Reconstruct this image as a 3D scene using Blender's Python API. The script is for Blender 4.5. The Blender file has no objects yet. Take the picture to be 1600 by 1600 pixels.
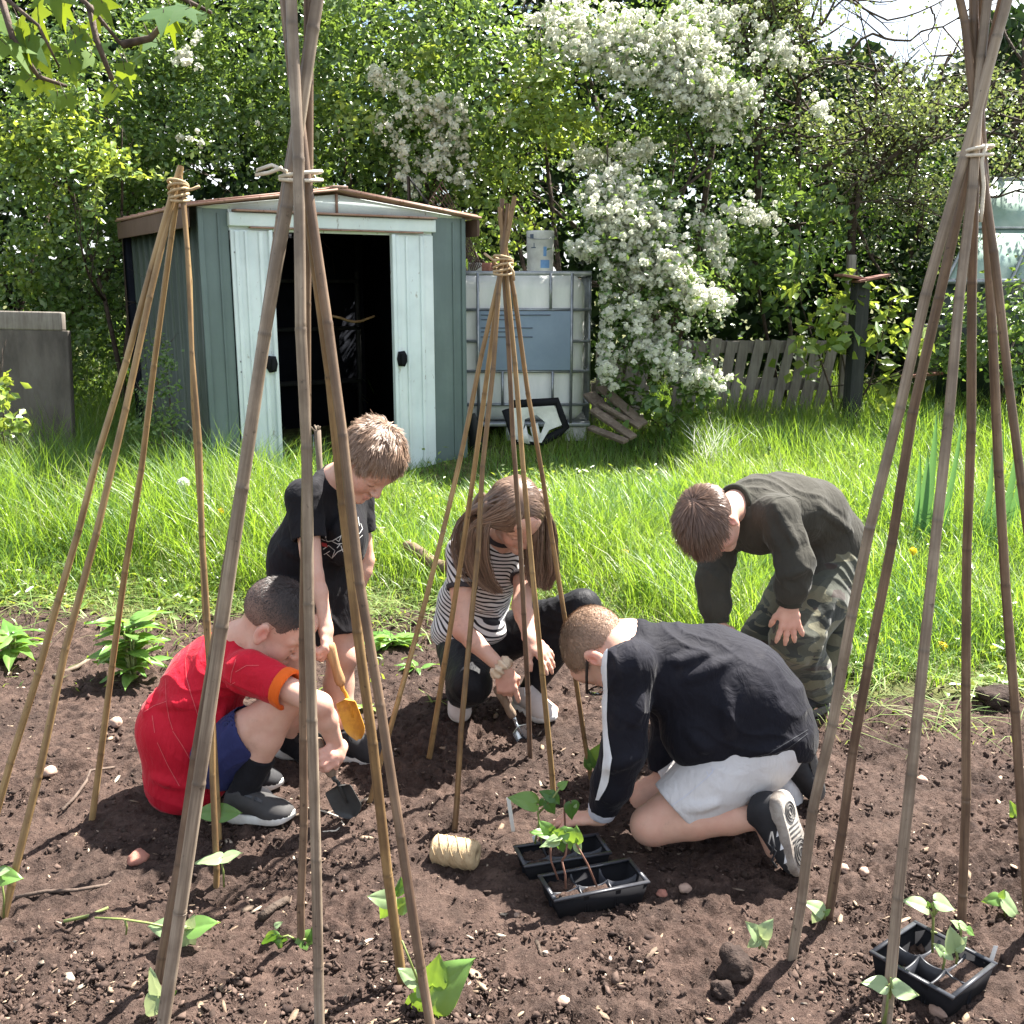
import bpy, bmesh, math, random
import numpy as np
from mathutils import Vector, Matrix, noise as mnoise
from mathutils.bvhtree import BVHTree

sc = bpy.context.scene
COL = sc.collection
R = math.radians
rng = np.random.default_rng(7)
random.seed(7)

# ---------------------------------------------------------------- camera
CAM_H = 1.4
PITCH = math.atan(350 / 1600)
SP, CP = math.sin(PITCH), math.cos(PITCH)
cam_d = bpy.data.cameras.new('camera')
cam = bpy.data.objects.new('camera', cam_d)
COL.objects.link(cam)
cam.location = (0, 0, CAM_H)
cam.rotation_euler = (math.pi / 2 - PITCH, 0, 0)
cam_d.sensor_width = 36
cam_d.lens = 36
cam_d.clip_start = 0.05
cam_d.clip_end = 500
sc.camera = cam

# ---------------------------------------------------------------- sky, sun, exposure
SUN_EL, SUN_AZ = R(57), R(42)        # azimuth from +X towards +Y
sdir = Vector((math.cos(SUN_EL) * math.cos(SUN_AZ), math.cos(SUN_EL) * math.sin(SUN_AZ), math.sin(SUN_EL)))
w = bpy.data.worlds.new('World')
sc.world = w
w.use_nodes = True
wn = w.node_tree.nodes
wl = w.node_tree.links
sky = wn.new('ShaderNodeTexSky')
sky.sky_type = 'NISHITA'
sky.sun_disc = False
sky.sun_elevation = SUN_EL
sky.sun_rotation = math.pi / 2 - SUN_AZ
sky.air_density = 1.0
sky.dust_density = 1.5
# thin bright cloud veil in the sky
tc = wn.new('ShaderNodeTexCoord')
nz = wn.new('ShaderNodeTexNoise')
nz.inputs['Scale'].default_value = 3.0
nz.inputs['Detail'].default_value = 6
cr = wn.new('ShaderNodeValToRGB')
cr.color_ramp.elements[0].position = 0.42
cr.color_ramp.elements[1].position = 0.66
mx = wn.new('ShaderNodeMixRGB')
mx.inputs[2].default_value = (8.5, 8.8, 9.2, 1)
wl.new(tc.outputs['Generated'], nz.inputs['Vector'])
wl.new(nz.outputs['Fac'], cr.inputs['Fac'])
wl.new(cr.outputs['Color'], mx.inputs[0])
wl.new(sky.outputs[0], mx.inputs[1])
wl.new(mx.outputs[0], wn['Background'].inputs['Color'])
wn['Background'].inputs['Strength'].default_value = 0.05
sun_d = bpy.data.lights.new('sun', 'SUN')
sun_d.energy = 5.0
sun_d.angle = R(0.55)
sun_d.color = (1.0, 0.95, 0.87)
sun = bpy.data.objects.new('sun', sun_d)
COL.objects.link(sun)
sun.rotation_euler = sdir.to_track_quat('Z', 'Y').to_euler()
vs = sc.view_settings
vs.view_transform = 'Standard'
vs.look = 'None'
vs.gamma = 1
vs.use_curve_mapping = False
vs.exposure = 2.35
sc.cycles.max_bounces = 6
sc.cycles.diffuse_bounces = 3
sc.cycles.transmission_bounces = 4
sc.cycles.transparent_max_bounces = 8

# ---------------------------------------------------------------- picture -> place
def ray(px, py):
    u = (px - 800) / 1600
    v = (800 - py) / 1600
    return Vector((u, CP + v * SP, -SP + v * CP))

def P(px, py, Y):
    """point of the place that stands at distance Y (metres ahead) and shows at px,py of the 1600 photo"""
    d = ray(px, py)
    t = Y / d.y
    return Vector((d.x * t, Y, CAM_H + d.z * t))

def sm(a, b, x):
    t = min(1, max(0, (x - a) / (b - a)))
    return t * t * (3 - 2 * t)

def H0(x, y):
    return 0.18 * sm(3.3, 5.7, y) + 0.16 * sm(6.2, 7.3, y) + 0.02 * max(0, y - 7.3)

def fbm(x, y, o=4, s=1.0):
    a, t = 1.0, 0.0
    for i in range(o):
        t += a * mnoise.noise((x * s + 13.1 * i, y * s - 7.7 * i, 3.3 * i))
        s *= 2.03
        a *= 0.5
    return t

def soil_edge(x):
    """distance at which the dug bed gives way to grass"""
    return 4.15 - 0.75 * sm(0.2, 0.9, x) + 0.12 * mnoise.noise((x * 1.7, 3.1, 0))

def H(x, y):
    h = H0(x, y)
    b = 1 - sm(soil_edge(x) - 0.1, soil_edge(x) + 0.25, y)
    if b > 0:
        h += b * (0.030 * mnoise.noise((x * 1.3 + 4, y * 1.3, 1.7)) + 0.016 * mnoise.noise((x * 3.7, y * 3.7, 9.2)))
    return h

def proj(p):
    """place -> picture"""
    q = Vector(p) - Vector((0, 0, CAM_H))
    d = q.y * CP - q.z * SP
    return 800 + 1600 * q.x / d, 800 - 1600 * (q.y * SP + q.z * CP) / d

def G(px, py):
    """where the sight line meets the ground"""
    d = ray(px, py)
    t = 0.6
    while t < 14:
        p = Vector((0, 0, CAM_H)) + d * t
        if p.z < H(p.x, p.y):
            break
        t += 0.01
    return Vector((p.x, p.y, H(p.x, p.y)))

def on(x, y):
    return Vector((x, y, H(x, y)))

# ---------------------------------------------------------------- mesh helpers
def np_mesh(name, V, F, mat=None, root=None, smooth=False):
    """V: n x 3 world coordinates, F: list of index arrays (m x k); links ONE object"""
    V = np.asarray(V, dtype=np.float32).reshape(-1, 3)
    if root is not None:
        off = np.array(wloc(root), dtype=np.float32)
        V = V - off
    Fs = [np.asarray(f, dtype=np.int32) for f in (F if isinstance(F, list) else [F]) if len(f)]
    me = bpy.data.meshes.new(name)
    me.vertices.add(len(V))
    me.vertices.foreach_set('co', V.ravel())
    nl = sum(f.size for f in Fs)
    npoly = sum(len(f) for f in Fs)
    me.loops.add(nl)
    me.polygons.add(npoly)
    me.loops.foreach_set('vertex_index', np.concatenate([f.ravel() for f in Fs]))
    tot = np.concatenate([np.full(len(f), f.shape[1], np.int32) for f in Fs])
    st = np.concatenate([[0], np.cumsum(tot)[:-1]]).astype(np.int32)
    me.polygons.foreach_set('loop_start', st)
    me.polygons.foreach_set('loop_total', tot)
    if smooth:
        me.polygons.foreach_set('use_smooth', np.ones(npoly, dtype=bool))
    me.update(calc_edges=True)
    me.validate()
    if mat is not None:
        me.materials.append(mat)
    o = bpy.data.objects.new(name, me)
    COL.objects.link(o)
    if root is not None:
        o.parent = root
    return o

def wloc(o):
    l = Vector((0, 0, 0))
    while o is not None:
        l = l + o.location
        o = o.parent
    return l

def tag(o, label=None, cat=None, group=None, kind=None):
    if label: o['label'] = label
    if cat: o['category'] = cat
    if group: o['group'] = group
    if kind: o['kind'] = kind
    return o

def thing(name, loc, label, cat, group=None):
    o = bpy.data.objects.new(name, None)
    o.empty_display_size = 0.1
    o.location = loc
    COL.objects.link(o)
    return tag(o, label, cat, group)

class MB:
    """collects boxes, tubes, sheets and lathes; build() links them as one mesh"""
    def __init__(s):
        s.v = []
        s.f = {}
        s.n = 0
    def add(s, V, F):
        V = [tuple(p) for p in V]
        for f in F:
            s.f.setdefault(len(f), []).append([i + s.n for i in f])
        s.v += V
        s.n += len(V)
        return s
    def box(s, c, size, rot=None, bev=0.0):
        """bevelled box; rot = 3x3 Matrix"""
        hx, hy, hz = size[0] / 2, size[1] / 2, size[2] / 2
        b = min(bev, hx * .9, hy * .9, hz * .9)
        c = Vector(c)
        rot = rot or Matrix.Identity(3)
        if b <= 0:
            V = [(x, y, z) for x in (-hx, hx) for y in (-hy, hy) for z in (-hz, hz)]
            F = [(0, 1, 3, 2), (4, 6, 7, 5), (0, 4, 5, 1), (2, 3, 7, 6), (0, 2, 6, 4), (1, 5, 7, 3)]
            return s.add([c + rot @ Vector(p) for p in V], F)
        bm = bmesh.new()
        bmesh.ops.create_cube(bm, size=1)
        for v in bm.verts:
            v.co = Vector((v.co.x * 2 * hx, v.co.y * 2 * hy, v.co.z * 2 * hz))
        bmesh.ops.bevel(bm, geom=list(bm.edges), offset=b, segments=2, profile=0.7, affect='EDGES')
        bm.verts.index_update()
        s.add([c + rot @ v.co for v in bm.verts], [[v.index for v in f.verts] for f in bm.faces])
        bm.free()
        return s
    def tube(s, pts, rad, n=8, cap=True, flat=1.0):
        pts = [Vector(p) for p in pts]
        if not hasattr(rad, '__len__'):
            rad = [rad] * len(pts)
        V, F = [], []
        t0 = (pts[1] - pts[0]).normalized()
        a = t0.orthogonal().normalized()
        for i, p in enumerate(pts):
            t = (pts[min(i + 1, len(pts) - 1)] - pts[max(i - 1, 0)]).normalized()
            a = (a - t * a.dot(t))
            a = a.normalized() if a.length > 1e-6 else t.orthogonal().normalized()
            b = t.cross(a)
            for k in range(n):
                an = 2 * math.pi * k / n
                V.append(p + (a * math.cos(an) + b * math.sin(an) * flat) * rad[i])
        for i in range(len(pts) - 1):
            for k in range(n):
                k2 = (k + 1) % n
                F.append((i * n + k, i * n + k2, (i + 1) * n + k2, (i + 1) * n + k))
        if cap:
            F.append(tuple(reversed(range(n))))
            F.append(tuple(range((len(pts) - 1) * n, len(pts) * n)))
        return s.add(V, F)
    def lathe(s, prof, c, rot=None, n=24):
        """prof: (radius, height) list, closed at the ends when the radius is 0"""
        c = Vector(c)
        rot = rot or Matrix.Identity(3)
        V, F = [], []
        for r, z in prof:
            for k in range(n):
                a = 2 * math.pi * k / n
                V.append(c + rot @ Vector((r * math.cos(a), r * math.sin(a), z)))
        for i in range(len(prof) - 1):
            for k in range(n):
                k2 = (k + 1) % n
                F.append((i * n + k, i * n + k2, (i + 1) * n + k2, (i + 1) * n + k))
        return s.add(V, F)
    def prism(s, poly, a, b):
        """poly: list of 3-D points (a planar outline at a); extruded by vector b"""
        n = len(poly)
        A = [Vector(p) for p in poly]
        B = [p + Vector(b) for p in A]
        F = [tuple(reversed(range(n))), tuple(range(n, 2 * n))]
        for i in range(n):
            j = (i + 1) % n
            F.append((i, j, n + j, n + i))
        return s.add(A + B, F)
    def build(s, name, mat, root=None, smooth=False):
        return np_mesh(name, s.v, [np.array(f) for f in s.f.values()], mat, root, smooth)

def soft(o, ang=40):
    """smooth faces but keep the sharp edges"""
    me = o.data
    me.polygons.foreach_set('use_smooth', np.ones(len(me.polygons), dtype=bool))
    me.set_sharp_from_angle(angle=R(ang))
    return o

def frame(fwd, up):
    f = Vector(fwd).normalized()
    u = Vector(up)
    u = (u - f * u.dot(f)).normalized()
    l = u.cross(f)
    return Matrix((f, l, u)).transposed()          # columns: forward, left, up
# ================================================================ materials
class NT:
    def __init__(s, name):
        s.m = bpy.data.materials.new(name)
        s.m.use_nodes = True
        s.t = s.m.node_tree
        s.t.nodes.clear()
        s.out = s.n('ShaderNodeOutputMaterial')
    def n(s, typ, **kw):
        nd = s.t.nodes.new(typ)
        for k, v in kw.items():
            setattr(nd, k, v)
        return nd
    def l(s, a, b):
        s.t.links.new(a, b)
    def noise(s, vec, scale, detail=4, rough=0.6, dist=0.0):
        nd = s.n('ShaderNodeTexNoise')
        nd.inputs['Scale'].default_value = scale
        nd.inputs['Detail'].default_value = detail
        nd.inputs['Roughness'].default_value = rough
        nd.inputs['Distortion'].default_value = dist
        if vec is not None:
            s.l(vec, nd.inputs['Vector'])
        return nd.outputs['Fac']
    def ramp(s, fac, stops, interp='LINEAR'):
        nd = s.n('ShaderNodeValToRGB')
        nd.color_ramp.interpolation = interp
        e = nd.color_ramp.elements
        while len(e) < len(stops):
            e.new(0.5)
        for el, (p, c) in zip(e, stops):
            el.position = p
            el.color = (*c, 1) if len(c) == 3 else c
        s.l(fac, nd.inputs['Fac'])
        return nd.outputs['Color']
    def mix(s, fac, a, b, mode='MIX'):
        nd = s.n('ShaderNodeMixRGB', blend_type=mode)
        for i, x in enumerate((fac, a, b)):
            if isinstance(x, (int, float)):
                nd.inputs[i].default_value = x if i == 0 else (x, x, x, 1)
            elif isinstance(x, tuple):
                nd.inputs[i].default_value = (*x, 1)
            else:
                s.l(x, nd.inputs[i])
        return nd.outputs[0]
    def math(s, op, a, b=0.0):
        nd = s.n('ShaderNodeMath', operation=op)
        for i, x in enumerate((a, b)):
            if isinstance(x, (int, float)):
                nd.inputs[i].default_value = x
            else:
                s.l(x, nd.inputs[i])
        return nd.outputs[0]
    def coord(s, scale=None, kind='Object'):
        tcn = s.n('ShaderNodeTexCoord')
        v = tcn.outputs[kind]
        if scale:
            mp = s.n('ShaderNodeMapping')
            mp.inputs['Scale'].default_value = scale
            s.l(v, mp.inputs['Vector'])
            v = mp.outputs[0]
        return v
    def bump(s, h, strength=0.3, dist=0.01, prev=None):
        b = s.n('ShaderNodeBump')
        b.inputs['Strength'].default_value = strength
        b.inputs['Distance'].default_value = dist
        s.l(h, b.inputs['Height'])
        if prev is not None:
            s.l(prev, b.inputs['Normal'])
        return b.outputs[0]
    def bsdf(s, col, rough=0.6, spec=0.5, normal=None, metal=0.0, **kw):
        b = s.n('ShaderNodeBsdfPrincipled')
        for key, x in (('Base Color', col), ('Roughness', rough), ('Specular IOR Level', spec), ('Metallic', metal)):
            if isinstance(x, (int, float)):
                b.inputs[key].default_value = x
            elif isinstance(x, tuple):
                b.inputs[key].default_value = (*x, 1)
            else:
                s.l(x, b.inputs[key])
        for k, v in kw.items():
            k = k.replace('_', ' ')
            if isinstance(v, (int, float)):
                b.inputs[k].default_value = v
            elif isinstance(v, tuple):
                b.inputs[k].default_value = v
            else:
                s.l(v, b.inputs[k])
        if normal is not None:
            s.l(normal, b.inputs['Normal'])
        return b.outputs[0]
    def done(s, sh):
        s.l(sh, s.out.inputs['Surface'])
        return s.m

def mat_plain(name, c1, c2=None, scale=8, rough=0.6, spec=0.4, bump=0.15, bscale=60, bdist=0.004, metal=0.0, stretch=None, c3=None):
    """two or three tones of noise, with a fine bump"""
    k = NT(name)
    v = k.coord(stretch)
    c2 = c2 or tuple(x * 0.75 for x in c1)
    stops = [(0.32, c2), (0.62, c1)]
    if c3:
        stops = [(0.3, c2), (0.5, c1), (0.72, c3)]
    col = k.ramp(k.noise(v, scale, 6, 0.65), stops)
    nm = k.bump(k.noise(v, bscale, 4), bump, bdist)
    rg = k.ramp(k.noise(v, scale * 2.3, 3), [(0.3, (rough * .8,) * 3), (0.7, (min(1, rough * 1.15),) * 3)])
    return k.done(k.bsdf(col, rg, spec, nm, metal))

def mat_leaf(name, cols, trans=0.35, rough=0.45, tcol=None, patch=None, pscale=1.2, spec=0.5):
    """leaves: each leaf its own tone, light shining through"""
    k = NT(name)
    g = k.n('ShaderNodeNewGeometry')
    n = len(cols)
    col = k.ramp(g.outputs['Random Per Island'], [((i + 0.5) / n, c) for i, c in enumerate(cols)])
    if patch:
        col = k.mix(k.ramp(k.noise(k.coord(), pscale, 3), [(0.42, (0, 0, 0)), (0.62, (1, 1, 1))]), col, patch)
    t = k.mix(0.75, col, tcol or (0.30, 0.42, 0.03))
    b = k.bsdf(col, rough, spec)
    tr = k.n('ShaderNodeBsdfTranslucent')
    k.l(t, tr.inputs['Color'])
    ms = k.n('ShaderNodeMixShader')
    ms.inputs[0].default_value = trans
    k.l(b, ms.inputs[1])
    k.l(tr.outputs[0], ms.inputs[2])
    return k.done(ms.outputs[0])

def mat_attr(name, rough=0.6, spec=0.3, bump=0.1, bscale=250, bdist=0.002, sss=0.0, vary=0.12, sheen=0.0):
    """base colour kept in the mesh attribute 'tone' (the thing's own colours)"""
    k = NT(name)
    at = k.n('ShaderNodeAttribute', attribute_name='tone')
    v = k.coord()
    col = k.mix(vary, at.outputs['Color'], k.ramp(k.noise(v, 30, 5), [(0.3, (0.35,) * 3), (0.7, (0.75,) * 3)]), 'OVERLAY')
    nm = k.bump(k.noise(v, bscale, 3), bump, bdist)
    kw = {}
    if sss:      # blotches of warmer and paler skin, traces of soil
        col = k.mix(k.ramp(k.noise(v, 16, 5, .6), [(.45, (0, 0, 0)), (.7, (.4,) * 3)]), col, (0.52, 0.24, 0.18))
        col = k.mix(k.ramp(k.noise(v, 38, 6, .7), [(.58, (0, 0, 0)), (.72, (.35,) * 3)]), col, (0.30, 0.19, 0.14))
    if sss:
        kw = dict(Subsurface_Weight=sss, Subsurface_Radius=(0.012, 0.005, 0.003), Subsurface_Scale=0.6)
    if sheen:
        kw['Sheen_Weight'] = sheen
    return k.done(k.bsdf(col, rough, spec, nm, **kw))

def mat_soil():
    k = NT('soil')
    v = k.coord()
    big = k.noise(v, 1.6, 4)
    mid = k.noise(v, 14, 6, 0.7)
    fine = k.noise(v, 110, 5, 0.7)
    col = k.ramp(mid, [(0.3, (0.021, 0.0135, 0.0115)), (0.5, (0.066, 0.042, 0.034)), (0.7, (0.125, 0.082, 0.065))])
    col = k.mix(k.ramp(big, [(0.35, (0, 0, 0)), (0.65, (0.55,) * 3)]), col, (0.085, 0.059, 0.048))
    col = k.mix(k.ramp(k.noise(v, 2.7, 5, .6, .6), [(0.50, (0, 0, 0)), (0.66, (0.62,) * 3)]), col, (0.026, 0.018, 0.0155))
    col = k.mix(k.ramp(fine, [(0.55, (0, 0, 0)), (0.75, (0.6,) * 3)]), col, (0.165, 0.122, 0.098))
    col = k.mix(k.ramp(k.noise(v, 45, 4), [(0.3, (0.7,) * 3), (0.45, (0, 0, 0))]), col, (0.028, 0.019, 0.017))
    n1 = k.bump(mid, 1.0, 0.028)
    n2 = k.bump(fine, 1.0, 0.009, n1)
    n3 = k.bump(k.noise(v, 320, 3), 0.6, 0.002, n2)
    return k.done(k.bsdf(col, 0.92, 0.15, n3))

def mat_bamboo(name, a, b, c, scale=1.0):
    """a pale, b mid, c dark; streaks run along the local cane axis kept in attribute 'along'"""
    k = NT(name)
    at = k.n('ShaderNodeAttribute', attribute_name='along')
    mp = k.n('ShaderNodeMapping')
    mp.inputs['Scale'].default_value = (1, 1, 0.03)
    k.l(at.outputs['Vector'], mp.inputs['Vector'])
    st = k.noise(mp.outputs[0], 90, 5, 0.7)
    bl = k.noise(k.coord(), 9 * scale, 5, 0.6)
    col = k.ramp(st, [(0.3, c), (0.5, b), (0.72, a)])
    col = k.mix(k.ramp(bl, [(0.35, (0.75,) * 3), (0.6, (0, 0, 0))]), col, c)
    col = k.mix(k.ramp(k.noise(k.coord(), 60, 3), [(0.66, (0, 0, 0)), (0.74, (0.7,) * 3)]), col, tuple(x * .35 for x in c))
    rn = k.n('ShaderNodeAttribute', attribute_name='ring')
    col = k.mix(k.math('MULTIPLY', rn.outputs['Fac'], .55), col, tuple(x * .5 for x in c))
    nm = k.bump(st, 0.35, 0.003)
    return k.done(k.bsdf(col, 0.48, 0.4, nm))

def mat_metal_paint(name, base, faded, rust=(0.13, 0.055, 0.03), rust_amt=0.62, rough=0.5):
    k = NT(name)
    v = k.coord()
    vs_ = k.coord((1, 1, 0.12))
    col = k.mix(k.ramp(k.noise(vs_, 9, 5), [(0.35, (0, 0, 0)), (0.7, (1, 1, 1))]), base, faded)
    spots = k.noise(k.coord((1, 1, 0.35)), 26, 6, 0.72)
    col = k.mix(k.ramp(spots, [(rust_amt, (0, 0, 0)), (rust_amt + 0.05, (0.85,) * 3)]), col, rust)
    col = k.mix(k.ramp(k.noise(v, 3, 5), [(0.4, (0.35,) * 3), (0.62, (0, 0, 0))]), col, tuple(x * .62 for x in base))
    nm = k.bump(k.noise(v, 14, 3), 0.12, 0.01)
    return k.done(k.bsdf(col, rough, 0.4, nm))

def mat_wood(name, a, b, c, scale=1.0, axis=2, rough=0.8):
    k = NT(name)
    s_ = [9 * scale] * 3
    s_[axis] = 0.7 * scale
    v = k.coord(tuple(s_))
    st = k.noise(v, 3.2, 6, 0.7, 0.6)
    col = k.ramp(st, [(0.3, c), (0.5, b), (0.72, a)])
    col = k.mix(k.ramp(k.noise(k.coord(), 5, 4), [(0.4, (0.5,) * 3), (0.65, (0, 0, 0))]), col, c)
    return k.done(k.bsdf(col, rough, 0.25, k.bump(st, 0.5, 0.006)))

def mat_cloth(name, c1, c2=None, rough=0.85, scale=900, bump=0.25, sheen=0.3, vary=5, dirt=None):
    k = NT(name)
    v = k.coord()
    c2 = c2 or tuple(x * 0.8 for x in c1)
    col = k.ramp(k.noise(v, vary, 5), [(0.35, c2), (0.65, c1)])
    if dirt:
        col = k.mix(k.ramp(k.noise(v, 7, 6, .7), [(0.55, (0, 0, 0)), (0.75, (dirt[1],) * 3)]), col, dirt[0])
    n0 = k.bump(k.noise(k.coord((1, 1, 0.45)), 9, 3, 0.5, 1.6), 0.5, 0.02)
    n1 = k.bump(k.noise(k.coord((1, 1, 0.5)), 24, 4, 0.55, 1.2), 0.45, 0.012, n0)
    nm = k.bump(k.noise(v, scale, 2), bump, 0.001, n1)
    return k.done(k.bsdf(col, rough, 0.15, nm, Sheen_Weight=sheen * .25, Sheen_Roughness=0.35))

M = {}
M['soil'] = mat_soil()
M['turf'] = mat_plain('turf', (0.075, 0.085, 0.028), (0.05, 0.045, 0.025), 12, 0.95, 0.1, 0.8, 60, 0.02, c3=(0.16, 0.15, 0.07))
M['grass'] = mat_leaf('grass', [(0.08, 0.17, 0.02), (0.12, 0.215, 0.026), (0.155, 0.24, 0.034), (0.07, 0.155, 0.032), (0.20, 0.26, 0.06), (0.10, 0.20, 0.03), (0.33, 0.31, 0.16)], 0.45, 0.42, (0.33, 0.50, 0.03), patch=(0.065, 0.16, 0.045), pscale=1.0)
M['straw'] = mat_leaf('straw', [(0.17, 0.24, 0.06), (0.12, 0.22, 0.04), (0.27, 0.28, 0.12), (0.10, 0.19, 0.035), (0.15, 0.25, 0.05)], 0.3, 0.6, (0.4, 0.42, 0.12))
M['bark'] = mat_plain('bark', (0.085, 0.062, 0.048), (0.03, 0.024, 0.02), 18, 0.9, 0.2, 0.8, 40, 0.02)
M['twig'] = mat_plain('twig', (0.12, 0.088, 0.07), (0.05, 0.036, 0.03), 20, 0.85, 0.2, 0.5, 60, 0.01)
M['leaf_dark'] = mat_leaf('leaf_dark', [(0.04, 0.075, 0.025), (0.06, 0.105, 0.035), (0.085, 0.135, 0.045), (0.04, 0.085, 0.03)], 0.3, 0.3, (0.12, 0.22, 0.02))
M['leaf_mid'] = mat_leaf('leaf_mid', [(0.05, 0.105, 0.026), (0.08, 0.15, 0.036), (0.125, 0.205, 0.055), (0.06, 0.12, 0.038), (0.17, 0.235, 0.085)], 0.36, 0.30, (0.26, 0.38, 0.05))
M['leaf_light'] = mat_leaf('leaf_light', [(0.12, 0.20, 0.038), (0.17, 0.25, 0.05), (0.23, 0.30, 0.08), (0.10, 0.19, 0.04)], 0.4, 0.32, (0.42, 0.5, 0.05))
M['leaf_sparse'] = mat_leaf('leaf_sparse', [(0.12, 0.16, 0.07), (0.18, 0.215, 0.10), (0.24, 0.27, 0.14), (0.08, 0.125, 0.045)], 0.32, 0.3, (0.26, 0.32, 0.06))
M['leaf_back'] = mat_leaf('leaf_back', [(0.012, 0.028, 0.008), (0.02, 0.042, 0.012), (0.03, 0.055, 0.016)], 0.12, 0.6, (0.06, 0.12, 0.02), spec=0.2)  # near-black leaves: shade deep inside the hedge put into their colour
M['blossom'] = mat_leaf('blossom', [(0.68, 0.69, 0.57), (0.74, 0.73, 0.62), (0.60, 0.64, 0.46), (0.77, 0.77, 0.70)], 0.45, 0.7, (0.85, 0.85, 0.78), spec=0.15)
M['maple'] = mat_leaf('maple', [(0.05, 0.11, 0.04), (0.06, 0.13, 0.04), (0.09, 0.16, 0.03)], 0.4, 0.7, (0.36, 0.44, 0.01), spec=0.2)
M['bean'] = mat_leaf('bean', [(0.10, 0.22, 0.045), (0.13, 0.26, 0.06), (0.17, 0.30, 0.08)], 0.38, 0.34, (0.35, 0.5, 0.03))
M['bean_sunlit'] = mat_leaf('bean_sunlit', [(0.20, 0.31, 0.14), (0.26, 0.36, 0.18), (0.23, 0.33, 0.15)], 0.3, 0.4, (0.5, 0.56, 0.25))  # paler copy of the bean green: sunlight put into the leaf colour
M['bean_dark'] = mat_leaf('bean_dark', [(0.045, 0.12, 0.03), (0.06, 0.15, 0.035)], 0.35, 0.36, (0.2, 0.36, 0.03))
M['stem'] = mat_plain('stem', (0.20, 0.24, 0.07), (0.13, 0.16, 0.05), 40, 0.5, 0.4)
M['stem_brown'] = mat_plain('stem_brown', (0.20, 0.10, 0.07), (0.12, 0.06, 0.045), 40, 0.6, 0.3)
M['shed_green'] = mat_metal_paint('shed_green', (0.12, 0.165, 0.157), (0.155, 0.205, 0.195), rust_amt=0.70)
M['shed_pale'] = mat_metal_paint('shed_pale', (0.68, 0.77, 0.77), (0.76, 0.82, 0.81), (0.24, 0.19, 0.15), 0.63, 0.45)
M['shed_side_shade'] = mat_metal_paint('shed_side_shade', (0.036, 0.052, 0.036), (0.05, 0.066, 0.045), rust_amt=0.74)  # darker copy of the green paint: shade on the left wall in the colour
M['roof_rust'] = mat_metal_paint('roof_rust', (0.30, 0.16, 0.115), (0.42, 0.29, 0.23), (0.15, 0.065, 0.04), 0.58, 0.7)
M['gutter'] = mat_metal_paint('gutter', (0.10, 0.058, 0.042), (0.14, 0.085, 0.062), (0.06, 0.03, 0.02), 0.6, 0.75)
M['black_plastic'] = mat_plain('black_plastic', (0.013, 0.013, 0.015), (0.008, 0.008, 0.010), 6, 0.85, 0.12, 0.08, 200, 0.001)
M['tray_rim'] = mat_plain('tray_rim', (0.035, 0.037, 0.045), (0.02, 0.021, 0.026), 14, 0.42, 0.5, 0.1, 120, 0.001)
M['interior_shade'] = mat_plain('interior_shade', (0.012, 0.014, 0.02), (0.006, 0.007, 0.011), 4, 0.9, 0.1)  # near-black: the unlit shed interior put into the colour
M['white_plastic'] = mat_plain('white_plastic', (0.76, 0.76, 0.73), (0.56, 0.59, 0.55), 4, 0.4, 0.5, 0.08, 20, 0.01, stretch=(1, 1, .25))
M['dirty_white'] = mat_plain('dirty_white', (0.66, 0.66, 0.62), (0.42, 0.42, 0.39), 7, 0.5, 0.4, 0.1, 30, 0.01)
M['galv'] = mat_plain('galv', (0.34, 0.36, 0.38), (0.20, 0.215, 0.235), 14, 0.42, 0.5, 0.1, 60, 0.004, metal=0.6)
M['plate'] = mat_plain('plate', (0.20, 0.265, 0.34), (0.155, 0.21, 0.28), 2.5, 0.5, 0.4, 0.1, 12, 0.01)
M['blue_print'] = mat_plain('blue_print', (0.18, 0.34, 0.60), (0.14, 0.28, 0.52), 30, 0.6, 0.3)
M['grey_print'] = mat_plain('grey_print', (0.10, 0.13, 0.17), (0.08, 0.10, 0.14), 30, 0.6, 0.3)
M['concrete'] = mat_plain('concrete', (0.115, 0.10, 0.086), (0.055, 0.048, 0.042), 5, 0.9, 0.2, 0.5, 50, 0.01, stretch=(1, 1, 0.35), c3=(0.17, 0.152, 0.135))
M['pallet'] = mat_wood('pallet', (0.34, 0.31, 0.275), (0.24, 0.215, 0.185), (0.12, 0.10, 0.085))
M['plank'] = mat_wood('plank', (0.27, 0.22, 0.165), (0.175, 0.135, 0.10), (0.085, 0.062, 0.046))
M['post'] = mat_wood('post', (0.055, 0.055, 0.05), (0.035, 0.036, 0.034), (0.018, 0.02, 0.019))
M['red_board'] = mat_plain('red_board', (0.22, 0.11, 0.085), (0.13, 0.06, 0.048), 12, 0.8, 0.2)
M['log'] = mat_wood('log', (0.25, 0.18, 0.115), (0.15, 0.10, 0.065), (0.06, 0.042, 0.03), axis=0)
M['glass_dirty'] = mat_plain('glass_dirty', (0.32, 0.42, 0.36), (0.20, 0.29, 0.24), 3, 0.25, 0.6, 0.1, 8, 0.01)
M['bin'] = mat_plain('bin', (0.12, 0.13, 0.125), (0.075, 0.08, 0.078), 5, 0.6, 0.4)
M['cane_pale'] = mat_bamboo('cane_pale', (0.42, 0.30, 0.145), (0.30, 0.195, 0.085), (0.15, 0.088, 0.04))
M['cane_grey'] = mat_bamboo('cane_grey', (0.40, 0.33, 0.255), (0.265, 0.205, 0.15), (0.11, 0.078, 0.056))
M['cane_brown'] = mat_bamboo('cane_brown', (0.28, 0.20, 0.135), (0.18, 0.118, 0.077), (0.075, 0.046, 0.032))
M['cane_gold'] = mat_bamboo('cane_gold', (0.34, 0.225, 0.105), (0.225, 0.14, 0.06), (0.09, 0.05, 0.026))
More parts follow.
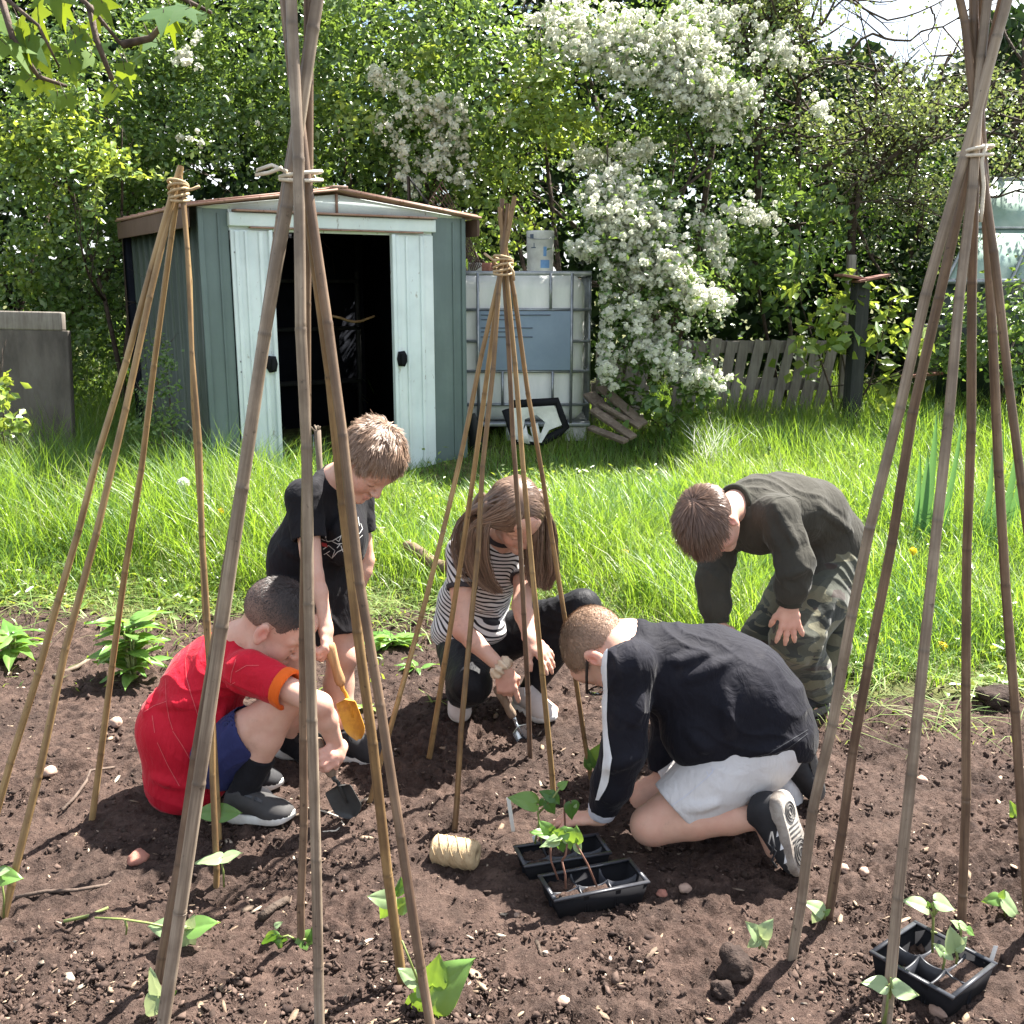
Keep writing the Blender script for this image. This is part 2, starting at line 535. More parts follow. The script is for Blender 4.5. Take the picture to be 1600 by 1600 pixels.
M['twine'] = mat_plain('twine', (0.46, 0.35, 0.215), (0.36, 0.26, 0.15), 60, 0.9, 0.15, 0.8, 300, 0.002)
M['twine_white'] = mat_plain('twine_white', (0.66, 0.60, 0.50), (0.5, 0.44, 0.36), 60, 0.9, 0.15, 0.8, 300, 0.002)
M['stone'] = mat_plain('stone', (0.36, 0.255, 0.20), (0.24, 0.16, 0.125), 22, 0.85, 0.2, 0.4, 90, 0.004)
M['stone_red'] = mat_plain('stone_red', (0.36, 0.17, 0.125), (0.24, 0.10, 0.075), 26, 0.85, 0.2, 0.5, 90, 0.004)
M['clod'] = mat_plain('clod', (0.055, 0.040, 0.034), (0.025, 0.018, 0.016), 22, 0.95, 0.1, 1.0, 80, 0.01)
M['yellow'] = mat_leaf('yellow', [(0.75, 0.55, 0.02), (0.8, 0.62, 0.03)], 0.3, 0.6, (0.9, 0.7, 0.02))
M['fluff'] = mat_leaf('fluff', [(0.75, 0.75, 0.70), (0.7, 0.7, 0.66)], 0.3, 0.8, (0.8, 0.8, 0.75))
M['iris'] = mat_leaf('iris', [(0.05, 0.15, 0.07), (0.065, 0.17, 0.085), (0.08, 0.19, 0.08)], 0.35, 0.45, (0.2, 0.4, 0.08))
# ================================================================ the setting
def np_sm(a, b, x):
    t = np.clip((x - a) / (b - a), 0, 1)
    return t * t * (3 - 2 * t)

def np_H0(x, y):
    return 0.18 * np_sm(3.3, 5.7, y) + 0.16 * np_sm(6.2, 7.3, y) + 0.02 * np.maximum(0, y - 7.3)

def axis_pts(lo, hi, step, far_lo, far_hi):
    a = list(np.arange(lo, hi + 1e-6, step))
    s, p = step, hi
    while p < far_hi:
        s *= 1.22
        p += s
        a.append(p)
    s, p = step, lo
    pre = []
    while p > far_lo:
        s *= 1.22
        p -= s
        pre.append(p)
    return np.array(pre[::-1] + a)

def make_ground():
    xs = axis_pts(-1.75, 1.75, 0.0085, -150, 150)
    ys = axis_pts(1.55, 4.2, 0.0085, -40, 260)
    nx, ny = len(xs), len(ys)
    V = np.zeros((ny, nx, 3), np.float32)
    soil = np.zeros((ny, nx), bool)
    for j, y in enumerate(ys):
        for i, x in enumerate(xs):
            h = H(x, y)
            e = soil_edge(x) if abs(x) < 6 else 4.0
            s = y < e + 0.1 * mnoise.noise((x * 5, y * 5, 2)) and abs(x) < 5.5 and y > -2.5
            if s and 1.2 < y < 5 and abs(x) < 2.4:
                a = mnoise.noise((x * 11, y * 11, 0.5))
                b = mnoise.noise((x * 27, y * 27, 4.5))
                c = mnoise.noise((x * 62, y * 62, 8.5))
                k = 0.55 + 0.9 * max(0, mnoise.noise((x * 2.1, y * 2.1, 21.0)) + 0.3)
                h += k * (0.016 * a + 0.019 * (0.6 - 2 * abs(b)) * 0.8 + 0.012 * (.5 - 1.6 * abs(c)))
            V[j, i] = (x, y, h)
            soil[j, i] = s
    idx = np.arange(nx * ny).reshape(ny, nx)
    F = np.stack([idx[:-1, :-1], idx[:-1, 1:], idx[1:, 1:], idx[1:, :-1]], -1).reshape(-1, 4)
    o = np_mesh('ground', V, F, M['soil'], None, True)
    o.data.materials.append(M['turf'])
    o.data.polygons.foreach_set('material_index', (~soil[:-1, :-1]).astype(np.int32).ravel())
    tag(o, 'dark crumbly dug soil running back into rough turf', kind='structure')
    return o
make_ground()

# ---- loose matter lying on the soil: nobody could count it
ICO = None
def ico():
    global ICO
    if ICO is None:
        bm = bmesh.new()
        bmesh.ops.create_icosphere(bm, subdivisions=1, radius=1)
        bm.verts.index_update()
        ICO = (np.array([v.co[:] for v in bm.verts]), np.array([[v.index for v in f.verts] for f in bm.faces]))
        bm.free()
    return ICO

def scatter_lumps(name, n, smin, smax, flat, mat, label, jit=0.3, power=2.2, elong=1.0):
    B, F = ico()
    nb = len(B)
    y = 1.5 + (rng.random(n) ** power) * 3.1
    x = (rng.random(n) * 2 - 1) * (0.25 + 0.56 * y)
    ok = np.array([yy < soil_edge(xx) + 0.15 for xx, yy in zip(x, y)])
    # crumbs gather in drifts
    dr = np.array([mnoise.noise((xx * 3, yy * 3, 5)) + mnoise.noise((xx * 9, yy * 9, 15)) * .6 for xx, yy in zip(x, y)])
    ok &= rng.random(n) < np.clip(0.55 + dr, 0.12, 1)
    x, y = x[ok], y[ok]
    n = len(x)
    s = smin * (smax / smin) ** (rng.random(n) ** 3.0)
    z = np.array([H(a, b) for a, b in zip(x, y)])
    q = rng.normal(size=(n, 3, 3))
    Q, _ = np.linalg.qr(q)
    dim = np.stack([np.ones(n) * elong, rng.uniform(.4, 1, n), rng.uniform(.35, .95, n) * flat], -1) * s[:, None]
    V = B[None] * (1 + rng.uniform(-jit, jit, (n, nb, 1))) + rng.normal(size=(n, nb, 3)) * jit * .55
    V = V * dim[:, None, :]
    if flat < 0.5:      # lying flat, turned about the upright only
        a = rng.uniform(0, 6.28, n)
        Q = np.zeros((n, 3, 3))
        Q[:, 0, 0] = Q[:, 1, 1] = np.cos(a)
        Q[:, 0, 1] = -np.sin(a)
        Q[:, 1, 0] = np.sin(a)
        Q[:, 2, 2] = 1
        Q[:, 2, 0] = rng.normal(0, .25, n)
        Q[:, 2, 1] = rng.normal(0, .25, n)
    V = np.einsum('nij,nkj->nki', Q, V)
    V += np.stack([x, y, z + s * 0.25 * min(1, flat + .2) + 0.003], -1)[:, None, :]
    FF = (F[None] + (np.arange(n) * nb)[:, None, None]).reshape(-1, 3)
    o = np_mesh(name, V, FF, mat, None, False)
    return tag(o, label, name.replace('_', ' '), kind='stuff')

def mat_lump(name, cols, rough=0.92):
    k = NT(name)
    g = k.n('ShaderNodeNewGeometry')
    n = len(cols)
    col = k.ramp(g.outputs['Random Per Island'], [((i + .5) / n, c) for i, c in enumerate(cols)])
    col = k.mix(0.5, col, k.ramp(k.noise(k.coord(), 140, 4), [(.3, (.3,) * 3), (.7, (.75,) * 3)]), 'OVERLAY')
    return k.done(k.bsdf(col, rough, 0.15, k.bump(k.noise(k.coord(), 260, 3), .6, .002)))
M['crumb'] = mat_lump('crumb', [(0.032, 0.022, 0.019), (0.050, 0.034, 0.028), (0.074, 0.050, 0.041), (0.105, 0.073, 0.059), (0.039, 0.027, 0.022)])
M['gravel'] = mat_lump('gravel', [(0.26, 0.19, 0.15), (0.34, 0.26, 0.21), (0.22, 0.13, 0.10), (0.40, 0.34, 0.28)], 0.8)
M['chip'] = mat_lump('chip', [(0.28, 0.21, 0.15), (0.17, 0.12, 0.085), (0.38, 0.32, 0.25), (0.11, 0.08, 0.06), (0.22, 0.16, 0.11)], 0.8)
scatter_lumps('soil_crumbs', 62000, 0.0022, 0.0105, 0.8, M['crumb'], 'loose dark soil crumbs and clods over the dug bed', 0.5)
scatter_lumps('gravel', 1700, 0.0022, 0.0095, 0.75, M['gravel'], 'small pale and reddish stones scattered through the soil', 0.18)
scatter_lumps('wood_chips', 3600, 0.003, 0.013, 0.16, M['chip'], 'bits of bark, straw and wood chip on the soil', 0.2, elong=1.9)

# ---- grass
def blades(name, x, y, h, width, lean, mat, label, z0=None, seg=3):
    n = len(x)
    z = np_H0(x, y) - 0.01 if z0 is None else z0
    a = rng.uniform(0, 2 * np.pi, n)
    d = np.stack([np.cos(a), np.sin(a), np.zeros(n)], -1)
    s = np.stack([-np.sin(a + rng.normal(0, .8, n)), np.cos(a), np.zeros(n)], -1)
    base = np.stack([x, y, z], -1)
    levels = []
    ln = lean * rng.uniform(0.3, 1.5, n)
    for k in range(seg):
        t = k / seg
        c = base + d * (ln * h * t ** 1.8)[:, None] + np.array([0, 0, 1.0]) * (h * (t - 0.35 * np.minimum(ln, 1.4) * t ** 2.4))[:, None]
        wd = width * (1 - 0.6 * t)
        levels += [c - s * wd[:, None] / 2, c + s * wd[:, None] / 2]
    tip = base + d * (ln * h)[:, None] + np.array([0, 0, 1.0]) * (h * (1 - 0.35 * np.minimum(ln, 1.4)))[:, None]
    V = np.stack(levels + [tip], 1)
    m = 2 * seg + 1
    o = np.arange(n)[:, None] * m
    Q = np.concatenate([o + np.array([2 * k, 2 * k + 1, 2 * k + 3, 2 * k + 2]) for k in range(seg - 1)], 0)
    T = o + np.array([2 * seg - 2, 2 * seg - 1, 2 * seg])
    ob = np_mesh(name, V, [Q, T], mat)
    if label:
        tag(ob, label, 'grass', kind='stuff')
    return ob

def vnoise(x, y, s, z):
    return np.array([mnoise.noise((a * s, b * s, z)) for a, b in zip(x, y)])

def make_grass():
    n = 185000
    y = 3.35 + (rng.random(n) ** 1.25) * 6.2
    x = (rng.random(n) * 2 - 1) * (0.9 + 0.66 * y)
    e = np.array([soil_edge(a) for a in x])
    left = x < 0.35
    tall = np_sm(-0.08, 0.42, y - e + 0.28 * vnoise(x, y, 2.6, 41))
    nz_ = vnoise(x, y, 1.6, 3)
    nf = vnoise(x, y, 6, 8)
    path = np.exp(-((x + 0.36) / 0.26) ** 2) * np_sm(4.3, 5.2, y) * 0.5 - 0.45 * np_sm(-.8, -1.2, x) * np_sm(4.3, 4.9, y)
    keep = (y > e + 0.05 + 0.12 * nf) & (rng.random(n) < 0.25 + 0.75 * tall) & (rng.random(n) < 0.62 + 0.8 * nf + 0.3)
    # nothing grows inside the shed or through the tank
    ca, sa = math.cos(R(33)), math.sin(R(33))
    lx, ly = (x + 1.8075) * ca + (y - 5.9) * sa, -(x + 1.8075) * sa + (y - 5.9) * ca
    keep &= ~((lx > -0.03) & (lx < 1.82) & (ly > -0.03) & (ly < 1.95))
    h_far = 1 - 0.45 * np_sm(5.2, 6.4, y) * np_sm(-0.9, -0.5, x) * np_sm(1.3, 0.9, x)
    keep &= ~((x > -0.48) & (x < 0.56) & (y > 7.2) & (y < 8.4))
    x, y, tall, nz_, nf, path, h_far = x[keep], y[keep], tall[keep], nz_[keep], nf[keep], path[keep], h_far[keep]
    n = len(x)
    h = (0.075 + tall * (0.21 + 0.15 * nz_ + .05 * nf)) * rng.uniform(0.55, 1.3, n) * (1 - path) * h_far
    h *= 1 - 0.25 * np_sm(0.4, 1.6, x) * np_sm(5.5, 3.6, y)
    wd = rng.uniform(0.0032, 0.0065, n)
    blades('grass', x, y, h, wd, 0.55 + 0.25 * nf, M['grass'], 'long bright green grass growing up to the shed and hedge')
    # cut and trampled grass along the edge of the bed
    n = 10000
    x = rng.uniform(-3.2, 3.2, n)
    e = np.array([soil_edge(a) for a in x])
    y = e + rng.normal(0.18, 0.24, n)
    nf = vnoise(x, y, 4, 12)
    keep = (rng.random(n) < 0.45 + nf) & (y > e - 0.45)
    x, y = x[keep], y[keep]
    n = len(x)
    zz = np.array([H(a, b) for a, b in zip(x, y)])
    blades('cut_grass', x, y, rng.uniform(0.05, 0.14, n), rng.uniform(0.003, 0.006, n), 2.2, M['straw'], 'pale cut grass lying along the edge of the dug bed', z0=zz)
    n = 26000
    y = 3.3 + rng.random(n) * 3.4
    x = (rng.random(n) * 2 - 1) * (0.3 + 0.56 * y)
    e = np.array([soil_edge(a) for a in x])
    nf = vnoise(x, y, 2.2, 70)
    keep = (y > e - .05) & (rng.random(n) < np.clip(nf * 1.5 + .05 + .5 * np_sm(e + .8, e, y), 0, 1))
    x, y = x[keep], y[keep]
    n = len(x)
    zz = np_H0(x, y) + rng.random(n) * .14 * np_sm(e[keep] - .1, e[keep] + .6, y)
    C = np.stack([x, y, zz + .02], -1)
    o = leaves(C, rng.normal(size=(n, 3)) * .5 + np.array([0, -.2, .9]), rng.uniform(.02, .055, n), rng.uniform(.012, .03, n), 'meadow_weeds', M['leaf_light'], None)
    tag(o, 'small broad-leaved weeds mixed into the grass', 'weeds', kind='stuff')
    n = 9000
    y = 3.0 + rng.random(n) * 1.5
    x = (rng.random(n) * 2 - 1) * (0.3 + 0.56 * y)
    e = np.array([soil_edge(a) for a in x])
    nf = vnoise(x, y, 3, 30)
    keep = (y < e + .1) & (rng.random(n) < np.clip(nf * 1.6 - .05, 0, 1) * np_sm(e - 1.0, e, y))
    x, y = x[keep], y[keep]
    n = len(x)
    zz = np.array([H(a, b) for a, b in zip(x, y)])
    blades('sparse_weeds', x, y, rng.uniform(0.02, 0.06, n), rng.uniform(0.006, 0.014, n), 1.3, M['leaf_light'], 'tiny sprouting weeds at the back of the bed', z0=zz, seg=2)

# ================================================================ leaves
def leaves(C, N, L, W, name, mat, root, fold=0.25, droop=0.0):
    """one folded diamond per leaf; C centres, N facing directions"""
    n = len(C)
    N = N / np.maximum(1e-6, np.linalg.norm(N, axis=1, keepdims=True))
    r = rng.normal(size=(n, 3))
    r[:, 2] -= droop
    T = r - N * np.sum(r * N, 1, keepdims=True)
    T /= np.maximum(1e-6, np.linalg.norm(T, axis=1, keepdims=True))
    B = np.cross(N, T)
    L = np.asarray(L).reshape(-1, 1) if hasattr(L, '__len__') else L
    W = np.asarray(W).reshape(-1, 1) if hasattr(W, '__len__') else W
    a = C - T * L / 2
    tip = C + T * L / 2
    m = C - T * L * 0.08
    l = m + B * W / 2 + N * W * fold
    rr = m - B * W / 2 + N * W * fold
    V = np.stack([a, rr, tip, l], 1)
    i = np.arange(n)[:, None] * 4
    F = np.concatenate([i + np.array([0, 1, 2]), i + np.array([0, 2, 3])], 0)
    return np_mesh(name, V, F, mat, root)

def blob_points(blobs, per, clump_r, shell=(0.55, 1.0), leaf_per=40, gap=0.0):
    """clumps of points spread through ellipsoids; returns centres and outward directions"""
    Cs, Ns = [], []
    for (px, py, Y, rx, ry, rd, dens) in blobs:
        c = P(px, py, Y)
        s = (c - Vector((0, 0, CAM_H))).length / 1600
        rad = np.array([rx * s, rd, ry * s])
        area = rad[0] * rad[2] * 4
        k = max(3, int(per * area * dens))
        d = rng.normal(size=(k, 3))
        d /= np.linalg.norm(d, axis=1, keepdims=True)
        d[:, 1] = -np.abs(d[:, 1]) * np.where(rng.random(k) < .78, 1, -1)
        rr = rng.uniform(shell[0], shell[1], (k, 1)) ** 0.7
        cc = np.array(c) + d * rr * rad
        cr_ = clump_r * rng.uniform(0.6, 1.5, (k, 1, 1))
        pts = cc[:, None, :] + rng.normal(size=(k, leaf_per, 3)) * cr_ * np.array([1, 1, 0.8])
        nn = d[:, None, :] * 0.5 + np.array([0, -0.12, 0.55]) + rng.normal(size=(k, leaf_per, 3)) * 0.55
        Cs.append(pts.reshape(-1, 3))
        Ns.append(nn.reshape(-1, 3))
    C, N = np.concatenate(Cs), np.concatenate(Ns)
    return C, N

def out_of_way(C, N):
    """no leaf inside the shed, the tank or under the ground"""
    ca, sa = math.cos(R(33)), math.sin(R(33))
    x, y, z = C.T
    lx, ly = (x + 1.8075) * ca + (y - 5.9) * sa, -(x + 1.8075) * sa + (y - 5.9) * ca
    bad = (lx > -0.1) & (lx < 1.9) & (ly > -0.1) & (ly < 2.0) & (z < 2.12)
    bad |= (x > -0.52) & (x < 0.6) & (y > 7.12) & (y < 8.4) & (z < 1.56)
    bad |= (x > -.5) & (x < .60) & (y > 6.4) & (y < 7.2) & (z < 1.6)
    bad |= z < np_H0(x, y)
    return C[~bad], N[~bad]

def branch(mb, p, d, length, r, depth, tips, wob=0.35, up=0.1, n=5):
    pts, rad = [p.copy()], [r]
    d = d.normalized()
    for i in range(n):
        d = (d + Vector(rng.normal(size=3)) * wob * 0.35 + Vector((0, 0, up * 0.2))).normalized()
        p = p + d * length / n
        pts.append(p.copy())
        rad.append(r * (1 - 0.5 * (i + 1) / n))
        if depth > 0 and i > 0 and rng.random() < 0.8:
            dd = (d + Vector(rng.normal(size=3)) * 0.8).normalized()
            branch(mb, p, dd, length * rng.uniform(.45, .7), rad[-1] * .6, depth - 1, tips, wob, up, max(3, n - 1))
        if depth <= 1:
            tips.append((p.copy(), d.copy()))
    mb.tube(pts, rad, 5 if r < 0.02 else 8)

def trunk_part(root, base, tops, r, name='trunk', mat=None, depth=2, wob=.3):
    mb = MB()
    tips = []
    for t in tops:
        b = base + Vector((rng.normal() * .06, rng.normal() * .06, 0))
        v = t - b
        mid = b + v * 0.5 + Vector(rng.normal(size=3)) * v.length * 0.06
        q1 = b + v * .25 + Vector(rng.normal(size=3)) * v.length * 0.04
        mb.tube([b, q1, mid, t], [r, r * .85, r * .65, r * .4], 8)
        branch(mb, mid, Vector((rng.normal(), -abs(rng.normal()) * .7, .6)), v.length * .4, r * .45, depth, tips, wob)
        branch(mb, t, v, v.length * .35, r * .4, depth, tips, wob)
    mb.build(name, mat or M['bark'], root, True)
    return tips

def base_of(px, Y):
    p = P(px, 700, Y)
    return Vector((p.x, Y, float(np_H0(p.x, Y))))

def shrub(name, label, cat, base, blobs, mat, L, W, per, leaf_per, clump, tops=(), r=0.05, group=None, fold=.25, shell=(.5, 1), twigs=0):
    root = thing(name, base, label, cat, group)
    C, N = blob_points(blobs, per, clump, shell, leaf_per)
    C, N = out_of_way(C, N)
    n = len(C)
    leaves(C, N, rng.uniform(.6, 1.35, n) * L, rng.uniform(.7, 1.25, n) * W, 'crown', mat, root, fold)
    if tops:
        trunk_part(root, base, tops, r)
    return root

def flower_heads(C, N, rad, root, name='blossom', mat=None, petals=22):
    """each head a dome of small petals"""
    n = len(C)
    N = N / np.linalg.norm(N, axis=1, keepdims=True)
    d = rng.normal(size=(n, petals, 3))
    d += N[:, None, :] * 1.1
    d /= np.linalg.norm(d, axis=2, keepdims=True)
    r_ = np.asarray(rad).reshape(-1, 1, 1)
    pc = (C[:, None, :] + d * r_ * rng.uniform(.75, 1.08, (n, petals, 1))).reshape(-1, 3)
    pn = (d + rng.normal(size=d.shape) * .35).reshape(-1, 3)
    pl = np.repeat(np.asarray(rad), petals)
    return leaves(pc, pn, pl * .95, pl * .95, name, mat or M['blossom'], root, 0.1)

make_grass()

# ---- far backing wood: one mass behind the garden
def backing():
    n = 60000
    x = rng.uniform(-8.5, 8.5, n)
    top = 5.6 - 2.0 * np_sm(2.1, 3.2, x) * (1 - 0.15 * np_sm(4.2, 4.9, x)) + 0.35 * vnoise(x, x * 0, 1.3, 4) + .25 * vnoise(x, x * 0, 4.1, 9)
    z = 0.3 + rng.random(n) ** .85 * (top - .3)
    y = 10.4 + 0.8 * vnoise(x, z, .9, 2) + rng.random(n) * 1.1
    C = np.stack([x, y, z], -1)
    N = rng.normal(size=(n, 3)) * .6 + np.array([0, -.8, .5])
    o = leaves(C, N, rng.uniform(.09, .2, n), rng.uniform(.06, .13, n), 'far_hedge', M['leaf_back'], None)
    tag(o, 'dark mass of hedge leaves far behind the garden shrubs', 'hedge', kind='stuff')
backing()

# ---- the shrubs and trees of the hedge
shrub('hedge_bush', 'tall dense dark hedge bush with yellow-green patches, left of the shed above the concrete slab', 'bush', base_of(60, 8.2),
      [(60, 320, 8.0, 230, 260, 1.0, 1), (-40, 560, 7.9, 170, 160, .8, .8), (200, 480, 8.2, 160, 200, .8, 1), (330, 260, 8.5, 160, 190, .8, 1), (60, 110, 8.6, 260, 170, 1.0, 1)],
      M['leaf_mid'], 0.050, 0.033, 34, 46, 0.085, [P(80, 330, 8.4), P(230, 250, 8.6), P(-60, 250, 8.4)], .05)
shrub('bright_bush', 'light yellow-green leafy bush growing out of the dark hedge left of the shed roof', 'bush', base_of(200, 7.6),
      [(105, 250, 7.4, 60, 55, .3, 1), (190, 280, 7.4, 55, 45, .3, 1), (200, 310, 7.35, 45, 40, .25, 1), (125, 225, 7.5, 40, 30, .25, 1), (60, 390, 7.5, 40, 60, .3, .8), (30, 250, 7.5, 50, 60, .3, .7), (150, 190, 7.6, 70, 50, .3, .6)],
      M['leaf_light'], 0.055, 0.036, 34, 50, 0.075, [P(110, 300, 7.6), P(190, 330, 7.6)], .025)
shrub('elder_tree', 'tall leafy green tree rising straight behind the shed roof', 'tree', base_of(560, 9.2),
      [(520, 130, 8.6, 190, 150, .9, 1), (640, 60, 8.4, 150, 110, .8, 1), (740, 130, 8.3, 130, 130, .7, 1), (400, 60, 8.8, 150, 120, .8, 1), (560, 250, 8.7, 140, 90, .6, .8), (720, 300, 8.6, 110, 120, .6, .8)],
      M['leaf_mid'], 0.064, 0.038, 30, 40, 0.11, [P(520, 170, 9.0), P(640, 120, 8.9), P(730, 220, 8.8)], .06)
shrub('sunlit_bush', 'bright yellow-green broadleaf bush between the two patches of white blossom', 'bush', base_of(830, 8.3),
      [(865, 170, 7.8, 75, 70, .4, 1), (820, 230, 7.85, 70, 60, .4, 1), (900, 190, 7.7, 55, 30, .25, 1), (780, 330, 8.1, 80, 70, .4, .8), (690, 90, 7.9, 60, 35, .3, .6), (560, 190, 7.9, 55, 35, .3, .7)],
      M['leaf_light'], 0.060, 0.038, 32, 44, 0.08, [P(850, 210, 8.0), P(790, 300, 8.2)], .03)

def blossom_tree(name, label, base, blobs, streams, heads, tops, leafmat, hr=(0.015, 0.033), leaf=(0.045, 0.03), per=26):
    root = thing(name, base, label, 'tree')
    C, N = blob_points(blobs, per, 0.085, (.5, 1), 38)
    C, N = out_of_way(C, N)
    n = len(C)
    leaves(C, N, rng.uniform(.6, 1.3, n) * leaf[0], rng.uniform(.7, 1.2, n) * leaf[1], 'crown', leafmat, root)
    FC, FN = [], []
    for (pts, rpx, Y, k) in streams:       # blossom runs along drooping sprays
        for _ in range(int(k * 1.6)):
            i = rng.integers(0, len(pts) - 1) if len(pts) > 1 else 0
            if len(pts) > 1:
                t = rng.random()
                px = pts[i][0] * (1 - t) + pts[i + 1][0] * t
                py = pts[i][1] * (1 - t) + pts[i + 1][1] * t
            else:
                px, py = pts[0]
            a, rr = rng.uniform(0, 6.28), rpx * abs(rng.normal()) * .85
            px, py = px + math.cos(a) * rr, py + math.sin(a) * rr * .8
            # sprays come in bunches
            for _b in range(rng.integers(1, 4)):
                q = P(px + rng.normal() * 8, py + rng.normal() * 7, Y + rng.normal() * 0.10)
                FC.append(q)
                FN.append((rng.normal() * .5, -.7 + rng.normal() * .3, .75 + rng.normal() * .3))
    # green leaves between the flower heads
    FC, FN = np.array(FC), np.array(FN)
    LC = np.repeat(FC, 2, 0) + rng.normal(size=(len(FC) * 2, 3)) * .08 + np.array([0, .05, -.02])
    LC, LN = out_of_way(LC, rng.normal(size=LC.shape) * .5 + np.array([0, -.3, .6]))
    leaves(LC, LN, rng.uniform(.6, 1.3, len(LC)) * leaf[0], rng.uniform(.7, 1.2, len(LC)) * leaf[1], 'flowering_spray', leafmat, root)
    FC, FN = out_of_way(FC, FN)
    flower_heads(FC, FN, rng.uniform(hr[0], hr[1], len(FC)), root)
    trunk_part(root, base, tops, .045)
    return root

blossom_tree('snowball_shrub', 'white snowball blossom shrub drooping above the right half of the shed roof', base_of(700, 8.8),
             [(670, 210, 8.1, 80, 70, .3, .7), (620, 130, 8.3, 60, 60, .3, .5), (660, 270, 8.1, 60, 50, .25, .7)],
             [([(585, 115), (620, 130), (655, 165)], 14, 7.85, 22), ([(640, 170), (690, 165), (740, 190)], 20, 7.8, 34), ([(690, 170), (705, 220), (680, 265)], 20, 7.8, 36), ([(600, 195), (630, 240), (640, 290)], 15, 7.85, 20), ([(720, 200), (735, 250), (720, 280)], 12, 7.85, 14), ([(280, 95), (300, 85)], 18, 7.9, 9), ([(305, 222)], 12, 7.7, 3), ([(400, 200)], 8, 7.8, 1), ([(790, 185)], 8, 7.8, 2)],
             None, [P(650, 230, 8.5), P(700, 230, 8.5)], M['leaf_mid'])
bt = blossom_tree('hawthorn_tree', 'large hawthorn tree covered in cascading white blossom to the right of the water tank', base_of(1010, 8.9),
             [(980, 130, 8.5, 170, 130, .7, .9), (1100, 220, 8.4, 110, 110, .5, .8), (1010, 390, 7.5, 110, 120, .5, .8), (970, 500, 7.35, 80, 90, .4, .8), (900, 280, 8.5, 100, 80, .5, .9), (1050, 560, 7.25, 60, 40, .25, .7), (1120, 60, 8.6, 130, 80, .6, .7)],
             [([(850, 25), (900, 55), (960, 75)], 45, 7.77, 100), ([(960, 60), (1040, 60), (1110, 95)], 40, 7.67, 110), ([(900, 85), (1000, 110), (1060, 130)], 34, 7.62, 80),
              ([(1040, 140), (1100, 130), (1165, 160)], 24, 7.57, 84), ([(1060, 165), (1080, 150), (1150, 200)], 16, 7.57, 34), ([(1120, 230), (1160, 160), (1170, 150)], 14, 7.57, 18),
              ([(900, 250), (960, 250), (1010, 230)], 26, 7.82, 40), ([(940, 300), (980, 320), (1040, 360)], 30, 7.13, 96), ([(920, 330), (960, 350), (1010, 340)], 18, 7.08, 50), ([(960, 360), (1000, 390), (1060, 420)], 28, 7.08, 90), ([(1040, 400), (1070, 440), (1090, 480)], 18, 7.03, 60),
              ([(1060, 460), (1110, 470), (1140, 475)], 9, 7.03, 20), ([(905, 395), (930, 385), (945, 420)], 16, 7.03, 40), ([(925, 440), (935, 490), (930, 540)], 20, 6.98, 54), ([(940, 560), (945, 590)], 13, 6.93, 26), ([(990, 470), (1010, 520), (1030, 560)], 24, 7.00, 66),
              ([(1020, 550), (1060, 575), (1120, 600)], 16, 6.93, 54), ([(980, 420), (1030, 450)], 30, 7.08, 40), ([(1100, 335), (1115, 380), (1130, 420)], 10, 7.52, 34), ([(1130, 330), (1210, 350)], 14, 7.62, 16), ([(1280, 175), (1290, 170)], 10, 7.62, 5), ([(1190, 70), (1230, 90)], 40, 8.02, 26), ([(1080, 20), (1150, 30)], 40, 8.02, 40)],
             None, [P(960, 380, 7.8), P(1060, 200, 8.6), P(1130, 120, 8.7), P(930, 150, 8.7)], M['leaf_mid'])
mb = MB()
for pl, rr in [([(940, 620), (955, 570), (985, 535), (1000, 500)], .035), ([(1020, 380), (1060, 300), (1110, 260)], .014), ([(1050, 340), (1090, 250), (1070, 200)], .012), ([(1000, 420), (1090, 400), (1150, 460)], .012)]:
    mb.tube([P(x, y, 7.7) for x, y in pl], [rr * (1 - .2 * i) for i in range(len(pl))], 7)
mb.build('limb', M['bark'], bt, True)

shrub('laurel_bush', 'mid green broad leaved bush below the bare branches, above the slatted pallets', 'bush', base_of(1220, 8.6),
      [(1220, 370, 8.1, 60, 70, .4, 1), (1210, 440, 8.0, 55, 60, .35, 1), (1170, 400, 8.3, 60, 90, .4, .5), (1270, 300, 8.4, 70, 60, .4, .5), (1240, 250, 8.4, 60, 50, .4, .5)],
      M['leaf_mid'], 0.085, 0.055, 24, 34, 0.1, [P(1215, 400, 8.3), P(1180, 420, 8.3)], .025)
shrub('knotweed_plant', 'pale green big-leaved stand of weeds growing around the dark post', 'plant', base_of(1330, 7.6),
      [(1260, 480, 7.5, 60, 26, .2, 1), (1320, 500, 7.4, 70, 40, .25, .9), (1380, 510, 7.45, 35, 50, .2, 1), (1390, 570, 7.35, 35, 60, .2, .9), (1300, 470, 7.5, 30, 20, .2, 1), (1280, 540, 7.6, 50, 30, .2, .5)],
      M['leaf_light'], 0.105, 0.068, 22, 16, 0.08, [P(1310, 520, 7.5), P(1380, 520, 7.5), P(1260, 500, 7.6)], .012)

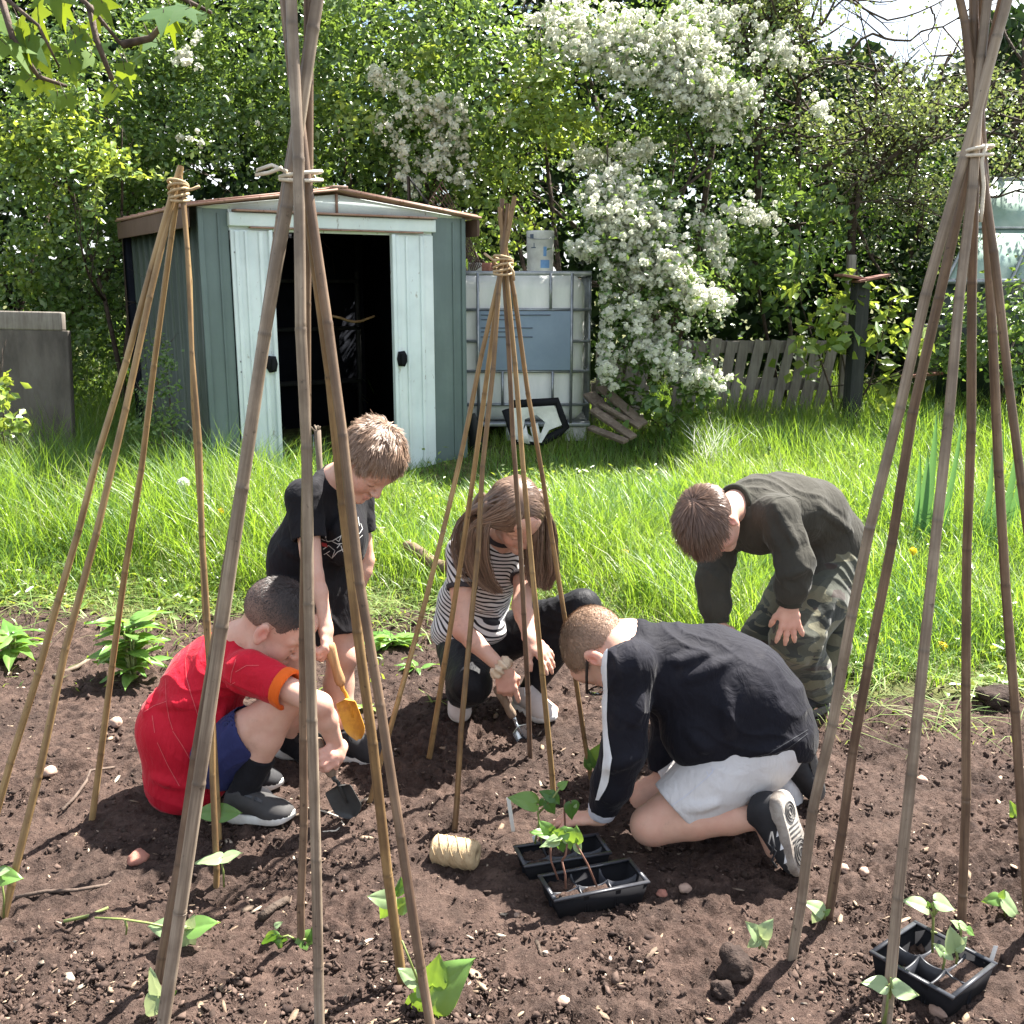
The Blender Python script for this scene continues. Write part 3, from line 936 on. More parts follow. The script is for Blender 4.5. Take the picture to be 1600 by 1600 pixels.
def sparse_tree():
    base = base_of(1340, 9.0)
    root = thing('twiggy_tree', base, 'sparse twiggy tree with dark bare limbs and small pale leaves at the upper right', 'tree')
    mb = MB()
    tips = []
    polys = [([(1335, 640), (1332, 470), (1330, 350), (1340, 300), (1365, 275), (1410, 245), (1455, 225)], 8.6, .045),
             ([(1180, 420), (1182, 300), (1184, 200), (1185, 90), (1165, 60), (1145, -20)], 8.5, .034), ([(1185, 90), (1196, 40), (1202, -20)], 8.5, .022), ([(1185, 110), (1215, 60), (1222, -10)], 8.5, .016),
             ([(1245, 420), (1247, 280), (1246, 165), (1251, 110), (1258, 55), (1243, -10)], 8.55, .028), ([(1258, 55), (1290, 35), (1316, -15)], 8.5, .018),
             ([(1326, 82), (1362, 55), (1420, 62), (1475, 38), (1540, 20)], 8.3, .012), ([(1270, 265), (1330, 235), (1352, 212), (1368, 188), (1362, 130), (1400, 80)], 8.4, .018),
             ([(1330, 350), (1345, 275), (1400, 240), (1455, 214), (1520, 208), (1600, 190)], 8.3, .022), ([(1360, 200), (1430, 190), (1490, 170), (1570, 150)], 8.5, .014),
             ([(1400, 330), (1480, 300), (1560, 310), (1640, 280)], 8.6, .016), ([(1545, 420), (1560, 300), (1590, 180), (1600, 60)], 9.2, .03), ([(1420, 420), (1440, 330), (1420, 260), (1460, 120), (1500, 60)], 9.0, .02), ([(1290, 330), (1360, 312), (1440, 318), (1500, 300)], 8.3, .010), ([(1455, 8), (1462, 35), (1448, 60), (1420, 85)], 8.2, .008), ([(1300, -10), (1390, 30), (1460, 8), (1520, -20)], 8.2, .009)]
    for pl, Y, r in polys:
        pts = [P(x, y, Y + .05 * mnoise.noise((x * .01, y * .01, r))) for x, y in pl]
        fine = []
        for i in range(len(pts) - 1):
            for t in (0, .33, .66):
                fine.append(pts[i].lerp(pts[i + 1], t) + Vector(rng.normal(size=3)) * .012)
        fine.append(pts[-1])
        nn = len(fine)
        mb.tube(fine, [r * (1 - .65 * i / nn) for i in range(nn)], 7)
        for q in fine[nn // 3:]:
            bx, by = proj(q)
            for _ in range(2):
                if rng.random() < (.2 if by < 110 and bx > 1260 else .8):
                    d = Vector((rng.normal(), rng.normal() * .6, rng.normal() * .7 + .25))
                    branch(mb, q, d, rng.uniform(.3, .75), r * .38 + .002, 1, tips, .5, .1, 4)
    mb.build('trunk', M['bark'], root, True)
    C, N = [], []
    for p, d in tips:
        k = rng.integers(5, 13)
        qx, qy = proj(p)
        if qy < 110 and qx > 1270 and rng.random() < .8:
            continue
        for _ in range(k):
            C.append(np.array(p) + rng.normal(size=3) * .075)
            N.append(rng.normal(size=3) * .7 + np.array([0, -.2, .6]))
    C, N = np.array(C), np.array(N)
    n = len(C)
    leaves(C, N, rng.uniform(.025, .05, n), rng.uniform(.017, .032, n), 'crown', M['leaf_sparse'], root)
    return root
sparse_tree()
shrub('scrub_bush', 'dark low scrub in the shade under the twiggy tree, left of the greenhouse', 'bush', base_of(1430, 9.4),
      [(1400, 380, 9.2, 130, 110, .5, .7), (1500, 480, 9.3, 130, 90, .5, .6), (1300, 330, 9.3, 120, 90, .5, .6), (1570, 260, 9.8, 130, 110, .5, .6), (1420, 250, 9.8, 150, 90, .5, .4), (1180, 260, 9.6, 120, 130, .5, .5)],
      M['leaf_dark'], 0.055, 0.038, 24, 34, 0.11, [P(1400, 420, 9.4), P(1520, 470, 9.4)], .03)
shrub('shade_bush', 'dark bush with tiny leaves growing at the foot of the shed side wall', 'bush', base_of(265, 6.1),
      [(262, 590, 5.95, 40, 55, .18, 1), (235, 640, 5.8, 40, 35, .16, 1), (275, 560, 6.0, 26, 30, .12, .8)],
      M['leaf_mid'], 0.028, 0.018, 95, 40, 0.045, [P(262, 590, 6.0), P(240, 630, 5.9)], .01)
shrub('greenhouse_bush', 'green leafy bush hiding the lower walls of the greenhouse', 'bush', base_of(1555, 7.8),
      [(1545, 505, 7.6, 70, 50, .2, 1), (1490, 530, 7.6, 50, 45, .2, 1), (1600, 500, 7.6, 60, 60, .2, 1), (1540, 560, 7.5, 90, 35, .2, .8)],
      M['leaf_mid'], 0.06, 0.04, 34, 34, 0.07, [P(1540, 520, 7.8), P(1590, 520, 7.8)], .015)
shrub('nettle_clump', 'bright green leafy clump at the left edge in front of the concrete slab', 'plant', base_of(0, 6.0),
      [(5, 605, 5.7, 26, 30, .12, 1), (-20, 640, 5.7, 30, 30, .12, 1), (20, 660, 5.75, 40, 22, .12, .7)],
      M['leaf_light'], 0.055, 0.042, 60, 24, 0.05, [P(5, 610, 5.8)], .008)
shrub('bramble_clump', 'leafy green bramble clump under the lowest white blossom', 'plant', base_of(1060, 7.3),
      [(1040, 620, 7.1, 60, 30, .2, 1), (1100, 610, 7.15, 50, 26, .2, 1), (1000, 640, 7.0, 40, 26, .15, .8), (970, 625, 7.1, 25, 20, .12, .7)],
      M['leaf_mid'], 0.075, 0.055, 34, 22, 0.06, [P(1050, 625, 7.2), P(1000, 640, 7.1)], .01)

# ---- overhanging maple branch at the top left, much nearer than the hedge
def leaf_outline(lobes=5):
    pts = []
    for ang, ln, wd in [(-150, .34, 0), (-118, .62, 1), (-92, .38, 0), (-58, .88, 1), (-30, .42, 0), (0, 1.08, 1), (30, .42, 0), (58, .88, 1), (92, .38, 0), (118, .62, 1), (150, .34, 0)]:
        pts.append((math.sin(R(ang)) * ln, math.cos(R(ang)) * ln))
    return pts

def maple():
    base = Vector((-4.2, 4.4, 0.2))
    root = thing('maple_tree', base, 'overhanging maple branch with big lobed backlit leaves at the top left', 'tree')
    Y = 4.3
    mb = MB()
    hub = P(-200, -260, Y)
    mb.tube([base, Vector((-4.15, 4.4, 1.6)), Vector((-3.9, 4.4, 2.7)), P(-260, -330, Y)], [.12, .1, .08, .06], 10)
    twigs = []
    for pl in [[(-260, -330), (-120, -120), (0, -10), (60, 40), (95, 110)], [(-120, -120), (60, -60), (140, 10), (190, 70)], [(60, -60), (200, -50), (270, -10), (330, 20)], [(190, 70), (235, 60), (262, 30)], [(0, -10), (20, 60), (60, 120), (105, 135)], [(140, 10), (150, 60), (175, 125)], [(-120, -120), (-60, 40), (-10, 100)]]:
        pts = [P(x, y, Y + .04 * rng.normal()) for x, y in pl]
        mb.tube(pts, [.016 - .003 * i for i in range(len(pts))], 6)
    V, F = [], []
    out = leaf_outline()
    spec = [(30, 45, 42, 200), (60, 80, 50, 160), (10, 70, 40, 220), (125, 50, 26, 175), (150, 30, 30, 150), (110, 100, 26, 190), (70, 130, 24, 200), (140, 90, 22, 150), (195, 110, 28, 185), (215, 90, 26, 160), (235, 65, 26, 120), (255, 20, 40, 200), (290, 15, 34, 130), (315, 25, 34, 110), (270, 35, 30, 170), (175, 145, 20, 150), (178, 140, 18, 130), (225, 60, 22, 100), (60, 20, 36, 200), (100, 10, 30, 160), (160, 5, 28, 200), (40, 128, 24, 130), (90, 150, 20, 180), (-10, 30, 40, 210), (205, 100, 24, 250), (155, 75, 22, 230), (80, -15, 40, 190), (220, -20, 36, 170), (330, -10, 34, 140), (105, 155, 18, 200), (-40, 80, 44, 200), (118, 68, 26, 195), (45, 65, 40, 170)]
    for (x, y, s, ang) in spec:
        c = P(x, y, Y + rng.normal() * .12)
        sc_ = s * 1.2 * 4.4 / 1600
        tilt = R(rng.uniform(-65, 65))
        rot = Matrix.Rotation(R(rng.uniform(-40, 40)), 3, 'Z') @ Matrix.Rotation(R(62) + tilt * .6, 3, 'X') @ Matrix.Rotation(R(rng.uniform(-30, 30)), 3, 'Y') @ Matrix.Rotation(R(ang), 3, 'Z')
        i0 = len(V)
        V.append(c)
        for (a, b) in out:
            zz = -0.22 * (a * a + b * b) + 0.10 * abs(a)
            V.append(c + rot @ (Vector((a, b, zz)) * sc_))
        m = len(out)
        for k in range(m):
            F.append((i0, i0 + 1 + k, i0 + 1 + (k + 1) % m))
        # stalk
        e = c + rot @ (Vector((0, -.35, 0)) * sc_)
        mb.tube([c, e, e + Vector((-.02, 0, .05))], .0016, 4)
    mb.build('trunk', M['twig'], root, True)
    np_mesh('crown', [tuple(v) for v in V], np.array(F), M['maple'], root)
maple()

# ================================================================ the shed
def shed():
    FLw = Vector((-1.8075, 5.908, 0.30))
    ex = Vector((math.cos(R(33)), math.sin(R(33)), 0))
    ey = Vector((-math.sin(R(33)), math.cos(R(33)), 0))
    ez = Vector((0, 0, 1))
    rot = Matrix((ex, ey, ez)).transposed()
    S = lambda a, b, c: FLw + ex * a + ey * b + ez * c
    W, L, E, RG = 1.79, 1.55, 1.545, 1.665
    root = thing('metal_shed', FLw, 'green and pale metal garden shed with open doorway and rusty apex roof', 'shed')
    def ribs(mb, p0, along, out, length, h0, h1, pitch=.16, depth=.012, th=.004):
        """a sheet of pressed metal with upright ribs, standing from h0 to h1"""
        prof = []
        x = 0
        while x < length - 1e-6:
            for dx, dp in ((0, 0), (.42, 0), (.5, 1), (.62, 1), (.7, 0)):
                xx = x + dx * pitch
                if xx <= length:
                    prof.append((xx, dp * depth))
            x += pitch
        prof.append((length, 0))
        V, F = [], []
        for (xx, o) in prof:
            b = p0 + along * xx + out * o
            for q in (b + ez * h0, b + ez * h1, b - out * th + ez * h0, b - out * th + ez * h1):
                V.append(q)
        for i in range(len(prof) - 1):
            a, b = i * 4, i * 4 + 4
            F += [(a, b, b + 1, a + 1), (a + 2, a + 3, b + 3, b + 2), (a + 1, b + 1, b + 3, a + 3)]
        mb.add(V, F)
    mb = MB(); ribs(mb, S(.055, L, 0), -ey, -ex, L, -.16, E, .155, .016); mb.build('side_wall', M['shed_side_shade'], root)
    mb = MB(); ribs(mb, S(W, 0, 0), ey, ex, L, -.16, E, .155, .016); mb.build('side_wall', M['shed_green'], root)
    mb = MB(); ribs(mb, S(W, L, 0), -ex, ey, W, -.16, E, .155, .016); mb.build('rear_wall', M['interior_shade'], root)
    mb = MB(); mb.box(S(W / 2, L / 2, -.13), (W - .04, L - .04, .024), rot); mb.build('shed_floor', M['interior_shade'], root)
    # front: green corner panels, pale door panels with pressed ribs
    for a0, a1 in ((0.055, .232), (1.548, W)):
        mb = MB()
        mb.box(S((a0 + a1) / 2, .012, E / 2 - .08), (a1 - a0, .024, E + .16), rot, .006)
        mb.box(S(a0 + (.016 if a0 < 1 else (a1 - a0) - .016), -.006, E / 2 - .08), (.03, .012, E + .15), rot, .004)
        mb.box(S((a0 + a1) / 2 + .03, -.004, E / 2 - .08), (.012, .008, E + .1), rot, .003)
        mb.build('front_panel', M['shed_green'], root)
    def door(a0, a1, side):
        mb = MB()
        h = 1.405
        mb.box(S((a0 + a1) / 2, -.008, h / 2 - .055), (a1 - a0, .016, h + .15), rot, .004)
        n = 3
        for i in range(n):
            x = a0 + (a1 - a0) * (.14, .36, .72)[i]
            mb.box(S(x, -.021, h / 2 - .055), (.026 if i != 1 else .016, .012, h + .135), rot, .005)
        edge = a1 - .012 if side < 0 else a0 + .012
        mb.box(S(edge, -.024, h / 2 - .055), (.024, .03, h + .154), rot, .006)
        d = mb.build('door', M['shed_pale'], root)
        hb = MB()
        hx = edge + (-.03 if side < 0 else .03)
        poly = [(-.045, -.0), (-.03, .045), (.03, .05), (.055, .02), (.055, -.02), (.03, -.05), (-.03, -.045)]
        hb.prism([S(hx - side * p[0] * -1 * .7, -.042, .66 + p[1]) for p in poly], 0, ey * -.008)
        hb.box(S(hx, -.06, .66), (.022, .022, .07), rot, .006)
        hb.build('handle', M['black_plastic'], d)
        for c in (.68, .62, 1.3, .12):
            MB().lathe([(0, .006), (.005, .005), (.006, 0)], S(a0 + .02, -.016, c), rot @ Matrix.Rotation(R(90), 3, 'X'), 8).build('rivet', M['galv'], d)
    door(.236, .478, -1)
    door(1.246, 1.544, 1)
    # header rail and gable
    mb = MB()
    mb.box(S(.892, -.012, 1.482), (1.33, .05, .075), rot, .006)
    mb.box(S(.89, .008, 1.49), (1.312, .012, .14), rot, .003)
    mb.build('header_rail', M['shed_pale'], root)
    mb = MB(); mb.box(S(.905, -.03, 1.53), (1.3, .07, .012), rot, .003); mb.box(S(.905, -.028, 1.439), (1.12, .03, .009), rot, .003); mb.build('rail_trim', M['roof_rust'], root)
    mb = MB()
    mb.prism([S(.06, -.004, 1.538), S(W - .02, -.004, 1.538), S(W - .02, -.004, E + .0), S(W / 2, -.004, RG - .018), S(.06, -.004, E + .0)], 0, ey * .02)
    mb.build('gable', M['shed_pale'], root)
    mb = MB(); mb.box(S(W / 2, -.012, 1.595), (.012, .014, .11), rot); mb.build('gable_seam', M['roof_rust'], root)
    # roof: two ribbed slopes with rusty edges
    for sd in (-1, 1):
        mb = MB()
        ov = .085
        a_e = .055 - ov if sd < 0 else W + ov
        e_c = E - .008
        b0, b1 = -.07, L + .05
        nr = 9
        up = 0.013
        def sh(a, b, c): return S(a, b, c)
        rg = W / 2
        mb.prism([sh(a_e, b0, e_c), sh(rg, b0, RG), sh(rg, b0, RG + up), sh(a_e, b0, e_c + up)], 0, ey * (b1 - b0))
        for i in range(nr):
            b = b0 + .04 + (b1 - b0 - .1) * i / (nr - 1)
            mb.prism([sh(a_e - .004 * sd, b, e_c + up), sh(rg, b, RG + up), sh(rg, b, RG + up + .012), sh(a_e - .004 * sd, b, e_c + up + .012)], 0, ey * .03)
        mb.build('roof_slope', M['roof_rust'], root)
        g = MB()
        g.box(S(a_e + .018 * -sd, L / 2 - .01, e_c - .058), (.018, L + .1, .105), rot, .003)
        g.build('gutter_board', M['gutter'], root)
    mb = MB(); mb.box(S(W / 2, L / 2 - .01, RG + .020), (.10, L + .13, .014), rot, .004); mb.build('ridge_cap', M['roof_rust'], root)
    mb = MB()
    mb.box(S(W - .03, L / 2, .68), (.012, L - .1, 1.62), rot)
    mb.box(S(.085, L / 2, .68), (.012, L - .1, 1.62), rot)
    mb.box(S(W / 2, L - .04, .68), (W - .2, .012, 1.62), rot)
    mb.build('shade_panel', M['interior_shade'], root)  # dark sheets added inside the walls as painted shade for the doorway
    # things kept in the dark of the doorway
    t = thing('garden_fork', S(1.0, .5, .03), 'long handled tool leaning inside the dark shed doorway', 'tool')
    mb = MB(); mb.tube([S(.78, .35, .03), S(.9, .55, .62), S(.98, .7, 1.12)], .014, 8)
    mb.tube([S(.93, .68, 1.12), S(1.03, .72, 1.12)], .013, 8); mb.build('handle', M['post'], t, True)
    mb = MB()
    for k in range(4): mb.tube([S(.75 + .025 * k, .33, .16), S(.735 + .025 * k, .31, .03)], .005, 6)
    mb.tube([S(.74, .33, .16), S(.835, .33, .16)], .007, 6); mb.build('tines', M['galv'], t, True)
    y = MB(); pts = [S(.93 + .40 * i / 8, .42, .90 + .02 * math.sin(i * .9) - .06 * (i == 0)) for i in range(9)]
    y.tube(pts, .009, 6)
    tag(y.build('strap', M['cane_gold'], None, True), 'short yellow strap strung across the dark shed doorway', 'strap')
    k = thing('storage_shelf', S(1.2, 1.2, .03), 'dim shelf rack at the back of the shed seen through the doorway', 'shelf')
    mb = MB()
    for c in (.4, .8, 1.15): mb.box(S(1.05, 1.55, c), (1.2, .4, .025), rot)
    mb.build('shelf_board', M['post'], k)
    for a in (.46, 1.64):
        for b in (1.37, 1.73): MB().box(S(a, b, .62), (.03, .03, 1.2), rot).build('upright', M['post'], k)
shed()

# ================================================================ the water tank and what stands on it
def tank():
    Y0 = 7.24
    z0 = 0.34
    x0, x1 = -.47, .535
    cx = (x0 + x1) / 2
    W = x1 - x0
    root = thing('water_tank', (cx, Y0 + .5, z0), 'white plastic cube water tank in a steel cage with a blue-grey plate', 'tank')
    bm = bmesh.new()
    bmesh.ops.create_cube(bm, size=1)
    for v in bm.verts:
        v.co = Vector((v.co.x * (W - .05), v.co.y * .98, v.co.z * 1.02))
    bmesh.ops.bevel(bm, geom=list(bm.edges), offset=.11, segments=6, profile=.5, affect='EDGES')
    bmesh.ops.subdivide_edges(bm, edges=list(bm.edges), cuts=1)
    c = Vector((cx, Y0 + .5, z0 + .13 + .51))
    bm.verts.index_update()
    mb = MB().add([c + v.co for v in bm.verts], [[v.index for v in f.verts] for f in bm.faces])
    bm.free()
    mb.build('bottle', M['white_plastic'], root, True)
    # cage
    mb = MB()
    r = .0105
    def hbar(z, y=Y0 - .012, r=r): mb.tube([(x0, y, z), (x1, y, z)], r, 8)
    def zpx(py): return P(830, py, Y0).z
    zt = zpx(427)
    for py in (484, 533, 580, 632): hbar(zpx(py))
    for z in (zpx(484), zpx(533), zpx(580), zpx(632)):
        for x in (x0, x1): mb.tube([(x, Y0 - .012, z), (x, Y0 + 1.01, z)], r, 8)
    for px, a, b in ((747, 427, 660), (860, 427, 482), (893, 427, 660), (785, 580, 632), (864, 580, 632), (800, 427, 482)):
        x = P(px, 500, Y0).x
        mb.tube([(x, Y0 - .03, zpx(a)), (x, Y0 - .03, zpx(b))], r, 8)
    for k in range(6):
        y = Y0 + .1 + .16 * k
        mb.tube([(x1 + .012, y, z0 + .13), (x1 + .012, y, zt)], r, 8)
        mb.tube([(x0 - .012, y, z0 + .13), (x0 - .012, y, zt)], r, 8)
    for x in (x0, x1):
        mb.box((x, Y0 + .5, zt), (.03, 1.05, .03), None, .008)
    for y in (Y0 - .015, Y0 + 1.01):
        mb.box((cx, y, zt), (W + .03, .03, .03), None, .008)
    mb.build('cage', M['galv'], root, True)
    a, b = P(749, 486, Y0), P(893, 578, Y0)
    mb = MB()
    mb.box(((a.x + b.x) / 2, Y0 - .03, (a.z + b.z) / 2), (b.x - a.x, .006, a.z - b.z), None, .002)
    pl = mb.build('plate', M['plate'], root)
    mb = MB()
    for py, xa, xb in ((492, 752, 860), (499, 752, 812), (512, 752, 832), (518, 752, 800), (526, 752, 832)):
        p, q = P(xa, py, Y0), P(xb, py, Y0)
        mb.box(((p.x + q.x) / 2, Y0 - .036, p.z), (q.x - p.x, .005, .008), None, .002)
    mb.build('pressed_line', M['grey_print'], pl)
    mb = MB()
    mb.box((cx, Y0 + .5, z0 + .115), (W + .04, 1.06, .03), None, .008)
    mb.build('base_plate', M['galv'], root)
    for x in (x0 + .08, cx, x1 - .08):
        for y in (Y0 + .06, Y0 + .94):
            MB().box((x, y, z0 + .04), (.15, .14, .13), None, .02).build('foot', M['dirty_white'], root)
    # tub on top
    p = P(844, 424, Y0 + .2)
    c = Vector((p.x, Y0 + .22, zt + .018))
    t = thing('paint_tub', c, 'white plastic tub with blue and grey print standing on the water tank', 'tub')
    h, rr = .275, .097
    MB().lathe([(0, 0), (rr * .93, 0), (rr * .95, .006), (rr, h - .02), (rr + .002, h - .012), (rr * .99, h), (0, h + .002)], c, None, 40).build('body', M['dirty_white'], t, True)
    soft(bpy.data.objects[t.children[0].name])
    mb = MB()
    a0 = 0
    pts = []
    mb.tube([c + Vector((math.cos(k / 20 * math.pi) * (rr + .004), -math.sin(k / 20 * math.pi) * (rr + .004), h - .03 - .03 * math.sin(k / 20 * math.pi))) for k in range(21)], .0022, 5)
    mb.build('wire_handle', M['galv'], t, True)
    def print_patch(ang0, ang1, za, zb, mat, name):
        m = MB()
        n = 6
        V, F = [], []
        for i in range(n + 1):
            a = R(ang0 + (ang1 - ang0) * i / n)
            for z in (za, zb):
                q = rr * (.95 + .05 * z / h) + .0015
                V.append(c + Vector((math.sin(a) * q, -math.cos(a) * q, z)))
        for i in range(n): F.append((i * 2, i * 2 + 2, i * 2 + 3, i * 2 + 1))
        m.add(V, F).build(name, mat, t)
    print_patch(0, 42, .02, .075, M['blue_print'], 'label_print')
    print_patch(12, 26, .10, .165, M['blue_print'], 'label_print')
    print_patch(-48, -30, .22, .25, M['grey_print'], 'label_print')
    print_patch(-42, -20, .155, .162, M['grey_print'], 'label_print')
    print_patch(-30, -26, .162, .19, M['grey_print'], 'label_print')
    # half bricks on top
    for px, col, w_ in ((742, 'dirty_white', .09), (762, 'stone_red', .07), (790, 'post', .10)):
        q = P(px, 420, Y0 + .15)
        o = MB().box((q.x, Y0 + .16, zt + .045), (w_, .09, .058), Matrix.Rotation(rng.uniform(-.4, .4), 3, 'Z'), .008).build('brick', M[col])
        tag(o, {'dirty_white': 'pale broken brick on the tank nearest to the shed', 'stone_red': 'red brick piece on the tank between a pale and a dark piece', 'post': 'dark block lying on the tank nearest to the white tub'}[col], 'brick', 'broken bricks lying on the water tank')
tank()

def broken_panel():
    Y = 6.85
    def Q(px, py, dy=0): return P(px, py, Y + dy)
    root = thing('broken_plastic_crate', P(835, 690, Y), 'broken grey and black plastic panel with a ragged hole leaning on the tank', 'plastic panel')
    fr = MB()
    path = [(795, 632), (870, 627), (884, 668), (873, 676), (848, 690), (806, 690), (790, 640)]
    fr.tube([Q(x, y) for x, y in path], .028, 8)
    fr.tube([Q(815, 690), Q(815, 640)], .02, 8)
    fr.build('rim', M['black_plastic'], root, True)
    outer = [(800, 638), (866, 634), (878, 664), (858, 672), (846, 692), (800, 686)]
    hole = [(820, 655), (838, 648), (852, 660), (846, 676), (830, 682), (818, 672)]
    V = [Q(x, y, -.03) for x, y in outer] + [Q(x, y, -.02) for x, y in hole]
    F = []
    for i in range(6):
        F.append((i, (i + 1) % 6, 6 + (i + 1) % 6, 6 + i))
    V2 = [v + Vector((0, .012, 0)) for v in V]
    F2 = [tuple(reversed([k + 12 for k in f])) for f in F]
    MB().add(V + V2, F + F2).build('panel', M['dirty_white'], root)
    sh_ = MB()
    sh_.prism([Q(828, 668, -.05), Q(840, 660, -.06), Q(846, 690, -.02), Q(836, 698, -.03)], 0, Vector((0, .008, 0)))
    sh_.prism([Q(808, 690, -.06), Q(822, 664, -.04), Q(828, 694, -.05)], 0, Vector((0, .008, 0)))
    sh_.build('shard', M['dirty_white'], root)
    bd = [P(732, 648, 7.0), P(739, 646, 6.99), P(747, 662, 6.98), P(752, 684, 6.97), P(756, 715, 6.96), P(734, 715, 6.98)]
    tag(MB().prism(bd, 0, Vector((.01, .03, 0))).build('dark_board', M['post']), 'small dark curved board standing between the shed corner and the tank', 'board')
broken_panel()

def wire_rack():
    root = thing('wire_rack', P(725, 340, 7.35), 'curved rusty wire rack showing behind the right end of the shed roof', 'wire rack')
    mb = MB()
    def W(u, v):
        # u along the long wires, v across
        px = 668 + 62 * u + 22 * v + 14 * math.sin(u * 2.6) * (1 - v)
        py = 318 + 92 * u - 34 * v * (1 - .7 * u) + 16 * u * u
        return P(px, py, 7.3 + .12 * math.sin(u * 3))
    for j in range(7):
        mb.tube([W(i / 14, j / 6) for i in range(15)], .0042, 5)
    for i in range(0, 15, 2):
        mb.tube([W(i / 14, j / 6) for j in range(7)], .003, 5)
    mb.build('wire_grid', M['gutter'], root, True)
    MB().tube([W(0, 0), W(-.4, .2), P(650, 560, 7.4)], .012, 8).build('handle', M['post'], root, True)
wire_rack()

# ================================================================ pallets, posts, greenhouse
def pallet(name, label, px0, px1, ytop, ybot, Y, nsl, lean, seed, mat='pallet'):
    rg = np.random.default_rng(seed)
    a, b = P(px0, ytop, Y), P(px1, ytop, Y)
    z0 = float(np_H0(0, Y)) - .02
    root = thing(name, ((a.x + b.x) / 2, Y, z0), label, 'pallet', 'pallets standing as a fence below the hedge')
    wid = b.x - a.x
    top = a.z
    tl = math.tan(R(lean))
    for i in range(nsl):
        x = a.x + wid * (i + .5) / nsl + rg.normal() * .006
        ztop = top + (b.z - a.z) * (i + .5) / nsl + rg.normal() * .008
        h = ztop - z0
        ang = R(lean) + rg.normal() * .03
        w_ = .078 + rg.normal() * .006
        o = MB().box((x + tl * h / 2 * 1, Y - .03 + rg.normal() * .004, z0 + h / 2), (w_, .018, h + .02), Matrix.Rotation(-ang, 3, 'Y'), .003).build('slat', M[mat], root)
    mb = MB()
    for zz in (top - .05, (top + z0) / 2 + .0, z0 + .06):
        xo = tl * (top - zz)
        mb.box(((a.x + b.x) / 2 + xo, Y + .035, zz), (wid + .02, .10, .09), None, .005)
    mb.build('rail', M[mat], root)
    mb = MB()
    for i in range(max(3, nsl - 3)):
        x = a.x + wid * (i + .5) / max(3, nsl - 3)
        h = top - z0
        mb.box((x + tl * h / 2, Y + .1, z0 + h / 2), (.08, .016, h), Matrix.Rotation(-R(lean), 3, 'Y'))
    if nsl < 6: mb.build('rear_slats', M[mat], root)
    return root
pallet('pallet', 'weathered grey slatted pallet standing in long grass left of the dark post', 1062, 1312, 532, 620, 8.0, 11, -9, 4)
pallet('pallet', 'short weathered pallet half hidden behind the white blossom beside the tank', 936, 1022, 548, 630, 7.95, 4, -8, 5)

def bird_table():
    Y = 7.35
    b = base_of(1345, Y)
    root = thing('bird_table', b, 'dark square post with two thin reddish boards laid across its top', 'post')
    t = P(1345, 441, Y)
    MB().box((t.x, Y, (t.z + b.z) / 2 - .05), (.098, .098, t.z - b.z + .1), Matrix.Rotation(R(12), 3, 'Z'), .006).build('post', M['post'], root)
    for x0, x1, ya, yb, dy in ((1310, 1350, 430, 437, .0), (1336, 1384, 440, 430, -.05)):
        p, q = P(x0, ya, Y + dy), P(x1, yb, Y + dy)
        v = q - p
        rot = frame(v, (0, 0, 1))
        MB().box((p + q) / 2, (v.length, .2, .017), rot, .003).build('board', M['red_board'], root)
    o = MB().box(P(1328, 440, 8.1) - Vector((0, 0, .35)), (.06, .06, 1.1), None, .006).build('fence_post', M['pallet'])
    tag(o, 'slim grey post standing in the shade behind the bird table', 'post')
bird_table()

M['leaf_shade_glass'] = mat_plain('leaf_shade_glass', (0.022, 0.034, 0.024), (0.012, 0.02, 0.014), 6, 0.35, 0.4)  # shaded leaves and dark reflection put into the pane colour
def greenhouse():
    Y = 8.0
    z0 = float(np_H0(2, Y))
    A = P(1478, 440, Y)
    root = thing('greenhouse', (A.x + 1.4, Y + 1, z0), 'old greenhouse with a dirty glass roof at the right edge', 'greenhouse')
    ea = Vector((1, .10, 0)).normalized()
    dv = Vector((.66, .80, .82))
    Lr = 2.6
    E0 = A
    mb = MB()
    nb = 5
    R0 = E0 + dv
    nrm = ea.cross(dv).normalized()
    def RP(u, v): return E0 + ea * (Lr * u) + dv * v
    for i in range(nb):
        for j, (v0, v1) in enumerate(((.0, .5), (.49, 1.0))):
            off = nrm * (.004 * (j + 1))
            mb.prism([RP((i + .02) / nb, v0) + off, RP((i + .98) / nb, v0) + off, RP((i + .98) / nb, v1) + off, RP((i + .02) / nb, v1) + off], 0, nrm * .004)
    mb.build('roof_glass', M['glass_dirty'], root)
    mb = MB()
    for i in range(nb + 1):
        p, q = RP(i / nb, 0), RP(i / nb, 1)
        mb.tube([p + nrm * .012, q + nrm * .012], .014, 6)
    mb.tube([RP(0, 0), RP(1, 0)], .022, 6); mb.tube([RP(0, 1), RP(1, 1)], .022, 6)
    mb.tube([RP(0, .495) + nrm * .016, RP(1, .495) + nrm * .016], .01, 6)
    mb.build('glazing_bar', M['galv'], root)
    mb = MB()
    # rear slope, front wall, gable wall: glass panes in frames
    B0 = R0 + Vector((.66, .80, -.82)); B1 = B0 + ea * Lr
    mb.prism([RP(0, 1), RP(1, 1), B1, B0], 0, Vector((0, 0, .006)))
    mb.build('rear_roof_glass', M['glass_dirty'], root)
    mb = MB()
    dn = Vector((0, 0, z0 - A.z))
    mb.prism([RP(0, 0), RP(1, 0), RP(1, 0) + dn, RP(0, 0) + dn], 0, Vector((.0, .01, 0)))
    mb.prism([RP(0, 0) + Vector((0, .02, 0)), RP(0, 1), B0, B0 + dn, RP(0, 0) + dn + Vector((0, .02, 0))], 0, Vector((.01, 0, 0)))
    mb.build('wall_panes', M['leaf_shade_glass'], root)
greenhouse()

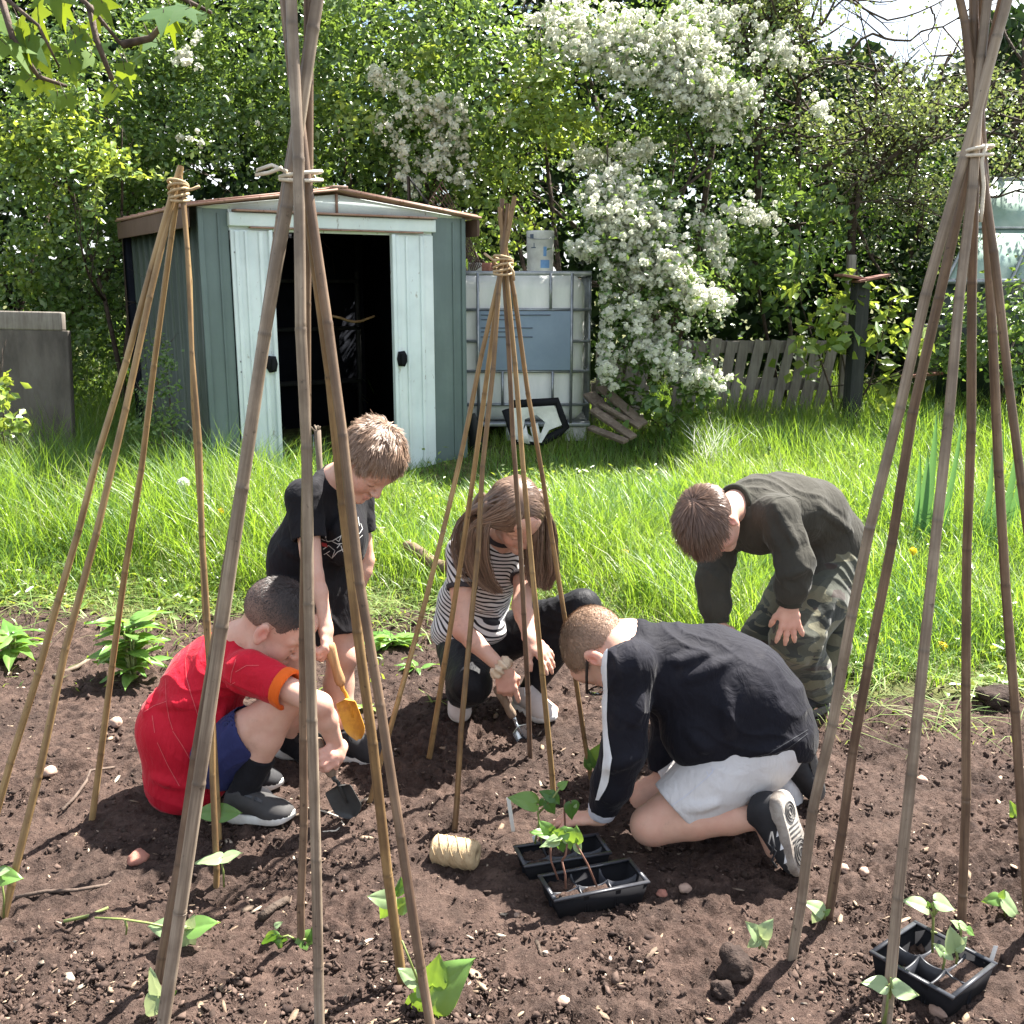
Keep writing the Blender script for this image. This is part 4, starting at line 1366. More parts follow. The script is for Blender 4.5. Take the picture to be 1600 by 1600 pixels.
def odds():
    # dustbin in the shade
    Y = 8.1
    c = P(1446, 592, Y)
    t = thing('dustbin', c, 'grey tapered bin standing in shade behind the right-hand canes', 'bin')
    h = P(1446, 508, Y).z - c.z
    MB().lathe([(0, 0), (.105, 0), (.135, h), (.145, h + .005), (.145, h - .02), (.13, h - .03), (.1, .02), (0, .02)], c, None, 28).build('body', M['bin'], t, True)
    o = MB().box(P(1436, 586, 7.7), (.33, .1, .02), frame((1, .1, .09), (0, 0, 1)), .003).build('plank', M['red_board'])
    tag(o, 'thin reddish plank lying level in front of the grey bin', 'plank')
    # concrete slab on the left
    Y = 6.45
    a, b = P(-70, 515, Y), P(103, 515, Y)
    z0 = float(np_H0(0, Y)) - .03
    root = thing('concrete_slab', ((a.x + b.x) / 2, Y, z0), 'grey weathered concrete slab standing upright at the left edge', 'slab')
    rot = Matrix.Rotation(R(-3), 3, 'X') @ Matrix.Rotation(R(1.2), 3, 'Y')
    MB().box(((a.x + b.x) / 2, Y, (a.z + z0) / 2), (b.x - a.x, .05, a.z - z0), rot, .008).build('panel', M['concrete'], root)
    q = P(95, 484, Y)
    MB().box(((a.x + q.x) / 2, Y + .03, a.z + .055), (q.x - a.x, .06, .115), rot, .012).build('top_strip', M['pallet'], root)
    # heap of planks by the tank
    for i, (x0, y0, x1, y1, Y, w_, lab) in enumerate([(938, 604, 1006, 664, 6.9, .07, 'long grey plank slanting down from the tank, uppermost of the heap'), (926, 640, 990, 684, 6.75, .06, 'short split plank at the bottom of the heap by the tank'), (920, 615, 960, 655, 7.0, .09, 'wide broken board in the heap closest to the tank'), (935, 630, 1000, 668, 6.8, .035, 'narrow pale batten lying in the middle of the heap'), (922, 668, 978, 690, 6.7, .05, 'dull plank end half sunk in the grass under the heap')]):
        p, q = P(x0, y0, Y + .2), P(x1, y1, Y - .1)
        v = q - p
        o = MB().box((p + q) / 2, (v.length, w_, .022), frame(v, (0, -.6, 1)), .003).build('plank', M['plank'])
        tag(o, lab, 'plank', 'heap of old planks beside the tank')
    # log
    p, q = P(633, 852, 4.55), P(704, 893, 4.4)
    pts = [p.lerp(q, k / 6) + Vector((0, 0, .01 * math.sin(k * 1.3))) for k in range(7)]
    o = soft(MB().tube(pts, [.022, .026, .027, .026, .028, .028, .027], 12).build('log', M['log']), 50)
    tag(o, 'bark-brown log end sticking up at the bed edge behind the girl', 'log')
    # old stake in the grass
    b = base_of(496, 5.0)
    t_ = P(496, 672, 5.0)
    mb = MB().tube([b, (b + t_) / 2 + Vector((.006, 0, 0)), t_], [.016, .015, .017], 8)
    for k in range(5):
        mb.tube([t_ - Vector((0, 0, .02)), t_ + Vector((rng.normal() * .018, rng.normal() * .015, .018 + .012 * rng.random()))], [.006, .004], 5)
    tag(mb.build('stake', M['plank'], None, True), 'short frayed wooden stake in the grass before the shed door', 'stake')
odds()
# ================================================================ wigwams of bamboo canes
def cane_mesh(root, B, T, r0, r1, mat, sub, rg, bend=Vector((0, 0, 0)), Lt=1.0):
    """a bamboo cane from B to T with swollen nodes; 'along' keeps the place along the cane for the grain"""
    v = T - B
    L = v.length
    ax = v.normalized()
    a = ax.orthogonal().normalized()
    b = ax.cross(a)
    bow = rg.normal(size=2) * .007
    pts, rad = [], []
    s = rg.uniform(.03, .2)
    stops = [(0, 1.0)]
    pitch = rg.uniform(.20, .27)
    nodes = []
    while s < L - .03:
        nodes.append(s)
        stops += [(s - .012, 1.0), (s - .004, 1.02), (s - .0015, 1.065), (s + .002, 1.04), (s + .005, .97), (s + .012, .985)]
        s += pitch * rg.uniform(.8, 1.2)
    for k in range(int(L / .06)):
        stops.append((k * .06, 1.0))
    stops.append((L, 1.0))
    stops = sorted(stops)
    n = 12
    V, AL, RI = [], [], []
    kd = [-1e-3] + nodes + [L]
    k0 = rg.normal(size=len(kd)) * .0022
    k1 = rg.normal(size=len(kd)) * .0022
    k0[0] = k1[0] = 0
    for (d, f) in stops:
        t = d / L
        # canes kink slightly at every node
        kx = float(np.interp(d, kd, k0)), float(np.interp(d, kd, k1))
        off = a * (bow[0] * math.sin(t * math.pi) + kx[0]) + b * (bow[1] * math.sin(t * math.pi) + kx[1])
        u = d / Lt
        c = B + ax * d + off + bend * (4 * u * (1 - u) if u < 1.0 else (1 - u) * 4)
        r = (r0 * (1 - t) + r1 * t) * f
        for k in range(n):
            an = 2 * math.pi * k / n
            V.append(c + (a * math.cos(an) + b * math.sin(an)) * r)
            AL.append((math.cos(an) * r, math.sin(an) * r, d + sub * 3.7))
            RI.append(max(0, 1 - min([abs(d - q - .001) for q in nodes] or [9]) / .006))
    m = len(stops)
    F = [(i * n + k, i * n + (k + 1) % n, (i + 1) * n + (k + 1) % n, (i + 1) * n + k) for i in range(m - 1) for k in range(n)]
    # hollow cut ends
    V.append(T - ax * r1 * 1.2); AL.append((0, 0, 0))
    V.append(B); AL.append((0, 0, 0)); RI += [1, 1]
    F3 = [((m - 1) * n + k, (m - 1) * n + (k + 1) % n, len(V) - 2) for k in range(n)] + [((k + 1) % n, k, len(V) - 1) for k in range(n)]
    o = np_mesh('cane', [tuple(p) for p in V], [np.array(F), np.array(F3)], mat, root, True)
    at = o.data.attributes.new('along', 'FLOAT_VECTOR', 'POINT')
    at.data.foreach_set('vector', np.array(AL, np.float32).ravel())
    at = o.data.attributes.new('ring', 'FLOAT', 'POINT')
    at.data.foreach_set('value', np.array(RI, np.float32))
    o.data.set_sharp_from_angle(angle=R(60))
    return o

def wigwam(label, tie_px, tieY, canes, twine, loops=3, tail=None, over=.5, width_scale=1.0, seed=1, bows=None):
    rg = np.random.default_rng(seed)
    tie = P(*tie_px, tieY)
    bows = bows or [0] * len(canes)
    feet = []
    for c in canes:
        feet.append(c[0] if isinstance(c[0], Vector) else G(*c[0]))
    cen = sum(feet, Vector()) / len(feet)
    root = thing('bean_wigwam', (cen.x, cen.y, 0), label, 'wigwam', 'bamboo cane wigwams standing in the bed')
    for i, (c, f) in enumerate(zip(canes, feet)):
        (_, txp, dY, w0, w1, mat, ov) = c
        q = P(txp, tie_px[1], tieY + dY)
        d = (q - f)
        L = d.length
        T = f + d * ((L + ov) / L)
        s0 = (f - Vector((0, 0, CAM_H))).length / 1600 * .93
        s1 = (q - Vector((0, 0, CAM_H))).length / 1600 * .98
        B = f - d.normalized() * .05
        o = cane_mesh(root, B, T, w0 * s0 * .40, w1 * s1 * .40, M[mat], i + seed * 10, rg, Vector((bows[i] * (f - Vector((0, 0, CAM_H))).length / 1600, 0, 0)), L)
    # twine lashed round the canes at the tie
    xs = [P(c[1], tie_px[1], tieY + c[2]) for c in canes]
    cx = sum(xs, Vector()) / len(xs)
    e2 = Vector((cx.x, cx.y, 0)).normalized()
    e1 = Vector((e2.y, -e2.x, 0))
    rx = max(abs((x - cx).dot(e1)) for x in xs) + .011
    ry = max(abs((x - cx).dot(e2)) for x in xs) + .012
    mb = MB()
    for k in range(loops):
        pts = []
        for j in range(25):
            a = 2 * math.pi * j / 24
            pts.append(cx + e1 * (rx * math.cos(a)) + e2 * (ry * math.sin(a)) + Vector((0, 0, (k - loops / 2) * .009 + .006 * math.sin(a + k))))
        mb.tube(pts, .0034, 6)
    for tl in (tail or []):
        mb.tube([P(x, y, Y) for x, y, Y in tl], .0034, 6)
    mb.build('twine', M[twine], root, True)
    return root

wigwam('tall wigwam of thick weathered canes nearest the camera, left of centre', (468, 272), 1.83,
       [((252, 1614), 455, -.02, 24, 22, 'cane_grey', .62), ((249, 1535), 448, .025, 20, 19, 'cane_brown', .62), ((499, 1612), 463, -.035, 19, 21, 'cane_grey', .62), ((471, 1470), 480, .03, 15, 17, 'cane_brown', .6),
        ((630, 1540), 483, .022, 19, 18, 'cane_gold', .62), ((675, 1612), 491, -.01, 18, 19, 'cane_brown', .62)], 'twine_white', 2,
       [[(448, 268, 1.79), (425, 258, 1.80), (402, 266, 1.80), (400, 273, 1.80), (420, 270, 1.79), (440, 262, 1.78)]], seed=1)
wigwam('thin pale yellow cane wigwam at the far left', (276, 296), 2.45,
       [((-42, 1400), 271, -.02, 13, 11, 'cane_pale', .05), ((6, 1438), 274, -.01, 14, 11, 'cane_pale', .055), ((144, 1282), 278, .02, 12, 10, 'cane_pale', .05), ((336, 1388), 284, -.02, 12, 8, 'cane_gold', .03), ((343, 1316), 286, .02, 10, 8, 'cane_pale', .02)], 'twine', 5,
       [[(286, 297, 2.43), (300, 296, 2.42), (312, 291, 2.42)]], seed=2)
wigwam('slim pale cane wigwam in the middle of the group, in front of the girl', (784, 412), 2.69,
       [((577, 1255), 779, -.015, 11, 9, 'cane_pale', .17), ((670, 1188), 783, .025, 12, 9, 'cane_pale', .13), ((711, 1297), 786, -.02, 12, 9, 'cane_gold', .15), ((828, 1187), 787, .02, 11, 9, 'cane_brown', .16), ((864, 1252), 788, -.01, 12, 9, 'cane_pale', .14), ((924, 1222), 794, .01, 10, 9, 'cane_gold', .12)], 'twine', 5,
       [[(775, 410, 2.65), (765, 402, 2.65), (757, 396, 2.66)], [(795, 412, 2.66), (802, 425, 2.65), (803, 438, 2.66)]], seed=3)
wigwam('tall wigwam of dark thick canes at the far right', (1522, 234), 1.95,
       [((1238, 1503), 1508, -.03, 19, 17, 'cane_grey', .62), ((1296, 1438), 1516, .02, 17, 17, 'cane_brown', .55), ((1384, 1604), 1522, -.035, 20, 16, 'cane_grey', .30), ((1502, 1440), 1528, .03, 16, 15, 'cane_brown', .62), ((1610, 1470), 1536, .01, 16, 15, 'cane_brown', .3), ((1668, 1560), 1537, -.02, 15, 14, 'cane_brown', .3)], 'twine_white', 2,
       [[(1536, 228, 1.91), (1541, 226, 1.90), (1534, 250, 1.90), (1537, 290, 1.9), (1534, 330, 1.9), (1532, 347, 1.9)]], seed=4, bows=[-18, -10, 2, 0, -3, 12])
# ================================================================ sculpting: one smooth skin grown round bones
class Sculpt:
    def __init__(s):
        s.p = []
    def cap(s, a, b, ra, rb=None, k=.02, sq=None, op='u'):
        a, b = np.array(a, float), np.array(b, float)
        rb = ra if rb is None else rb
        big = max(ra, rb) * max(1, sq[1] if sq else 1)
        ax = np.array(sq[0], float) / np.linalg.norm(sq[0]) if sq else None
        def fn(X):
            ab = b - a
            t = np.clip(((X - a) @ ab) / max(1e-9, ab @ ab), 0, 1)
            q = X - a - t[..., None] * ab
            if ax is not None:
                u = q @ ax
                q = q + (u / sq[1] - u)[..., None] * ax
            return np.sqrt((q * q).sum(-1)) - (ra + (rb - ra) * t)
        s.p.append((fn, np.minimum(a, b) - big, np.maximum(a, b) + big, k, op))
        return s
    def chain(s, pts, rads, k=.02, sq=None, op='u'):
        for i in range(len(pts) - 1):
            s.cap(pts[i], pts[i + 1], rads[i], rads[i + 1], k if i == 0 else min(k, .02), sq, op)
        return s
    def ell(s, c, rot, rad, k=.02, op='u'):
        c, rad = np.array(c, float), np.array(rad, float)
        Rm = np.array(rot, float) if rot is not None else np.eye(3)
        def fn(X):
            q = (X - c) @ Rm
            k0 = np.sqrt(((q / rad) ** 2).sum(-1))
            k1 = np.sqrt(((q / rad ** 2) ** 2).sum(-1))
            return k0 * (k0 - 1) / np.maximum(k1, 1e-6)
        ext = np.sqrt(((Rm * rad) ** 2).sum(1))
        s.p.append((fn, c - ext, c + ext, k, op))
        return s
    def cut(s, p, n, k=.006, near=None):
        """takes away whatever lies beyond the plane through p (on the side n points to); near=(centre, radius) keeps the cut local"""
        p, n = np.array(p, float), np.array(n, float)
        n = n / np.linalg.norm(n)
        fn = lambda X: -((X - p) @ n)
        if near is None:
            s.p.append((fn, None, None, k, 's'))
        else:
            c, r = np.array(near[0], float), near[1]
            fn2 = lambda X: np.maximum(-((X - p) @ n), np.sqrt(((X - c) ** 2).sum(-1)) - r)
            s.p.append((fn2, c - r, c + r, k, 's'))
        return s
    def keep(s, fn, k=.004):
        s.p.append((fn, None, None, k, 'i'))
        return s
    def mesh(s, h=.004):
        lo = np.min([p[1] for p in s.p if p[1] is not None and p[4] == 'u'], axis=0) - .03
        hi = np.max([p[2] for p in s.p if p[2] is not None and p[4] == 'u'], axis=0) + .03
        n = np.ceil((hi - lo) / h).astype(int) + 1
        ax = [lo[i] + h * np.arange(n[i]) for i in range(3)]
        f = np.full(n, .08, np.float32)
        for fn, a, b, k, op in s.p:
            if a is None:
                i0, i1 = np.zeros(3, int), n
            else:
                m = k + 3 * h + .012
                i0 = np.clip(np.floor((a - m - lo) / h).astype(int), 0, n)
                i1 = np.clip(np.ceil((b + m - lo) / h).astype(int) + 1, 0, n)
            if np.any(i1 <= i0):
                continue
            sl = tuple(slice(i0[i], i1[i]) for i in range(3))
            X = np.stack(np.meshgrid(*[ax[i][sl[i]] for i in range(3)], indexing='ij'), -1)
            d = fn(X).astype(np.float32)
            g = f[sl]
            if op == 'u':
                t = np.clip(.5 + .5 * (g - d) / k, 0, 1)
                f[sl] = g * (1 - t) + d * t - k * t * (1 - t)
            else:
                e = -d if op == 's' else d
                t = np.clip(.5 - .5 * (g - e) / k, 0, 1)
                f[sl] = g * (1 - t) + e * t + k * t * (1 - t)
        return nets(f, lo, h)

def nets(f, lo, h):
    """naive surface nets"""
    s = f < 0
    nx, ny, nz = f.shape
    cnt = np.zeros((nx - 1, ny - 1, nz - 1), np.int8)
    for dx in (0, 1):
        for dy in (0, 1):
            for dz in (0, 1):
                cnt += s[dx:nx - 1 + dx, dy:ny - 1 + dy, dz:nz - 1 + dz]
    act = (cnt > 0) & (cnt < 8)
    ijk = np.argwhere(act)
    N = len(ijk)
    idx = np.full(act.shape, -1, np.int32)
    idx[act] = np.arange(N)
    cor = np.array([(a, b, c) for a in (0, 1) for b in (0, 1) for c in (0, 1)])
    val = np.stack([f[ijk[:, 0] + c[0], ijk[:, 1] + c[1], ijk[:, 2] + c[2]] for c in cor], 1)
    acc = np.zeros((N, 3))
    num = np.zeros(N)
    for a in range(8):
        for b in range(a + 1, 8):
            if np.abs(cor[a] - cor[b]).sum() != 1:
                continue
            m = (val[:, a] < 0) != (val[:, b] < 0)
            t = np.where(m, val[:, a] / np.where(m, val[:, a] - val[:, b], 1), 0)
            pt = cor[a] + t[:, None] * (cor[b] - cor[a])
            acc += pt * m[:, None]
            num += m
    V = lo + h * (ijk + acc / num[:, None])
    F = []
    for axis in range(3):
        a = [slice(None)] * 3
        b = [slice(None)] * 3
        a[axis], b[axis] = slice(0, -1), slice(1, None)
        s0, s1 = s[tuple(a)], s[tuple(b)]
        e = np.argwhere(s0 != s1)
        u, v = [(1, 2), (2, 0), (0, 1)][axis]
        ok = (e[:, u] > 0) & (e[:, v] > 0) & (e[:, u] < f.shape[u] - 1) & (e[:, v] < f.shape[v] - 1)
        e = e[ok]
        def cell(du, dv):
            q = e.copy()
            q[:, u] -= du
            q[:, v] -= dv
            return idx[q[:, 0], q[:, 1], q[:, 2]]
        quad = np.stack([cell(1, 1), cell(0, 1), cell(0, 0), cell(1, 0)], 1)
        flip = ~s0[e[:, 0], e[:, 1], e[:, 2]]
        quad[flip] = quad[flip][:, ::-1]
        F.append(quad)
    F = np.concatenate(F)
    F = F[(F >= 0).all(1)]
    return V, F

def vnormals(V, F):
    n = np.cross(V[F[:, 2]] - V[F[:, 0]], V[F[:, 3]] - V[F[:, 1]])
    N = np.zeros_like(V)
    for i in range(4):
        np.add.at(N, F[:, i], n)
    return N / np.maximum(1e-9, np.linalg.norm(N, axis=1, keepdims=True))

def relax(V, F, it=2, w=.5):
    E = np.concatenate([F[:, [0, 1]], F[:, [1, 2]], F[:, [2, 3]], F[:, [3, 0]]])
    for _ in range(it):
        A = np.zeros_like(V)
        c = np.zeros(len(V))
        np.add.at(A, E[:, 0], V[E[:, 1]])
        np.add.at(c, E[:, 0], 1)
        np.add.at(A, E[:, 1], V[E[:, 0]])
        np.add.at(c, E[:, 1], 1)
        V = V * (1 - w) + w * A / np.maximum(1, c)[:, None]
    return V

def wrinkle(V, F, amp=.003, freq=9., dir_=(0, 0, 1), seed=0., warp=2.2, fine=.0008):
    """cloth folds: ridges running across dir_, warped and patchy"""
    N = vnormals(V, F)
    d = Vector(dir_).normalized()
    out = np.zeros(len(V))
    for i, p in enumerate(V):
        x, y, z = p[0], p[1], p[2]
        a = mnoise.noise((x * 6 + seed, y * 6, z * 6))
        b = mnoise.noise((x * 3.1, y * 3.1 + seed, z * 3.1 + 7))
        ph = (x * d.x + y * d.y + z * d.z) * freq * 6.28 + warp * a * 3 + 3 * b
        r = math.sin(ph)
        r = (1 - abs(r)) ** 1.5 * 1.6 - .6
        out[i] = amp * r * max(0, .35 + b * 1.1) + fine * mnoise.noise((x * 60, y * 60, z * 60 + seed)) + amp * .7 * mnoise.noise((x * 14, y * 14, z * 14 + seed))
    return V + N * out[:, None]

def set_tone(o, colors):
    at = o.data.attributes.new('tone', 'FLOAT_COLOR', 'POINT')
    c = np.ones((len(colors), 4), np.float32)
    c[:, :3] = colors
    at.data.foreach_set('color', c.ravel())

def paint(V, base, spots):
    """base colour plus soft-edged patches: (centre, radius, colour, strength)"""
    C = np.tile(np.array(base, float), (len(V), 1))
    for c, r, col, st in spots:
        d = np.linalg.norm(V - np.array(c), axis=1) / r
        w_ = np.clip(1.35 - d, 0, 1) ** 1.2 * st
        w_ = np.clip(w_, 0, 1)[:, None]
        C = C * (1 - w_) + np.array(col) * w_
    return C

SKIN = (0.56, 0.335, 0.255)
M['skin'] = mat_attr('skin', 0.52, 0.38, 0.16, 380, 0.0014, sss=0.15, vary=0.2)
M['shoe_dark'] = mat_plain('shoe_dark', (0.022, 0.022, 0.025), (0.014, 0.014, 0.016), 14, 0.75, 0.3, 0.3, 500, 0.001)
M['shoe_grey'] = mat_plain('shoe_grey', (0.075, 0.078, 0.085), (0.05, 0.052, 0.058), 14, 0.7, 0.3, 0.3, 500, 0.001)
M['shoe_charcoal'] = mat_plain('shoe_charcoal', (0.052, 0.05, 0.05), (0.034, 0.033, 0.034), 14, 0.8, 0.3, 0.3, 500, 0.001)
M['shoe_pale'] = mat_plain('shoe_pale', (0.52, 0.47, 0.44), (0.42, 0.37, 0.345), 10, 0.7, 0.3, 0.3, 500, 0.001)
M['sole_white'] = mat_plain('sole_white', (0.66, 0.655, 0.63), (0.42, 0.39, 0.35), 12, 0.6, 0.3, 0.2, 80, 0.002)
M['sole_dirty'] = mat_plain('sole_dirty', (0.40, 0.37, 0.33), (0.16, 0.13, 0.11), 16, 0.75, 0.3, 0.5, 90, 0.003)
M['sole_grey'] = mat_plain('sole_grey', (0.11, 0.105, 0.1), (0.07, 0.065, 0.06), 16, 0.8, 0.3, 0.5, 90, 0.003)
M['red_jersey'] = mat_cloth('red_jersey', (0.50, 0.012, 0.030), (0.40, 0.008, 0.022), 0.7)
M['red_trim'] = mat_cloth('red_trim', (0.62, 0.10, 0.11), None, 0.7)
M['orange'] = mat_cloth('orange', (0.72, 0.125, 0.015), None, 0.75)
M['navy'] = mat_cloth('navy', (0.035, 0.042, 0.135), (0.025, 0.03, 0.10), 0.75)
M['black_tee'] = mat_cloth('black_tee', (0.015, 0.014, 0.017), (0.010, 0.010, 0.012), 0.85, sheen=0.15)
M['black_shorts'] = mat_cloth('black_shorts', (0.017, 0.015, 0.017), (0.011, 0.010, 0.012), 0.8, sheen=0.2)
M['leggings'] = mat_cloth('leggings', (0.013, 0.013, 0.016), (0.009, 0.009, 0.011), 0.6, sheen=0.15)
M['black_top'] = mat_cloth('black_top', (0.0105, 0.0105, 0.0165), (0.0075, 0.0075, 0.0115), 0.78, sheen=0.3, dirt=((0.05, 0.045, 0.045), .35))
M['white_stripe'] = mat_cloth('white_stripe', (0.70, 0.70, 0.71), None, 0.8)
M['white_cuff'] = mat_cloth('white_cuff', (0.58, 0.59, 0.66), (0.5, 0.51, 0.58), 0.85)
M['white_shorts'] = mat_cloth('white_shorts', (0.60, 0.585, 0.58), (0.52, 0.50, 0.495), 0.85, dirt=((0.36, 0.29, 0.24), .45))
M['olive'] = mat_cloth('olive', (0.052, 0.049, 0.040), (0.040, 0.038, 0.032), 0.9, sheen=0.45)
M['olive_rib'] = mat_cloth('olive_rib', (0.042, 0.042, 0.033), (0.03, 0.03, 0.024), 0.9)
M['sock_black'] = mat_cloth('sock_black', (0.014, 0.014, 0.017), None, 0.9)
M['sock_white'] = mat_cloth('sock_white', (0.66, 0.67, 0.70), None, 0.9)
M['cream'] = mat_cloth('cream', (0.70, 0.58, 0.44), (0.60, 0.48, 0.35), 0.85)
M['charcoal_trim'] = mat_cloth('charcoal_trim', (0.055, 0.048, 0.052), None, 0.85)
M['lace'] = mat_cloth('lace', (0.66, 0.65, 0.63), None, 0.9)
M['ink_white'] = mat_plain('ink_white', (0.62, 0.62, 0.60), None, 30, 0.7)
M['ink_red'] = mat_plain('ink_red', (0.35, 0.03, 0.035), None, 30, 0.7)
M['glasses'] = mat_plain('glasses', (0.012, 0.012, 0.014), None, 10, 0.3, 0.5)
M['eye_white'] = mat_plain('eye_white', (0.55, 0.52, 0.50), None, 10, 0.2, 0.5)

def mat_stripes(name, white, dark):
    """knitted stripes woven across the body: position along the trunk kept in attribute 'trunk'"""
    k = NT(name)
    at = k.n('ShaderNodeAttribute', attribute_name='trunk')
    w_ = k.math('FRACT', k.math('MULTIPLY', at.outputs['Fac'], 1 / 0.0148))
    f = k.ramp(w_, [(0.0, (0, 0, 0)), (0.56, (0, 0, 0)), (0.60, (1, 1, 1)), (0.97, (1, 1, 1)), (1.0, (0, 0, 0))])
    col = k.mix(f, white, dark)
    v = k.coord()
    return k.done(k.bsdf(col, 0.88, 0.2, k.bump(k.noise(v, 800, 2), .2, .001, k.bump(k.noise(v, 22, 4), .3, .01)), Sheen_Weight=0.2))
M['stripes'] = mat_stripes('stripes', (0.62, 0.61, 0.61), (0.018, 0.017, 0.022))

def mat_camo():
    k = NT('camo')
    v = k.coord((1, 1, 2.6))
    vv = k.coord((1.2, 1.2, 3.0))
    a = k.noise(v, 5.5, 2, .45, .9)
    b = k.noise(vv, 6.5, 2, .45, .7)
    c = k.noise(k.coord((1, 1, 2.2)), 7.5, 2, .4, .9)
    col = k.ramp(a, [(0, (0.056, 0.060, 0.046)), (.5, (0.056, 0.060, 0.046)), (.51, (0.125, 0.118, 0.078)), (1, (0.125, 0.118, 0.078))], 'CONSTANT')
    col = k.mix(k.ramp(b, [(0, (0, 0, 0)), (.55, (0, 0, 0)), (.56, (1, 1, 1))], 'CONSTANT'), col, (0.030, 0.034, 0.030))
    col = k.mix(k.ramp(c, [(0, (0, 0, 0)), (.60, (0, 0, 0)), (.61, (1, 1, 1))], 'CONSTANT'), col, (0.045, 0.035, 0.030))
    w_ = k.coord()
    return k.done(k.bsdf(col, .88, .2, k.bump(k.noise(w_, 700, 2), .2, .001, k.bump(k.noise(w_, 20, 4), .4, .012)), Sheen_Weight=.2))
M['camo'] = mat_camo()

M['hair_fade'] = mat_attr('hair_fade', .6, .3, .5, 700, .0012, vary=.3)
def mat_hair(name, cols, rough=.42):
    k = NT(name)
    g = k.n('ShaderNodeNewGeometry')
    n = len(cols)
    col = k.ramp(g.outputs['Random Per Island'], [((i + .5) / n, c) for i, c in enumerate(cols)])
    return k.done(k.bsdf(col, rough, .45))
M['hair_black'] = mat_hair('hair_black', [(0.022, 0.017, 0.016), (0.034, 0.026, 0.024), (0.05, 0.038, 0.034)], .5)
M['hair_sandy'] = mat_hair('hair_sandy', [(0.19, 0.115, 0.075), (0.26, 0.165, 0.11), (0.33, 0.22, 0.15), (0.16, 0.095, 0.062)], .45)
M['hair_brown'] = mat_hair('hair_brown', [(0.10, 0.058, 0.040), (0.145, 0.085, 0.060), (0.20, 0.125, 0.09), (0.085, 0.047, 0.033)], .36)
M['hair_long'] = mat_hair('hair_long', [(0.12, 0.075, 0.052), (0.18, 0.115, 0.08), (0.25, 0.165, 0.115), (0.095, 0.057, 0.04)], .36)
M['hair_fair'] = mat_hair('hair_fair', [(0.22, 0.14, 0.09), (0.29, 0.19, 0.125), (0.18, 0.11, 0.07)], .5)

def skin_mesh(S, root, spots, base=SKIN, h=.004):
    V, F = S.mesh(h)
    V = relax(V, F, 1, .4)
    o = np_mesh('body', V, F, M['skin'], root, True)
    set_tone(o, paint(V, base, spots))
    return o

def cloth_mesh(S, name, root, mat, amp=.003, freq=9, dir_=(0, 0, 1), seed=0., h=.005, it=2, fine=.0006):
    V, F = S.mesh(h)
    V = relax(V, F, it, .5)
    if amp:
        V = wrinkle(V, F, amp, freq, dir_, seed, fine=fine)
    o = np_mesh(name, V, F, M[mat] if isinstance(mat, str) else mat, root, True)
    o['_v'] = 0
    del o['_v']
    return o, V, F

